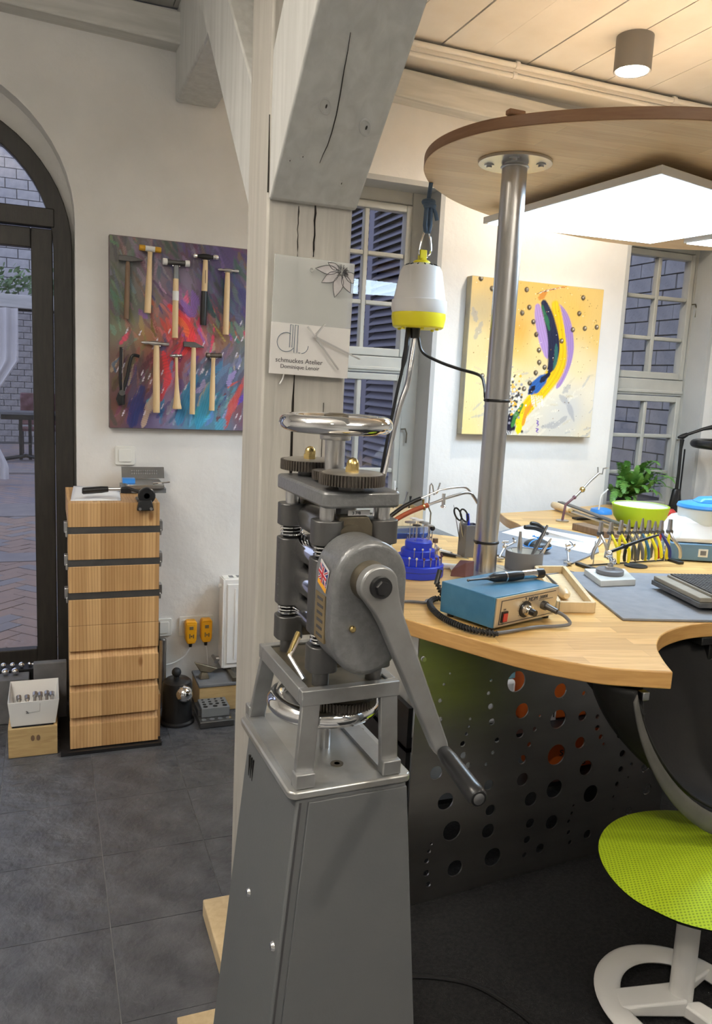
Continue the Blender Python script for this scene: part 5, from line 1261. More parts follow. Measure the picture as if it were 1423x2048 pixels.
for pts, wd, c in (([(.30, .67), (.42, .58), (.43, .48), (.38, .40)], .022, (245, 70, 70)), ([(.33, .62), (.40, .56), (.41, .50)], .016, (245, 110, 60)), ([(.37, .70), (.44, .62), (.45, .70), (.43, .76)], .022, (140, 105, 190)),
                   ([(.50, .75), (.53, .66), (.56, .62)], .018, (20, 70, 75)), ([(.70, .78), (.74, .68), (.75, .60)], .03, (62, 60, 120)), ([(.28, .42), (.31, .28), (.26, .14)], .018, (225, 55, 60)), ([(.46, .30), (.40, .14), (.36, .02)], .03, (50, 140, 190)), ([(.55, .28), (.50, .10), (.47, .0)], .028, (60, 160, 200)),
                   ([(.17, .22), (.13, .1), (.11, .0)], .035, (35, 50, 110)), ([(.24, .2), (.2, .1), (.17, .0)], .018, (195, 170, 150)), ([(.90, .16), (.87, .07), (.86, .0)], .020, (235, 95, 70)), ([(.98, .2), (.95, .1), (.93, .0)], .03, (40, 130, 205)), ([(.72, .26), (.66, .12), (.62, .0)], .02, (205, 80, 70)), ([(.86, .3), (.83, .18)], .022, (110, 85, 200)), ([(.97, .48), (.95, .42)], .02, (200, 200, 235)), ([(.8, .5), (.9, .52)], .03, (80, 140, 110)), ([(.62, .05), (.58, .0)], .03, (80, 165, 200))):
    A.stroke(pts, wd, c, .85, .5)
for k in range(60):
    u, v = rn.rand(), rn.rand()*.6; A.stroke([(u, v), (u+.012, v+.03)], .0035, (225, 220, 235), .8, .6)
PW = .79
def painting(nm, x0, x1, z0, z1, y, art, label, th=.034, rot=0):
    t = thing(nm, label, 'painting', ((x0+x1)/2, D-.001, z0), rot)
    part('stretcher', MB().box(-(x1-x0)/2, (x1-x0)/2, -th, 0, 0, z1-z0), art[1], t, None, bevel=.004)
    me = paint_mesh('painted_canvas', x1-x0-.006, z1-z0-.006, 300, 300, art[0].im)
    me.transform(Matrix.Translation((0, -th-.0006, .003))); link('painted_canvas', me, 'paintL', t)
    return t
M['paintL'] = vcol('oil_paint', .38)
M['dropglass'] = pbr('dark_glass_drop', (.22, .17, .11), .12, .6, var=(.50, .46, .40), vscale=60)
M['canvside'] = pbr('canvas_edge_mix', (.16, .12, .12), .7, var=(.25, .2, .22), vscale=20)
M['canvsideR'] = pbr('canvas_edge_yellow', (.50, .45, .30), .7, var=(.35, .33, .28), vscale=12)
painting('hammer_painting', .244, 1.044, 1.256, 2.058, D, (A, 'canvside'), 'colourful abstract canvas on which goldsmith hammers hang')
# abstract yellow painting
B = Art(300, 300, 5)
B.bg([(0, 1, (222, 190, 120)), (.5, 1, (226, 186, 100)), (1, 1, (228, 196, 120)), (.1, .8, (190, 170, 125)), (.3, .85, (220, 180, 90)), (.75, .8, (232, 190, 95)), (1, .7, (232, 196, 115)), (.05, .6, (225, 205, 150)), (.3, .6, (232, 190, 95)), (.35, .68, (215, 160, 60)), (.55, .6, (235, 205, 135)), (.85, .5, (236, 214, 165)), (0, .3, (238, 220, 160)), (.25, .4, (240, 222, 170)), (.7, .35, (225, 218, 195)), (1, .3, (228, 220, 200)), (0, 0, (240, 220, 150)), (.35, .15, (215, 212, 200)), (.75, .1, (205, 203, 195)), (1, 0, (222, 212, 185)), (.8, .2, (200, 200, 198))])
for k in range(70):
    u, v = B.r.rand(), B.r.rand()*.45
    B.stroke([(u, v), (u+.06, v+.03+.03*B.r.randn())], .008, [(160, 165, 175), (235, 228, 210), (200, 190, 160)][k % 3], .4, .6)
for pts in ([(.72, .28), (.80, .22), (.86, .10)], [(.60, .06), (.72, .08), (.80, .14)], [(.75, .30), (.80, .35)], [(.02, .80), (.05, .72)], [(.05, .62), (.09, .72)]): B.stroke(pts, .02, (130, 135, 150), .45, .6)
cv = lambda pts: [(a, b) for a, b in pts]
B.stroke([(.49, .86), (.53, .72), (.58, .60), (.60, .52)], .040, (170, 140, 195), 1, .12)
B.stroke([(.63, .88), (.72, .80), (.765, .66), (.77, .54), (.735, .40), (.69, .32)], .034, (160, 130, 190), 1, .12)
B.stroke([(.62, .90), (.66, .74), (.70, .58), (.69, .46), (.62, .36), (.55, .27), (.44, .16), (.40, .06)], .062, (240, 190, 15), 1, .10)
B.stroke([(.53, .89), (.60, .76), (.645, .62), (.645, .50), (.62, .42)], .044, (28, 30, 60), 1, .12)
B.stroke([(.525, .86), (.575, .76), (.60, .70)], .014, (40, 110, 70), .9, .4)
B.stroke([(.66, .62), (.67, .52), (.655, .44)], .014, (50, 110, 100), .8, .3)
B.stroke([(.60, .40), (.53, .33), (.48, .28)], .042, (45, 95, 165), 1, .15)
B.stroke([(.63, .42), (.58, .38), (.56, .36)], .018, (25, 28, 50), 1, .4)
B.stroke([(.52, .33), (.48, .28)], .016, (22, 24, 45), 1, .4)
B.stroke([(.36, .12), (.34, .06), (.33, .0)], .055, (26, 24, 44), 1, .25)
B.stroke([(.44, .21), (.39, .12), (.37, .05)], .018, (60, 130, 60), .95, .3)
B.stroke([(.46, .16), (.43, .08), (.42, .01)], .03, (238, 215, 20), 1, .4)
B.stroke([(.52, .22), (.47, .16), (.45, .06)], .016, (240, 150, 40), 1, .4)
B.stroke([(.55, .95), (.50, .90), (.56, .96)], .02, (205, 130, 40), .9, .5)
for k in range(9): B.stroke([(.48+.03*k*.6, .93+.006*k), (.56+.03*k*.6, .965+.004*k)], .004, [(90, 55, 25), (250, 240, 220), (200, 120, 40)][k % 3], .9, .5)
for k in range(8): B.stroke([(.50+.012*k, .27), (.515+.012*k, .20-.01*(k % 3))], .003, (250, 248, 240), .95, .3)
for k in range(5): B.stroke([(.32+.012*k, .0), (.325+.012*k, .03)], .003, (245, 245, 240), .95, .2)
for k in range(240): B.dot(.33+.09*B.r.randn()*.6, .24+.07*B.r.randn(), .004+.006*B.r.rand(), [(245, 240, 225), (30, 28, 40), (230, 180, 50), (150, 150, 165)][k % 4], .9)
for k in range(260): B.dot(B.r.rand(), B.r.rand(), .0015+.002*B.r.rand(), [(70, 45, 25), (150, 100, 40), (250, 245, 230)][k % 3], .9)
drops = [(.06, .99), (.145, .935), (.40, .95), (.43, .84), (.38, .80), (.47, .75), (.50, .67), (.53, .57), (.54, .49), (.585, .46), (.52, .42), (.48, .35), (.84, .935), (.82, .83), (.78, .72), (.875, .735), (.97, .75), (.70, .64), (.12, .38), (.44, .31)]
for (u, v) in drops:
    B.dot(u, v, .017, (55, 42, 30), .95); B.dot(u+.003, v+.002, .010, (150, 130, 105), .95); B.dot(u+.006, v+.005, .004, (250, 248, 240), 1)
B.stroke([(.555, .105), (.575, .095), (.56, .085), (.58, .075), (.56, .06)], .0045, (110, 85, 165), 1, .2); B.stroke([(.555, .05), (.58, .045), (.56, .03), (.58, .02)], .0045, (110, 85, 165), 1, .2)
yp = painting('yellow_painting', 1.945, 2.735, 1.268, 2.047, D, (B, 'canvsideR'), 'yellow abstract canvas with curved purple and black brush band', .05)
for (u, v) in drops[:14]:
    part('glass_drop', MB().sphere(((u-.5)*.78, -.0512, .004+v*.77), .0085, 14), 'dropglass', yp)

# tools hanging on the first painting (world x, z of the top and bottom of each handle)
YF = D-.001-.034-.001
def hammer(label, hl, hr, ht, hb, w_, hmat, kind, nm='goldsmith_hammer', extra=None):
    y = YF-.022
    t = thing(nm, label, 'hammer', (hb[0], y, hb[1]), 0, 'hammers on the painting')
    O = Vector((hb[0], y, hb[1]))
    def L_(p): return (p[0]-O.x, 0, p[1]-O.z)
    a, b = Vector(L_(ht)), Vector(L_(hb))
    pr = {'straight': [.36, .42, .46, .5, .5, .5], 'waist': [.40, .34, .40, .5, .52, .5], 'bulb': [.28, .26, .24, .36, .78, .72], 'plain': [.38, .42, .48, .5, .5, .5]}[extra or 'straight']
    pts = [a.lerp(b, q) for q in (0, .15, .35, .6, .9, 1)]
    part('handle', MB().tube(smooth_line(pts, 3), [w_*float(np.interp(i/15, (0, .15, .35, .6, .9, 1), pr)) for i in range(16)], 12), hmat, t)
    p, q = Vector(L_(hl)), Vector(L_(hr)); d = q-p
    R_ = lambda f, r: (p+d*f, r)
    def head(rows, mat, name='head', label=None, n=14):
        part(name, MB().tube([p+d*f for f, r in rows], [r for f, r in rows], n), mat, t, label)
    if kind == 'cross':
        part('head', MB().prism([(p.x, p.z-.011), (p.x, p.z+.011), (p.x+d.x*.55, p.z+.011), (q.x, q.z+.001), (q.x, q.z-.003), (p.x+d.x*.55, p.z-.012)], -.010, .010, 'y'), 'darksteel', t, None, bevel=.002)
    elif kind == 'soft':
        head([(0, .010), (.02, .012), (.27, .012), (.28, .010)], 'amber', 'face', 'amber face'); head([(.28, .0115), (.72, .0115)], 'white' if 'amber' in label else 'gunmetal'); head([(.72, .010), (.73, .012), (.98, .012), (1, .010)], 'amber', 'face', 'amber face')
    elif kind == 'white':
        head([(0, .0125), (.01, .014), (.16, .014), (.17, .012)], 'white', 'face', 'white plastic face'); head([(.17, .011), (.3, .012), (.35, .0095), (.65, .0095), (.7, .012), (.83, .011)], 'darksteel'); head([(.83, .012), (.84, .014), (.99, .014), (1, .0125)], 'white', 'face', 'white plastic face')
    elif kind == 'ball':
        head([(0, .003), (.03, .008), (.08, .0105), (.14, .0085), (.18, .006)], 'chrome', 'peen'); head([(.18, .007), (.3, .009), (.4, .0115), (.62, .0115), (.72, .008), (.8, .008)], 'black'); head([(.8, .0095), (.84, .0115), (.97, .0115), (1, .0095)], 'chrome', 'peen')
    elif kind == 'pointed':
        head([(0, .001), (.08, .0055), (.2, .0075), (.3, .0065), (.45, .011), (.52, .012), (.62, .010), (.75, .0065), (.8, .009), (.98, .009), (1, .007)], 'steel')
    elif kind == 'double':
        head([(0, .008), (.03, .011), (.2, .011), (.24, .009), (.35, .0105), (.65, .0105), (.76, .009), (.8, .011), (.97, .011), (1, .008)], 'gear')
    else:
        head([(0, .003), (.05, .0065), (.15, .0065), (.25, .0045), (.4, .0085), (.6, .0085), (.75, .0045), (.82, .0075), (.96, .0075), (1, .005)], 'steel')
    cc = (Vector(L_(((hl[0]+hr[0])/2, 0)))); hx0 = a.x
    part('peg', MB().cyl((a.x-.014, .0215, a.z-.004), (a.x-.014, -.008, a.z-.002), .0016, None, 8), 'chrome', t)
    part('peg', MB().cyl((a.x+.014, .0215, a.z-.004), (a.x+.014, -.008, a.z-.002), .0016, None, 8), 'chrome', t)
    return t, a, b
hammer('dark worn cross peen hammer with brown handle, upper left on the painting', (.280, 1.964), (.378, 1.963), (.318, 1.955), (.312, 1.718), .022, 'darkwood', 'cross', extra='straight')
hammer('mallet with amber plastic faces, second in the upper row on the painting', (.363, 2.014), (.453, 2.011), (.408, 2.000), (.399, 1.749), .027, 'handle', 'soft', extra='waist')
t, a, b = hammer('white faced soft hammer with taped handle in middle of the upper row', (.460, 1.967), (.573, 1.967), (.516, 1.955), (.515, 1.653), .026, 'handle', 'white', extra='plain')
part('ferrule', MB().tube([a+Vector((0, 0, -.0)), a.lerp(b, .18)], [.0110, .0118], 12), 'gunmetal', t); part('paper_tape', MB().tube([a.lerp(b, .35), a.lerp(b, .48)], .0138, 12), 'white', t, 'white paper tape')
t, a, b = hammer('black headed hammer with half black grip, fourth in the upper row', (.586, 2.003), (.695, 2.005), (.641, 1.990), (.635, 1.717), .026, 'handle', 'ball', extra='plain')
part('black_grip', MB().tube([a.lerp(b, .48), a.lerp(b, .70), b+Vector((0, 0, -.002))], [.0138, .0145, .0145], 14), 'black', t, 'glossy black dipped grip'); part('handle_slot', MB().box(-.0015, .0015, -.0135, -.010, a.lerp(b, .36).z, a.lerp(b, .16).z, Matrix.Translation((a.lerp(b, .26).x, 0, 0))), 'darkwood', t)
hammer('small steel hammer at the right end of the upper row on the painting', (.696, 1.956), (.787, 1.956), (.738, 1.947), (.735, 1.681), .026, 'handle', 'small', extra='plain')
hammer('polished silver pointed hammer, largest in the lower row of the painting', (.371, 1.626), (.490, 1.623), (.437, 1.616), (.439, 1.329), .030, 'handle', 'pointed', extra='straight')
hammer('chasing hammer with thin neck and bulb ended handle in the lower row', (.493, 1.576), (.547, 1.579), (.522, 1.570), (.528, 1.348), .026, 'handle', 'small', extra='bulb')
hammer('dark cross peen hammer with straight pale handle in the lower row', (.551, 1.629), (.640, 1.621), (.596, 1.620), (.594, 1.327), .024, 'handle', 'cross', extra='plain')
hammer('stubby dark double faced hammer at lower right on the painting', (.650, 1.587), (.720, 1.589), (.683, 1.578), (.680, 1.346), .024, 'handle', 'double', extra='waist')
tg = thing('raising_tongs', 'long black tongs hanging at the lower left of the hammer painting', 'tongs', (.294, YF-.02, 1.354))
part('jaw', MB().tube([(.294, YF-.02, 1.357), (.288, YF-.02, 1.38), (.294, YF-.02, 1.405)], [.014, .018, .016], 12), 'black', tg, None, True)
part('pivot', MB().cyl((.294, YF-.044, 1.409), (.294, YF-.004, 1.409), .012, None, 16), 'darksteel', tg, None, True)
part('handle', MB().tube(smooth_line([(.292, YF-.02, 1.41), (.287, YF-.02, 1.47), (.290, YF-.02, 1.55), (.291, YF-.02, 1.60)], 4), .0062, 10), 'black', tg, None, True)
part('handle', MB().tube(smooth_line([(.298, YF-.024, 1.41), (.316, YF-.024, 1.48), (.328, YF-.024, 1.54), (.340, YF-.024, 1.568), (.366, YF-.024, 1.566)], 4), .0070, 10), 'black', tg, None, True)
part('spring_wire', MB().tube([(.297, YF-.035, 1.42), (.297, YF-.035, 1.59)], .0014, 6), 'chrome', tg, None, True)
part('nail', MB().cyl((.297, YF+.0005, 1.595), (.297, YF-.035, 1.595), .002, None, 8), 'steel', tg, None, True)

# ================================================================ THINGS ON THE BENCH
ZB = .9005
# blue bur stand and its burs
BX, BY = 1.100, 2.250
bs_ = thing('bur_stand', 'round blue tiered bur stand left of the steel column', 'stand', (BX, BY, ZB))
for k, (r, z0, z1) in enumerate(((.085, 0, .040), (.070, .0402, .064), (.055, .0642, .086), (.043, .0862, .112))):
    rows = [(r-.002, z0), (r, z0+.002), (r, z1-.003), (r-.003, z1)] if k == 0 else [(r, z0), (r, z1-.003), (r-.003, z1)]
    part('tier', MB().lathe(rows, 44), 'bluep', bs_)
part('top_dimple', MB().torus((0, 0, .112), .012, .002, 24, 8), 'bluep', bs_)
part('base_seam', MB().torus((0, 0, .022), .0846, .0012, 44, 6), 'flagblue', bs_)
def bur(px_, py_, z0, ln, head, hr, hmat, label, grp):
    t = thing('bur', label, 'bur', (px_, py_, z0), 0, grp)
    part('shank', MB().cyl((0, 0, .0005), (0, 0, ln), .0013, None, 7), 'brushed', t)
    if head == 'ball': part('head', MB().sphere((0, 0, ln+hr*.7), hr, 12), hmat, t)
    elif head == 'disc': part('head', MB().lathe([(.0001, ln-.002), (hr, ln), (hr, ln+.003), (.0001, ln+.005)], 20), hmat, t)
    elif head == 'pin': part('head', MB().cyl((0, 0, ln), (0, 0, ln+.005), hr, hr*.8, 10), hmat, t)
    else: part('head', MB().cyl((0, 0, ln), (0, 0, ln+.014), hr, None, 14), hmat, t)
for k in range(8):
    a = -2.35+.30*k
    bur(BX+.0775*math.cos(a), BY+.0775*math.sin(a), ZB+.040, .024, 'ball', .0042, 'maroon' if k > 1 else 'offwhite', '%s ball headed bur from the left in the lowest ring of the blue stand' % ORD[k], 'ball burs in the blue stand')
for k in range(7):
    a = -2.2+.42*k
    bur(BX+.062*math.cos(a), BY+.062*math.sin(a), ZB+.064, .028, 'pin', .0034, 'petal', '%s thin pinkish pin bur from the left in the middle ring of the blue stand' % ORD[k], 'pin burs in the blue stand')
for k in range(6):
    a = .2+.35*k
    bur(BX+.049*math.cos(a), BY+.049*math.sin(a), ZB+.086, .030, 'pin', .0022, 'darksteel', '%s slim dark bur from the right behind the top tier of the blue stand' % ORD[k], 'steel burs in the blue stand')
for k, (dx_, dy_, hr, hm_, ln) in enumerate(((-.028, .010, .018, 'brushed', .056), (-.016, -.012, .013, 'black', .050), (.004, .022, .019, 'frost', .060), (.020, .008, .017, 'brushed', .054), (.028, -.010, .016, 'brushed', .048), (-.006, .030, .014, 'frost', .064))):
    bur(BX+dx_, BY+dy_, ZB+.112, ln, 'disc', hr, hm_, ['bright polishing disc at the left of the blue stand top', 'black felt disc on the front of the blue stand top', 'white disc at the centre of the blue stand top', 'grey metal disc right of the centre on the blue stand', 'lowest grey disc at the right of the blue stand top', 'white disc farthest back on the blue stand top'][k], 'polishing discs on the blue stand')
bur(BX+.052, BY+.010, ZB+.086, .056, 'ball', .009, 'black', 'black rubber ball polisher at the right of the blue stand', 'polishers on the blue stand')
bur(BX+.066, BY+.012, ZB+.064, .036, 'cyl', .009, 'darkwood', 'brown cylinder polisher at the right of the blue stand', 'polishers on the blue stand')
# torch hanging on a wire stand
ts = thing('torch_stand', 'thin bent wire stand carrying the soldering torch behind the blue bur stand', 'stand', (1.19, 2.35, ZB))
part('wire', MB().tube([(1.187, 2.35, .905), (1.187, 2.35, 1.016), (1.188, 2.35, 1.084), (1.179, 2.35, 1.10), (1.178, 2.35, 1.174), (1.183, 2.35, 1.182), (1.188, 2.35, 1.175), (1.193, 2.345, 1.144), (1.201, 2.34, 1.152), (1.210, 2.34, 1.186)], .0028, 8), 'chrome', ts, None, True)
part('foot', MB().lathe([(.0001, .0005), (.028, .0005), (.028, .004), (.0001, .005)], 24, None, (1.187, 2.35, ZB)), 'steel', ts, None, True)
to = thing('soldering_torch', 'soldering torch with red and black hoses held by the wire stand', 'torch', (1.16, 2.34, 1.10))
part('hose', MB().tube(smooth_line([(.93, 2.42, .905), (.945, 2.38, .96), (.973, 2.34, 1.029), (1.032, 2.34, 1.072), (1.075, 2.34, 1.103), (1.113, 2.34, 1.122), (1.142, 2.34, 1.134)], 5), .0072, 10), 'black', to, 'black hose', True)
part('hose', MB().tube(smooth_line([(.935, 2.40, .905), (.95, 2.36, .95), (.973, 2.33, 1.008), (1.045, 2.33, 1.061), (1.103, 2.33, 1.091), (1.165, 2.33, 1.113)], 5), .0085, 10), 'redhose', to, 'red hose', True)
part('oxygen_tube', MB().tube(smooth_line([(1.142, 2.34, 1.134), (1.185, 2.338, 1.152), (1.217, 2.336, 1.164), (1.283, 2.334, 1.172), (1.312, 2.333, 1.166), (1.340, 2.332, 1.132)], 5), .0032, 8), 'steel', to, None, True)
part('gas_tube', MB().tube(smooth_line([(1.165, 2.33, 1.113), (1.202, 2.33, 1.125), (1.229, 2.33, 1.135), (1.294, 2.33, 1.152), (1.322, 2.33, 1.151), (1.335, 2.33, 1.140), (1.352, 2.33, 1.118)], 5), .005, 10), 'steel', to, None, True)
part('valve', MB().cyl((1.222, 2.33, 1.112), (1.222, 2.33, 1.152), .0065, None, 12).sphere((1.222, 2.33, 1.108), .010, 12, .6), 'chrome', to, None, True)
part('hose_clamp', MB().torus((0, 0, 0), .0095, .0025, 16, 6, frame((1.150, 2.33, 1.106), (0, 1, 0), (1, 0, .35))).cyl((1.15, 2.335, 1.112), (1.15, 2.335, 1.132), .004, None, 8), 'brass', to, None, True)
# blue lid, slatted board, crate on the sill niche
single('plastic_lid', MB().prism([(1.27, 2.80), (1.41, 2.80), (1.47, 2.92), (1.29, 2.90)], ZB, ZB+.022, 'z'), 'bluep', 'clear blue plastic lid lying behind the blue bur stand', 'lid', bevel=.003)
bpy.data.objects['plastic_lid'].data.materials.clear(); M['blueclear'] = glass_thin('blue_clear_plastic', (.25, .42, .85)); bpy.data.objects['plastic_lid'].data.materials.append(M['blueclear'])
sb = thing('slatted_shelf', 'grey grooved shelf board under the left window behind the bench', 'shelf', (1.5, 3.5, 0))
part('board', MB().box(1.14, 1.776, 3.30, 3.76, .775, .788).box(1.776, 1.84, 3.30, D-.002, .775, .788), 'gunmetal', sb, None, True, .002)
for k in range(14): part('slat', MB().box(1.14, 1.776, 3.305+.033*k, 3.330+.033*k, .7885, .795), 'gunmetal', sb, None, True)
for xx in (1.18, 1.80): part('support', MB().box(xx, xx+.03, 3.34, 3.60, .001, .7745), 'white', sb, None, True)
wx = thing('wooden_box', 'open pale wooden box with brushes on the grooved shelf under the window', 'box', (1.70, 3.66, .796))
part('box_front', MB().box(1.58, 1.775, 3.60, 3.612, .7955, .885), 'pale', wx, None, True)
part('box_back', MB().box(1.58, 1.775, 3.73, 3.742, .7955, .885), 'pale', wx, None, True)
part('box_side', MB().box(1.763, 1.775, 3.6125, 3.7295, .7955, .885), 'pale', wx, None, True)
part('box_side', MB().box(1.58, 1.592, 3.6125, 3.7295, .7955, .885), 'pale', wx, None, True)
part('box_floor', MB().box(1.5925, 1.7625, 3.6125, 3.7295, .7955, .803), 'pale', wx, None, True)
for k, (xx, hh, an_, mm) in enumerate(((1.63, .16, .12, 'chrome'), (1.65, .19, -.05, 'white'), (1.675, .14, .25, 'steel'), (1.72, .12, .1, 'black'))):
    b_ = thing('brush', ['thin wire brush standing left in the wooden box', 'white brush standing tallest in the wooden box', 'steel scriber leaning in the wooden box', 'black stub brush at the right in the wooden box'][k], 'brush', (xx, 3.67, .8035), 0, 'tools in the wooden box')
    part('stem', MB().cyl((0, 0, 0), (hh*an_, 0, hh), .0035, None, 8), mm, b_)
    part('tip', MB().cyl((hh*an_, 0, hh), (hh*an_*1.12, 0, hh*1.12), .005, .007, 8), mm, b_)
# square cup with scissors and pen
sq = thing('square_pen_cup', 'tall dark grey square cup left of the steel column', 'cup', (1.412, 2.475, ZB))
part('walls', ringbox((1.383, 1.441, 2.448, 2.504), (1.383, 1.441, 2.448, 2.504), ZB, 1.018, .003), 'greycup', sq, None, True, .002)
sc = thing('scissors', 'black handled scissors standing in the square grey cup', 'scissors', (1.395, 2.47, .905))
def ring_(c, R1, R2, rot, r):
    return MB().tube([(c[0]+R1*math.cos(a)*math.cos(rot)-R2*math.sin(a)*math.sin(rot), c[1], c[2]+R1*math.cos(a)*math.sin(rot)+R2*math.sin(a)*math.cos(rot)) for a in [2*PI*i/20 for i in range(21)]], r, 8)
part('finger_ring', ring_((1.356, 2.47, 1.056), .025, .011, -1.05, .0032), 'black', sc, None, True)
part('finger_ring', ring_((1.385, 2.475, 1.050), .025, .013, -1.05, .0032), 'black', sc, None, True)
part('blade', MB().hexa([(1.400, 2.468, .91), (1.404, 2.468, .91), (1.404, 2.472, .91), (1.400, 2.472, .91)], [(1.366, 2.468, 1.034), (1.378, 2.468, 1.034), (1.378, 2.472, 1.034), (1.366, 2.472, 1.034)]), 'steel', sc, None, True)
part('blade', MB().hexa([(1.404, 2.473, .91), (1.409, 2.473, .91), (1.409, 2.476, .91), (1.404, 2.476, .91)], [(1.386, 2.473, 1.03), (1.398, 2.473, 1.03), (1.398, 2.476, 1.03), (1.386, 2.476, 1.03)]), 'steel', sc, None, True)
single('marker_pen', MB().tube([(1.422, 2.48, .906), (1.402, 2.482, 1.055)], .006, 10), 'bluep', 'blue pen standing in the square grey cup', 'pen')
single('scriber_needle', MB().tube([(1.396, 2.492, .906), (1.350, 2.495, 1.085)], [.0022, .0008], 8), 'darksteel', 'thin pointed scriber beside the scissors in the square cup', 'scriber')
# tools lying left of the square cup
for k, (a, b, r, mm, lb) in enumerate((((1.335, 2.545, .907), (1.368, 2.45, .907), .007, 'white', 'white handled tool lying between bur stand and square cup'), ((1.318, 2.505, .9065), (1.376, 2.405, .9065), .006, 'black', 'black handled tool lying before the square cup'), ((1.32, 2.56, .9075), (1.36, 2.585, .9075), .0065, 'darkwood', 'brown handled tool lying behind the blue bur stand'))):
    t_ = thing('hand_tool', lb, 'tool', a, 0, 'tools beside the square cup')
    A_, B_ = Vector(a), Vector(b); d_ = B_-A_
    part('handle', MB().tube([A_, A_+d_*.55], [r, r*.9], 10), mm, t_, None, True)
    part('blade', MB().tube([A_+d_*.55, B_], [r*.45, r*.3], 8), 'steel', t_, None, True)
single('white_tube', MB().tube([(1.195, 2.33, .9105), (1.262, 2.285, .9105)], .0095, 16), 'offwhite', 'cream round tube lying between bur stand and column', 'tube')
single('maroon_block', MB().hexa([(1.180, 2.172, ZB+.009), (1.222, 2.150, ZB+.009), (1.262, 2.166, ZB+.009), (1.222, 2.19, ZB+.009)], [(1.185, 2.174, .930), (1.222, 2.152, .958), (1.262, 2.168, .958), (1.222, 2.19, .958)]), 'maroon', 'small maroon grinding block leaning against the steel column', 'block', bevel=.002)
# control unit with handpiece
RB = math.radians(18)
mb_ = thing('micromotor_control', 'blue control box with champagne front, dial and red switch', 'control unit', (1.116, 1.772, ZB), RB)
W_, D_, z0_, z1_ = .128, .093, .010, .093
part('cover', MB().hexa([(-W_+.006, -D_+.008, z0_), (W_-.006, -D_+.008, z0_), (W_, D_, z0_), (-W_, D_, z0_)], [(-W_, -D_, z1_), (W_, -D_, z1_), (W_, D_, z1_), (-W_, D_, z1_)]), 'boxblue', mb_, None, bevel=.002)
fpn = part('front_panel', MB().hexa([(-W_+.010, -D_+.004, z0_+.002), (W_-.010, -D_+.004, z0_+.002), (W_-.010, -D_+.010, z0_+.002), (-W_+.010, -D_+.010, z0_+.002)], [(-W_+.004, -D_-.0035, z1_-.003), (W_-.004, -D_-.0035, z1_-.003), (W_-.004, -D_+.004, z1_-.003), (-W_+.004, -D_+.004, z1_-.003)]), 'alu', mb_, 'champagne metal front')
FP = frame((-W_+.007, -D_+.0040, z0_+.002), (1, 0, 0), (0, -.094, 1)) @ Matrix.Translation((0, 0, 0))
def fp(name, mb, mat, label=None, par=None):
    mb.v = [tuple(FP @ Vector(v)) for v in mb.v]; return part(name, mb, mat, par or mb_, label)
fp('panel_frame', MB().box(.016, .0175, -.0012, .0, .006, .070).box(.016, .232, -.0012, 0, .0685, .070).box(.016, .232, -.0012, 0, .006, .0072), 'ink')
psw = fp('power_switch', MB().box(.022, .044, -.004, 0, .012, .040), 'black'); fp('rocker', MB().box(.026, .040, -.007, -.0042, .015, .036), 'red', 'red rocker', psw)
dsc = fp('dial_scale', MB().cyl((.112, -.0005, .035), (.112, -.004, .035), .022, None, 30), 'black')
fp('dial_knob', MB().cyl((.112, -.004, .035), (.112, -.020, .035), .016, .0135, 28), 'chrome', None, dsc); fp('dial_pointer', MB().cyl((.112, -.0216, .035), (.112, -.036, .035), .0095, .0085, 20), 'black', None, dsc); fp('dial_cap', MB().cyl((.112, -.0203, .035), (.112, -.0215, .035), .0125, .0115, 24), 'chrome', None, dsc)
for k in range(9):
    a = math.radians(-40+32*k); fp('dial_mark', MB().cyl((.112+.026*math.cos(a), -.0003, .035+.026*math.sin(a)), (.112+.026*math.cos(a), -.0012, .035+.026*math.sin(a)), .001, None, 6), 'ink')
fp('socket', MB().cyl((.186, 0, .036), (.186, -.012, .036), .012, None, 20).cyl((.186, -.012, .036), (.186, -.048, .033), .0085, .0075, 16), 'darksteel')
for body, sz, px_, pz_, sh_ in (('MDM', .0165, .120, .0655, .18), ('30000', .0135, .1665, .0665, .08)):
    text(body, sz, FP @ Matrix.Translation((px_, -.0008, pz_-.012)) @ Matrix.Rotation(PI/2, 4, 'X'), 'ink', fpn, ext=.0003, shear=sh_)
text('ON', .006, FP @ Matrix.Translation((.027, -.0006, .043)) @ Matrix.Rotation(PI/2, 4, 'X'), 'ink', fpn); text('OFF', .005, FP @ Matrix.Translation((.027, -.0006, .005)) @ Matrix.Rotation(PI/2, 4, 'X'), 'ink', fpn)
text('20', .005, FP @ Matrix.Translation((.108, -.0006, .063)) @ Matrix.Rotation(PI/2, 4, 'X'), 'ink', fpn)
fp('logo_underline', MB().box(.166, .224, -.001, -.0002, .0508, .0518), 'ink')
for xx in (-.11, .11):
    for yy in (-.07, .07): part('foot', MB().cyl((xx, yy, .0003), (xx, yy, .0098), .009, None, 14), 'black', mb_)
part('plug_cable', MB().tube(smooth_line([tuple(FP @ Vector((.186, -.047, .033))), (.085, -.150, .028), (.088, -.165, .012), (.06, -.150, .006), (.0, -.125, .006), (-.10, -.112, .006), (-.135, -.105, .006)], 6), .0045, 8), 'greycup', mb_, 'grey cable')
hp = thing('handpiece', 'black micromotor handpiece lying on top of the blue control box', 'handpiece', (1.17, 1.78, ZB+.0935))
A_, B_ = Vector((1.070, 1.770, 1.0085)), Vector((1.268, 1.800, 1.0085)); d_ = B_-A_
part('chuck', MB().tube([A_+d_*q for q in (-.28, -.08, .0, .04)], [.0026, .003, .004, .0055], 12), 'darksteel', hp, None, True)
part('nose', MB().tube([A_+d_*q for q in (.04, .09, .13, .30)], [.006, .009, .0122, .0135], 20), 'black', hp, None, True)
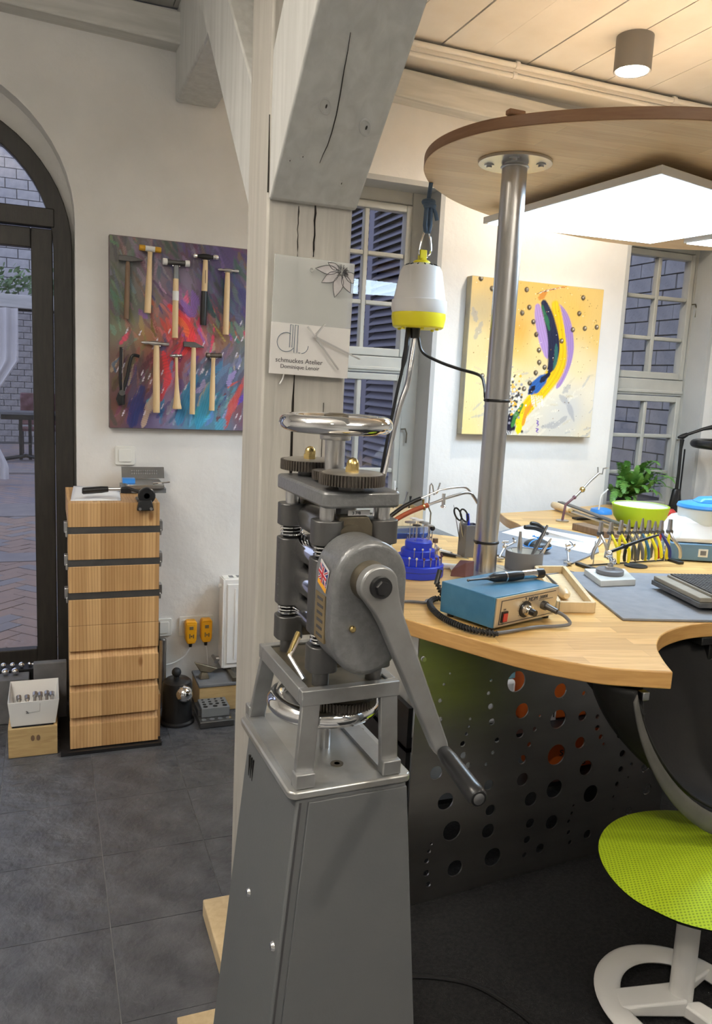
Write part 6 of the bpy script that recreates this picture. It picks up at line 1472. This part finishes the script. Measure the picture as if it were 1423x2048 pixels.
part('ring', MB().tube([A_+d_*q for q in (.30, .32)], [.0142, .0142], 20), 'chrome', hp, None, True)
part('grip', MB().tube([A_+d_*q for q in (.32, .45, .60)], [.0138, .0145, .0125], 20), 'black', hp, None, True)
part('motor_body', MB().tube([A_+d_*q for q in (.60, .64, .84)], [.0118, .0125, .013], 20), 'chrome', hp, 'polished motor body', True)
part('rear_cap', MB().tube([A_+d_*q for q in (.84, .86, .97, 1.0)], [.0125, .014, .014, .008], 20), 'black', hp, None, True)
part('bur_tip', MB().sphere(tuple(A_+d_*-.30), .004, 10), 'darksteel', hp, None, True)
cc_ = thing('coiled_cable', 'black coiled handpiece cable looping on the bench before the blue box', 'cable', (1.0, 1.8, ZB))
cl_ = smooth_line([(1.02, 1.95, .952), (1.028, 1.94, .93), (1.03, 1.925, .915), (1.005, 1.93, .9125), (.972, 1.895, .912), (.950, 1.82, .912), (.945, 1.745, .912), (.962, 1.672, .912), (.993, 1.630, .912), (1.016, 1.606, .912)], 8)
co_ = MB(); acc = 0
pts = []
for p, q in zip(cl_[:-1], cl_[1:]):
    nn = max(1, int((q-p).length/.0011)); t_ = (q-p).normalized(); u_ = t_.orthogonal().normalized() if abs(t_.z) > .9 else Vector((-t_.y, t_.x, 0)).normalized(); w_ = t_.cross(u_)
    for i in range(nn):
        acc += 1; a = acc*.9; pts.append(p.lerp(q, i/nn)+u_*(.0068*math.cos(a))+w_*(.0068*math.sin(a)))
part('coil', MB().tube(pts, .0023, 5), 'rubber', cc_, None, True)
part('core', MB().tube(cl_, .005, 8), 'rubber', cc_, None, True)
part('plug', MB().cyl((1.018, 1.952, .948), (1.035, 1.968, .985), .007, None, 12), 'black', cc_, None, True)
single('grey_cable', MB().tube(smooth_line([(.86, 1.95, .905), (.933, 1.943, .905), (.974, 1.925, .905), (.99, 1.945, .905), (1.05, 1.96, .905), (1.12, 2.0, .905)], 6), .004, 8), 'greycup', 'grey mains cable running across the bench left of the blue box', 'cable')
# round pen cup and its contents
rc = thing('round_pen_cup', 'round grey plastic cup with tweezers behind the blue control box', 'cup', (1.497, 2.245, ZB))
part('wall', MB().lathe([(.060, 0), (.0625, .002), (.0635, .066), (.0625, .068), (.0575, .066), (.056, .004), (.0001, .004)], 40), 'greycup', rc)
part('inner_lining', MB().lathe([(.0572, .064), (.0562, .0045), (.0002, .0045)], 40, cap0=False), 'offwhite', rc, 'pale inside')
def tweezers(label, p, q, mat, wd=.0045):
    t_ = thing('tweezers', label, 'tweezers', p, 0, 'tweezers in the round cup'); P_, Q_ = Vector(p), Vector(q)
    for s_ in (-1, 1):
        m_ = P_.lerp(Q_, .55)+Vector((0, s_*.005, 0))
        part('arm', MB().tube([P_+Vector((0, s_*.001, 0)), m_, Q_], [.0012, wd, wd*.8], 8), mat, t_, None, True)
    return t_
tweezers('grey steel tweezers standing left in the round grey cup', (1.470, 2.23, .907), (1.468, 2.235, 1.036), 'steel', .0055)
tweezers('dark tweezers leaning right in the round grey cup', (1.510, 2.25, .907), (1.590, 2.26, 1.050), 'darksteel', .005)
tweezers('slim silver tweezers leaning far right in the round grey cup', (1.515, 2.225, .907), (1.575, 2.21, 1.015), 'chrome', .004)
for k, (p, q) in enumerate((((1.460, 2.265, .907), (1.435, 2.275, .985)), ((1.466, 2.25, .907), (1.447, 2.25, .978)))):
    single('scriber', MB().tube([p, q], [.002, .0012], 8), 'chrome', ['needle scriber at the left rim of the round grey cup', 'short needle next to the grey tweezers in the round cup'][k], 'scriber', 'scribers in the round cup')
# rear mat, paper, stone, shears, third hands
MT = .9005
rm = single('rear_mat', MB().prism([(1.585, 2.195), (1.965, 2.445), (2.165, 2.72), (2.05, 3.03), (1.76, 2.86), (1.52, 2.47)], MT, MT+.006, 'z'), 'greymat', 'grey mat with white paper on the rear of the bench', 'mat', bevel=.001)
single('drawing_paper', MB().prism([(1.775, 2.843), (1.893, 2.41), (2.142, 2.635), (1.972, 2.975)], .9068, .9078, 'z'), 'paper', 'white sheet of paper lying on the rear grey mat', 'paper')
stn = thing('wrapped_stone', 'dark pebble wrapped with bright blue bands lying on the white paper', 'stone', (1.705, 2.475, .9075))
part('pebble', MB().sphere((0, 0, .024), .052, 26, .46), 'stone', stn)
part('blue_band', MB().torus((0, 0, .022), .0515, .0026, 40, 8), 'skyblue', stn); part('blue_band', MB().torus((0, 0, 0), .0515, .003, 40, 8, Matrix.Translation((0, 0, .024)) @ Matrix.Rotation(.3, 4, 'Z') @ Matrix.Rotation(PI/2, 4, 'X') @ Matrix.Scale(.475, 4, (0, 1, 0))), 'skyblue', stn)
part('band_knot', MB().sphere((.01, .012, .0495), .006, 10).tube([(.01, .012, .05), (-.012, .02, .056), (.004, .03, .055)], .0022, 6), 'skyblue', stn)
sr = thing('metal_shears', 'black handled metal shears lying open on the paper behind the pebble', 'shears', (1.86, 2.62, .9085))
part('handle', MB().tube(smooth_line([(1.738, 2.62, .973), (1.79, 2.62, .968), (1.834, 2.62, .950)], 4), [.008, .009, .0095, .0095, .0095, .0095, .009, .008, .007], 10), 'black', sr, None, True)
part('handle', MB().tube(smooth_line([(1.785, 2.65, .982), (1.82, 2.65, .974), (1.846, 2.64, .952)], 4), [.007, .009, .0095, .0095, .0095, .0095, .009, .008, .007], 10), 'black', sr, None, True)
part('blade', MB().hexa([(1.83, 2.628, .935), (1.834, 2.615, .935), (2.01, 2.60, .9085), (2.01, 2.603, .9085)][::1], [(1.83, 2.628, .955), (1.834, 2.615, .955), (2.01, 2.60, .911), (2.01, 2.603, .911)]), 'steel', sr, None, True)
part('blade', MB().hexa([(1.835, 2.642, .931), (1.838, 2.63, .931), (1.99, 2.63, .9085), (1.99, 2.634, .9085)], [(1.835, 2.642, .948), (1.838, 2.63, .948), (1.99, 2.63, .911), (1.99, 2.634, .911)]), 'steel', sr, None, True)
part('pivot', MB().cyl((1.842, 2.612, .946), (1.842, 2.65, .944), .006, None, 12), 'darksteel', sr, None, True)
for k, (ox, oy) in enumerate(((1.53, 2.42), (1.735, 2.33))):
    th = thing('third_hand', ['cross lock tweezers clamp on the mat right of the steel column', 'jointed clamp holder on the mat right of the round cup'][k], 'clamp', (ox, oy, .9068), .3*k, 'clamp holders')
    part('arm', MB().tube([(-.045, -.04, .008), (0, 0, .035), (.045, .01, .048)], .0035, 8), 'steel', th)
    part('joint', MB().sphere((0, 0, .037), .010, 12).cyl((-.002, -.004, .03), (.004, .014, .056), .0035, None, 8), 'chrome', th)
    part('joint', MB().sphere((.045, .01, .05), .008, 12).cyl((.045, .004, .05), (.05, .03, .06), .0035, None, 8), 'chrome', th)
    part('wing_nut', MB().box(-.014, .014, -.003, .003, .050, .058), 'chrome', th, None, bevel=.002)
    part('clamp_foot', MB().lathe([(.0001, .0005), (.016, .0005), (.016, .006), (.0001, .008)], 18, None, (-.045, -.04, 0)), 'steel', th)
single('bench_cable', MB().tube(smooth_line([(1.40, 2.36, .905), (1.41, 2.26, .905), (1.43, 2.19, .905), (1.50, 2.15, .905), (1.58, 2.16, .905), (1.625, 2.19, .906), (1.64, 2.16, .905)], 5), .0045, 8), 'greycup', 'grey cable running on the bench under the round cup', 'cable')
# wooden tray with tool
tr_ = thing('wooden_tray', 'small shallow wooden tray between the blue box and the front mat', 'tray', (1.42, 1.95, ZB))
def bar(a, b, w2, z0, z1):
    a, b = Vector((*a, 0)), Vector((*b, 0)); d = (b-a).normalized(); n = Vector((-d.y, d.x, 0))*w2
    q = [a-n, b-n, b+n, a+n]
    return MB().hexa([(p.x, p.y, z0) for p in q], [(p.x, p.y, z1) for p in q])
T4 = [(1.312, 1.778), (1.408, 1.752), (1.600, 2.160), (1.50, 2.175)]
for i in range(4): part('tray_side', bar(T4[i], T4[(i+1) % 4], .006, ZB, ZB+.030), 'pale', tr_, None, True, .001)
part('tray_floor', MB().prism(T4, ZB+.0002, ZB+.006, 'z'), 'pale', tr_, None, True)
bu = thing('burnisher', 'tool with turned pale wooden handle lying in the wooden tray', 'tool', (1.42, 1.93, ZB+.0065))
part('handle', MB().tube([(1.385, 1.845, .924), (1.392, 1.862, .924), (1.405, 1.895, .924), (1.425, 1.945, .924)], [.008, .0155, .0165, .008], 18), 'handle', bu, None, True)
part('blade', MB().tube([(1.425, 1.945, .924), (1.50, 2.12, .916)], [.006, .003], 10), 'black', bu, None, True)
# front mat with soldering board and marble block
fm = single('front_mat', MB().prism([(1.441, 1.667), (1.683, 1.600), (1.98, 1.52), (2.19, 2.03), (1.612, 2.176)], MT, MT+.007, 'z'), 'greymat', 'large grey mat at the front cut-out of the bench', 'mat', bevel=.0015)
mk = thing('soldering_board', 'honeycomb soldering board in a pale frame on a dark plate', 'board', (1.85, 1.82, .908))
RQ = frame((1.703, 1.672, .908), (.97, -.22, 0), (0, 0, 1))
def q4(a, b, c, d, z0, z1): return MB().hexa([(x, y, z0) for x, y in (a, b, c, d)], [(x, y, z1) for x, y in (a, b, c, d)])
def mk_(name, mb, mat, label=None, bevel=0, kind=None):
    mb.v = [tuple(RQ @ Vector(v)) for v in mb.v]; return part(name, mb, mat, mk, label, True, bevel, kind=kind)
mk_('foot', MB().box(.05, .09, .06, .22, .0, .012).box(.22, .26, .06, .22, .0, .012), 'slot')
mk_('under_plate', MB().box(.0, .34, -.005, .262, .0122, .027), 'charcoal', 'dark lower plate', .002)
mk_('tile_frame', MB().box(.004, .34, .0, .258, .0273, .041), 'soot', 'pale tile', .002)
mk_('honeycomb_tile', MB().box(.042, .34, .0, .246, .0412, .048), 'soot', None, .001)
hc = MB()
for i in range(26):
    for j in range(20):
        x_, y_ = .048+.0112*i, .006+.0118*j
        hc.box(x_, x_+.0058, y_, y_+.0085, .0478, .0530)
mk_('honeycomb_cells', hc, 'charcoal', None, 0, 'stuff')
mb2 = thing('marble_base', 'white marble slab with chrome ball joint holder on the front mat', 'holder', (1.69, 2.05, .908))
part('slab', MB().prism([(1.655, 2.125), (1.602, 1.970), (1.733, 1.965), (1.80, 2.10)], .9078, .928, 'z'), 'marble', mb2, None, True, .002)
part('disc', MB().lathe([(.0001, .9285), (.042, .9285), (.044, .932), (.044, .942), (.040, .945), (.018, .946), (.0001, .946)], 36, None, (1.694, 2.045, 0)), 'greycup', mb2, None, True)
part('stem', MB().lathe([(.016, .946), (.016, .951), (.009, .953), (.009, .962), (.0001, .962)], 24, None, (1.694, 2.045, 0)), 'steel', mb2, None, True)
part('ball', MB().sphere((1.702, 2.045, .969), .0115, 18), 'chrome', mb2, None, True); part('ball', MB().sphere((1.684, 2.045, .994), .0125, 18), 'chrome', mb2, None, True)
part('neck', MB().tube([(1.702, 2.045, .965), (1.684, 2.045, .994)], .008, 12), 'chrome', mb2, None, True)
part('joint_arm', MB().tube([(1.684, 2.045, 1.000), (1.706, 2.046, 1.006), (1.746, 2.05, 1.016), (1.81, 2.055, 1.032), (1.89, 2.06, 1.049)], [.005, .0055, .0065, .0055, .0035], 10), 'black', mb2, 'slim black arm', True)
part('arm_screw', MB().cyl((1.746, 2.04, 1.016), (1.746, 2.06, 1.016), .008, None, 12), 'black', mb2, None, True)
# pliers on their rack
pr_ = thing('pliers_rack', 'black wire rack with foot bars on which ten pliers hang', 'rack', (1.96, 2.25, ZB))
part('foot_bar', MB().box(1.735, 1.757, 2.19, 2.282, ZB, ZB+.010), 'black', pr_, None, True, .002); part('foot_bar', MB().box(2.148, 2.170, 2.22, 2.345, ZB, ZB+.010), 'black', pr_, None, True, .002)
part('bar', MB().tube([(1.79, 2.252, .9065), (1.79, 2.252, .990), (1.80, 2.252, .998), (2.10, 2.258, .998), (2.112, 2.258, .99), (2.112, 2.258, .9065)], .0018, 8), 'steel', pr_, None, True)
part('base_rod', MB().tube([(1.746, 2.25, .9045), (2.159, 2.28, .9045)], .003, 8), 'black', pr_, None, True)
single('rubber_disc', MB().lathe([(.0001, 0), (.040, 0), (.040, .004), (.030, .005), (.0001, .005)], 32, None, (1.955, 2.225, ZB)), 'rubber', 'flat black rubber disc on the bench beneath the pliers', 'disc')
def plier(x, ztop, zbot, hm, wid, lean,  label, nose='flat', spread=.02):
    t_ = thing('pliers', label, 'pliers', (x, 2.24, zbot-.003), 0, 'pliers on the rack')
    zp = 1.024; wid = wid*PLW
    Y_ = 2.24
    for s_ in (-1, 1):
        part('handle', MB().tube(smooth_line([(x-s_*.003, Y_-.004, zp-.002), (x+s_*.006, Y_-s_*.006-.012, .995), (x+s_*wid*.75+lean, Y_-s_*.010-.016, .965), (x+s_*wid+lean, Y_-s_*.010-.018, .935), (x+s_*wid*.9+lean, Y_-s_*.008-.018, zbot+(0 if s_ < 0 else .006))], 3), [.0042, .0045, .0048, .0052, .0055, .0058, .006, .006, .006, .006, .0058, .0055, .0045], 8), hm[0 if s_ < 0 else 1], t_, None, True)
        part('jaw', MB().hexa([(x+s_*.0005, Y_-.006, zp), (x+s_*.0072, Y_-.006, zp), (x+s_*.0072, Y_+.006, zp), (x+s_*.0005, Y_+.006, zp)], [(x+s_*.001, Y_-(.005 if nose == 'flat' else .002), ztop), (x+s_*(.0045 if nose == 'flat' else .0024), Y_-(.005 if nose == 'flat' else .002), ztop), (x+s_*(.0045 if nose == 'flat' else .0024), Y_+(.005 if nose == 'flat' else .002), ztop), (x+s_*.001, Y_+(.005 if nose == 'flat' else .002), ztop)]), 'steel', t_, None, True)
    part('pivot', MB().cyl((x, Y_-.010, zp-.003), (x, Y_+.009, zp-.003), .0085, None, 14), 'darksteel', t_, None, True)
PLW = 1.25
PL = ((1.798, 1.062, .936, ('steel', 'steel'), .022, -.004, 'bare steel parallel pliers at the left end of the rack', 'flat'),
      (1.842, 1.060, .942, ('steel', 'yellow'), .016, .002, 'pliers with one yellow grip, second from the left on the rack', 'flat'),
      (1.885, 1.066, .912, ('yellow', 'yellow'), .012, .010, 'yellow gripped pliers near the left third of the rack', 'flat'),
      (1.918, 1.068, .918, ('black', 'darksteel'), .013, .004, 'black gripped pliers right behind the thin black arm', 'needle'),
      (1.950, 1.062, .922, ('steel', 'greycup'), .013, .004, 'bare grey pliers in middle of the rack', 'needle'),
      (1.978, 1.072, .920, ('greycup', 'boxblue'), .013, .003, 'pliers with grey blue grips right of the rack middle', 'needle'),
      (2.008, 1.064, .918, ('yellow', 'yellow'), .013, .006, 'yellow gripped pliers between grey and red ones', 'flat'),
      (2.036, 1.060, .928, ('greycup', 'yellow'), .012, .002, 'slim pliers half hidden behind the second yellow pair', 'needle'),
      (2.064, 1.062, .924, ('red', 'flagblue'), .014, .010, 'pliers with red and dark blue grips on the rack', 'flat'),
      (2.104, 1.066, .920, ('yellow', 'steel'), .018, .014, 'large steel pliers with one yellow grip at the right end', 'flat'))
for a in PL: plier(*a)
# bowl, files, wooden block, dome stand
bw_ = thing('lime_bowl', 'lime green bowl with white inside behind the pliers', 'bowl', (2.565, 2.93, ZB))
part('outer', MB().lathe([(.0001, .001), (.065, .001), (.093, .012), (.118, .049), (.130, .103), (.128, .105), (.120, .103)], 44, cap1=False), 'lime', bw_)
part('inner', MB().lathe([(.1235, .1045), (.113, .052), (.087, .017), (.0001, .012)], 44, cap0=False), 'white', bw_, 'white inside')
fbk = single('sanding_block', MB().hexa([(2.17, 2.90, ZB), (2.20, 2.62, ZB), (2.27, 2.63, ZB), (2.24, 2.91, ZB)], [(2.17, 2.90, ZB+.030), (2.20, 2.62, ZB+.030), (2.27, 2.63, ZB+.030), (2.24, 2.91, ZB+.030)]), 'darkwood', 'dark wooden sanding block lying left of the lime bowl', 'block', bevel=.003)
FL = (((2.50, 3.46, .935), (2.345, 2.80, .940), 'darksteel', None), ((2.53, 3.45, .928), (2.374, 2.78, .934), 'greycup', None), ((2.555, 3.43, .919), (2.403, 2.82, .928), 'darksteel', None), ((2.455, 3.46, .921), (2.32, 2.78, .930), 'steel', 'handle'))
for k, (a, b, mm, hd) in enumerate(FL):
    t_ = thing('file', ['dark flat file nearest the wooden handle in the bundle', 'grey flat file in middle of the bundle', 'dark flat file at the far side of the bundle', 'file with turned wooden handle lying before the bundle'][k], 'file', a, 0, 'files on the bench')
    A_, B_ = Vector(a), Vector(b); d_ = (B_-A_).normalized(); n_ = Vector((-d_.y, d_.x, 0)).normalized()*.013; u_ = Vector((0, 0, .003))
    s0 = A_.lerp(B_, .36) if hd else A_
    part('blade', MB().add([tuple(s0-n_-u_), tuple(s0+n_-u_), tuple(s0+n_+u_), tuple(s0-n_+u_), tuple(B_-n_*.7-u_), tuple(B_+n_*.7-u_), tuple(B_+n_*.7+u_), tuple(B_-n_*.7+u_)], [(0, 1, 2, 3), (7, 6, 5, 4), (0, 4, 5, 1), (1, 5, 6, 2), (2, 6, 7, 3), (3, 7, 4, 0)]), mm, t_, None, True)
    if hd:
        part('handle', MB().tube([A_.lerp(B_, q) for q in (0, .02, .08, .18, .27, .30)], [.008, .017, .0195, .018, .012, .012], 16), 'handle', t_, None, True)
        part('ferrule', MB().tube([A_.lerp(B_, .30), A_.lerp(B_, .36)], [.0095, .008], 14), 'brass', t_, None, True)
single('file_rest', MB().box(2.36, 2.52, 3.12, 3.16, ZB, ZB+.0090), 'black', 'low black rest bar carrying the files', 'rest')
th2 = thing('soldering_clamp', 'jointed soldering clamp arm rising from the bench by the wall', 'clamp', (2.27, 3.1, ZB))
part('foot', MB().lathe([(.0001, 0), (.03, 0), (.03, .006), (.0001, .008)], 22, None, (2.262, 3.1, ZB)), 'steel', th2, None, True)
part('lower_arm', MB().tube([(2.262, 3.1, .907), (2.272, 3.1, .98), (2.318, 3.1, 1.015)], .006, 10), 'maroon', th2, None, True)
part('knuckle', MB().sphere((2.318, 3.1, 1.015), .010, 12), 'maroon', th2, None, True)
part('middle_arm', MB().tube([(2.318, 3.1, 1.015), (2.359, 3.1, 1.052)], .0065, 10), 'steel', th2, None, True)
part('knuckle', MB().sphere((2.359, 3.1, 1.052), .014, 14), 'brass', th2, None, True)
part('upper_arm', MB().tube([(2.359, 3.1, 1.052), (2.399, 3.1, 1.093), (2.444, 3.1, 1.130)], [.005, .0065, .006], 10), 'steel', th2, None, True)
part('fork', MB().tube([(2.436, 3.1, 1.160), (2.440, 3.1, 1.130), (2.466, 3.1, 1.127), (2.468, 3.1, 1.153), (2.497, 3.1, 1.157)], .0032, 8), 'steel', th2, None, True)
bd = thing('blue_dome_stand', 'flat blue dome with a bent wire standing behind the files', 'stand', (2.64, 3.30, ZB))
part('dome', MB().lathe([(.056, 0), (.056, .008), (.050, .022), (.030, .028), (.0001, .029)], 32, None, (2.64, 3.30, ZB)), 'skyblue', bd, None, True)
part('wire', MB().tube([(2.60, 3.27, .925), (2.600, 3.26, 1.0), (2.630, 3.25, 1.032)], .004, 8), 'white', bd, None, True)
single('red_lid', MB().lathe([(.0001, 0), (.03, 0), (.034, .02), (.02, .034), (.0001, .036)], 24, None, (2.99, 3.2, ZB)), 'red', 'small red cap standing behind the pliers near the window', 'cap')
# white and blue bench device
dv = thing('bench_device', 'white and blue bench device at the right edge behind the pliers', 'device', (2.31, 2.33, ZB), -.42)
part('base', MB().prism(rrect(-.115, .16, -.10, .115, .02), .004, .068), 'boxgrey', dv, 'blue grey base', bevel=.004)
part('shell', MB().hexa([(-.117, -.102, .0685), (.162, -.102, .0685), (.162, .117, .0685), (-.117, .117, .0685)], [(-.072, -.050, .160), (.150, -.060, .160), (.150, .09, .160), (-.072, .085, .160)]), 'whitemetal', dv, 'white rounded hood', bevel=.022)
part('neck', MB().lathe([(.078, .12), (.086, .165), (.088, .190), (.0001, .190)], 36, None, (.022, .01, 0)), 'paleblue', dv)
part('blue_lid', MB().lathe([(.090, .1905), (.092, .196), (.088, .206), (.06, .213), (.0001, .215)], 40, None, (.022, .01, 0)), 'skyblue', dv, 'bright blue lid')
part('lid_knob', MB().hexa([(-.012, -.035, .212), (.08, -.045, .208), (.08, .055, .208), (-.012, .05, .212)], [(.012, -.022, .232), (.07, -.03, .236), (.07, .045, .236), (.012, .035, .232)]), 'skyblue', dv, None, bevel=.008)
part('power_socket', MB().box(-.015, .020, -.103, -.1003, .02, .05), 'offwhite', dv); part('socket_inset', MB().box(-.008, .013, -.1042, -.1032, .027, .044), 'greycup', dv)
for yy in (-.06, .0): part('side_socket', MB().box(-.1185, -.1153, yy, yy+.03, .022, .052), 'offwhite', dv); part('side_socket_hole', MB().box(-.1195, -.1187, yy+.008, yy+.022, .03, .044), 'greycup', dv)
for xx in (-.09, .13):
    for yy in (-.08, .09): part('foot', MB().cyl((xx, yy, 0), (xx, yy, .0042), .01, None, 12), 'rubber', dv)
# magnifier lamp by the window
ml2 = thing('magnifier_lamp', 'black jointed magnifier lamp before the right window', 'lamp', (3.25, 3.42, .88))
part('clamp_base', MB().cyl((3.215, 3.42, .865), (3.215, 3.42, .915), .03, None, 20), 'black', ml2, None, True)
part('lower_shell', MB().hexa([(3.195, 3.41, .905), (3.245, 3.41, .905), (3.245, 3.44, .905), (3.195, 3.44, .905)], [(3.212, 3.41, 1.012), (3.25, 3.41, 1.012), (3.25, 3.44, 1.012), (3.212, 3.44, 1.012)]), 'black', ml2, None, True, .012)
part('lower_shell', MB().hexa([(3.252, 3.42, .935), (3.275, 3.42, .935), (3.275, 3.44, .935), (3.252, 3.44, .935)], [(3.248, 3.42, 1.0), (3.262, 3.42, 1.0), (3.262, 3.44, 1.0), (3.248, 3.44, 1.0)]), 'black', ml2, None, True, .006)
part('arm_tube', MB().tube([(3.228, 3.42, 1.0), (3.230, 3.42, 1.10), (3.226, 3.42, 1.228), (3.228, 3.42, 1.282)], [.0095, .0085, .0085, .012], 12), 'black', ml2, None, True)
part('spring_rod', MB().tube([(3.254, 3.42, .99), (3.254, 3.42, 1.228)], .0045, 8), 'black', ml2, None, True)
part('elbow', MB().tube([(3.199, 3.42, 1.292), (3.228, 3.42, 1.296), (3.258, 3.42, 1.309)], [.006, .015, .011], 12), 'black', ml2, None, True)
part('upper_arm', MB().tube([(3.255, 3.42, 1.307), (3.356, 3.41, 1.341), (3.408, 3.40, 1.353), (3.60, 3.38, 1.36)], [.008, .009, .013, .012], 12), 'black', ml2, None, True)
part('lamp_head', MB().torus((3.46, 3.30, 1.262), .185, .026, 44, 12, None, .9), 'black', ml2, None, True)
part('lens', MB().lathe([(.0001, .004), (.165, .002), (.165, -.002), (.0001, -.004)], 36, None, (3.46, 3.30, 1.262)), 'acryl', ml2, None, True)
part('head_hinge', MB().tube([(3.60, 3.38, 1.36), (3.52, 3.30, 1.32), (3.50, 3.32, 1.29)], .010, 10), 'black', ml2, None, True)
# fern in its pot on the right window sill
fp_ = thing('potted_fern', 'bushy green fern standing on the sill of the right window', 'plant', (3.06, 3.655, .805))
part('pot', MB().lathe([(.0001, 0), (.045, 0), (.062, .12), (.065, .125), (.059, .125), (.056, .115), (.0001, .11)], 28), 'plant_pot', fp_)
def frond_mesh(L, arch, seed):
    rn_ = random.Random(seed); mb = MB(); n = 38; pts = []
    for i in range(n+1):
        t = i/n; pts.append(Vector((L*math.sin(t*1.5)/1.0*.75, 0, L*(.62*t-arch*t*t))))
    mb.tube(pts, [.0013*(1-.6*i/n) for i in range(n+1)], 4, False)
    for i in range(2, n+1):
        t = i/n; ln = .021*math.sin(PI*min(1, t*.92+.06))**.7*(L/.25)**.4+.004
        tg_ = (pts[i]-pts[i-1]).normalized()
        for s_ in (-1, 1):
            d = (Vector((0, s_, 0))+tg_*.55+Vector((0, 0, -.15+rn_.uniform(-.15, .15)))).normalized(); w2 = tg_*.0030
            p0 = pts[i]; mb.add([tuple(p0-w2*.6), tuple(p0+d*ln*.5-w2), tuple(p0+d*ln), tuple(p0+d*ln*.5+w2), tuple(p0+w2*.6)], [(0, 1, 2, 3, 4)])
    return mb.mesh('frond')
fms = [frond_mesh(L, a, i) for i, (L, a) in enumerate(((.24, .30), (.30, .42), (.19, .12), (.27, .55), (.34, .62), (.22, .05)))]
for f_ in fms: f_.materials.append(M['leaf'])
rn_ = random.Random(11)
for k in range(100):
    an_ = rn_.uniform(-PI+.55, -.5) if k % 5 else rn_.uniform(0, 2*PI)
    o = bpy.data.objects.new('frond', fms[rn_.randrange(6)]); C.objects.link(o); o.parent = fp_
    sc_ = rn_.uniform(.85, 1.3) if math.sin(an_) < -.4 else rn_.uniform(.3, .42)
    o.location = (rn_.uniform(-.025, .025), rn_.uniform(-.025, .02), .115); o.rotation_euler = (rn_.uniform(-.2, .2), rn_.uniform(-.75, .10), an_); o.scale = (sc_,)*3
fdry = fms[4].copy(); fdry.materials.clear(); fdry.materials.append(M['leafpale'])
for an_ in (-.75, -.95):
    o = bpy.data.objects.new('frond', fdry); C.objects.link(o); o.parent = fp_; o.location = (.02, 0, .118); o.rotation_euler = (.2, -.1, an_); o['label'] = 'pale dry frond'; o.scale = (.8,)*3

# ================================================================ STOOL
SX, SY = 1.43, 1.31
sto = thing('swivel_stool', 'lime green mesh saddle stool with white ring base on the black rug', 'stool', (SX, SY, .0095))
def seat_pt(u, v):
    a = 2*PI*u; r = v
    ex_, ey_ = .268, .272
    x = ex_*r*math.cos(a); y = ey_*r*math.sin(a)
    # saddle: a raised rear ridge, dished middle, front lip falling away
    t = (y*.83-x*.55)/.26
    z = .428+.020*(1-r**3)-.012*math.exp(-((t-.15)/.25)**2)+.010*math.tanh((t+.42)*9)*-1-.010*r**4
    z += -.012*math.tanh((t-.35)*7)
    return x+.027, y-.035, z
mbx = MB().grid(lambda u, v: seat_pt(u, max(v, .002)), 64, 24)
part('seat_pad', mbx, 'seat', sto, 'lime green mesh pad')
part('seat_shell', MB().grid(lambda u, v: (lambda p: (p[0]*(1-.0*v), p[1], p[2]-.004-.028*v))(seat_pt(u, 1.006-.35*v)), 64, 8), 'black', sto, 'black underside shell')
part('column', MB().cyl((0, 0, .035), (-.004, 0, .41), .0285, .0265, 30), 'whitemetal', sto, 'white column')
def ringp(u, v):
    a = 2*PI*u; b = 2*PI*v
    R_, wr_, hr_ = .170, .032, .013
    return ((R_+wr_*math.cos(b))*math.cos(a), (R_+wr_*math.cos(b))*math.sin(a)*1.02, .016+hr_*math.sin(b)+.018*(math.cos(a-2.6)*.5+.5)*.6)
part('ring_base', MB().grid(ringp, 64, 14), 'whitemetal', sto, 'white ring foot')
part('spoke', MB().hexa([(-.165, .020, .012), (-.150, .085, .012), (.015, .03, .015), (-.01, -.035, .015)], [(-.165, .020, .038), (-.150, .085, .036), (.015, .03, .060), (-.01, -.035, .060)]), 'whitemetal', sto, None, bevel=.006)
part('spoke', MB().hexa([(-.02, -.02, .012), (.03, -.03, .012), (.10, -.15, .012), (.04, -.17, .012)], [(-.02, -.02, .050), (.03, -.03, .050), (.10, -.15, .032), (.04, -.17, .032)]), 'whitemetal', sto, None, bevel=.006)
part('spoke', MB().hexa([(-.02, .0, .012), (.0, .03, .012), (.13, .12, .012), (.16, .06, .012)], [(-.02, 0, .050), (0, .03, .050), (.13, .12, .032), (.16, .06, .032)]), 'whitemetal', sto, None, bevel=.006)
single('floor_cable', MB().tube(smooth_line([(.80, 1.62, .0155), (.88, 1.60, .0155), (.98, 1.54, .0155), (1.04, 1.44, .0155), (1.08, 1.32, .0155), (1.15, 1.22, .0155)], 6), .006, 8), 'black', 'black cable snaking over the black rug beside the stand', 'cable')
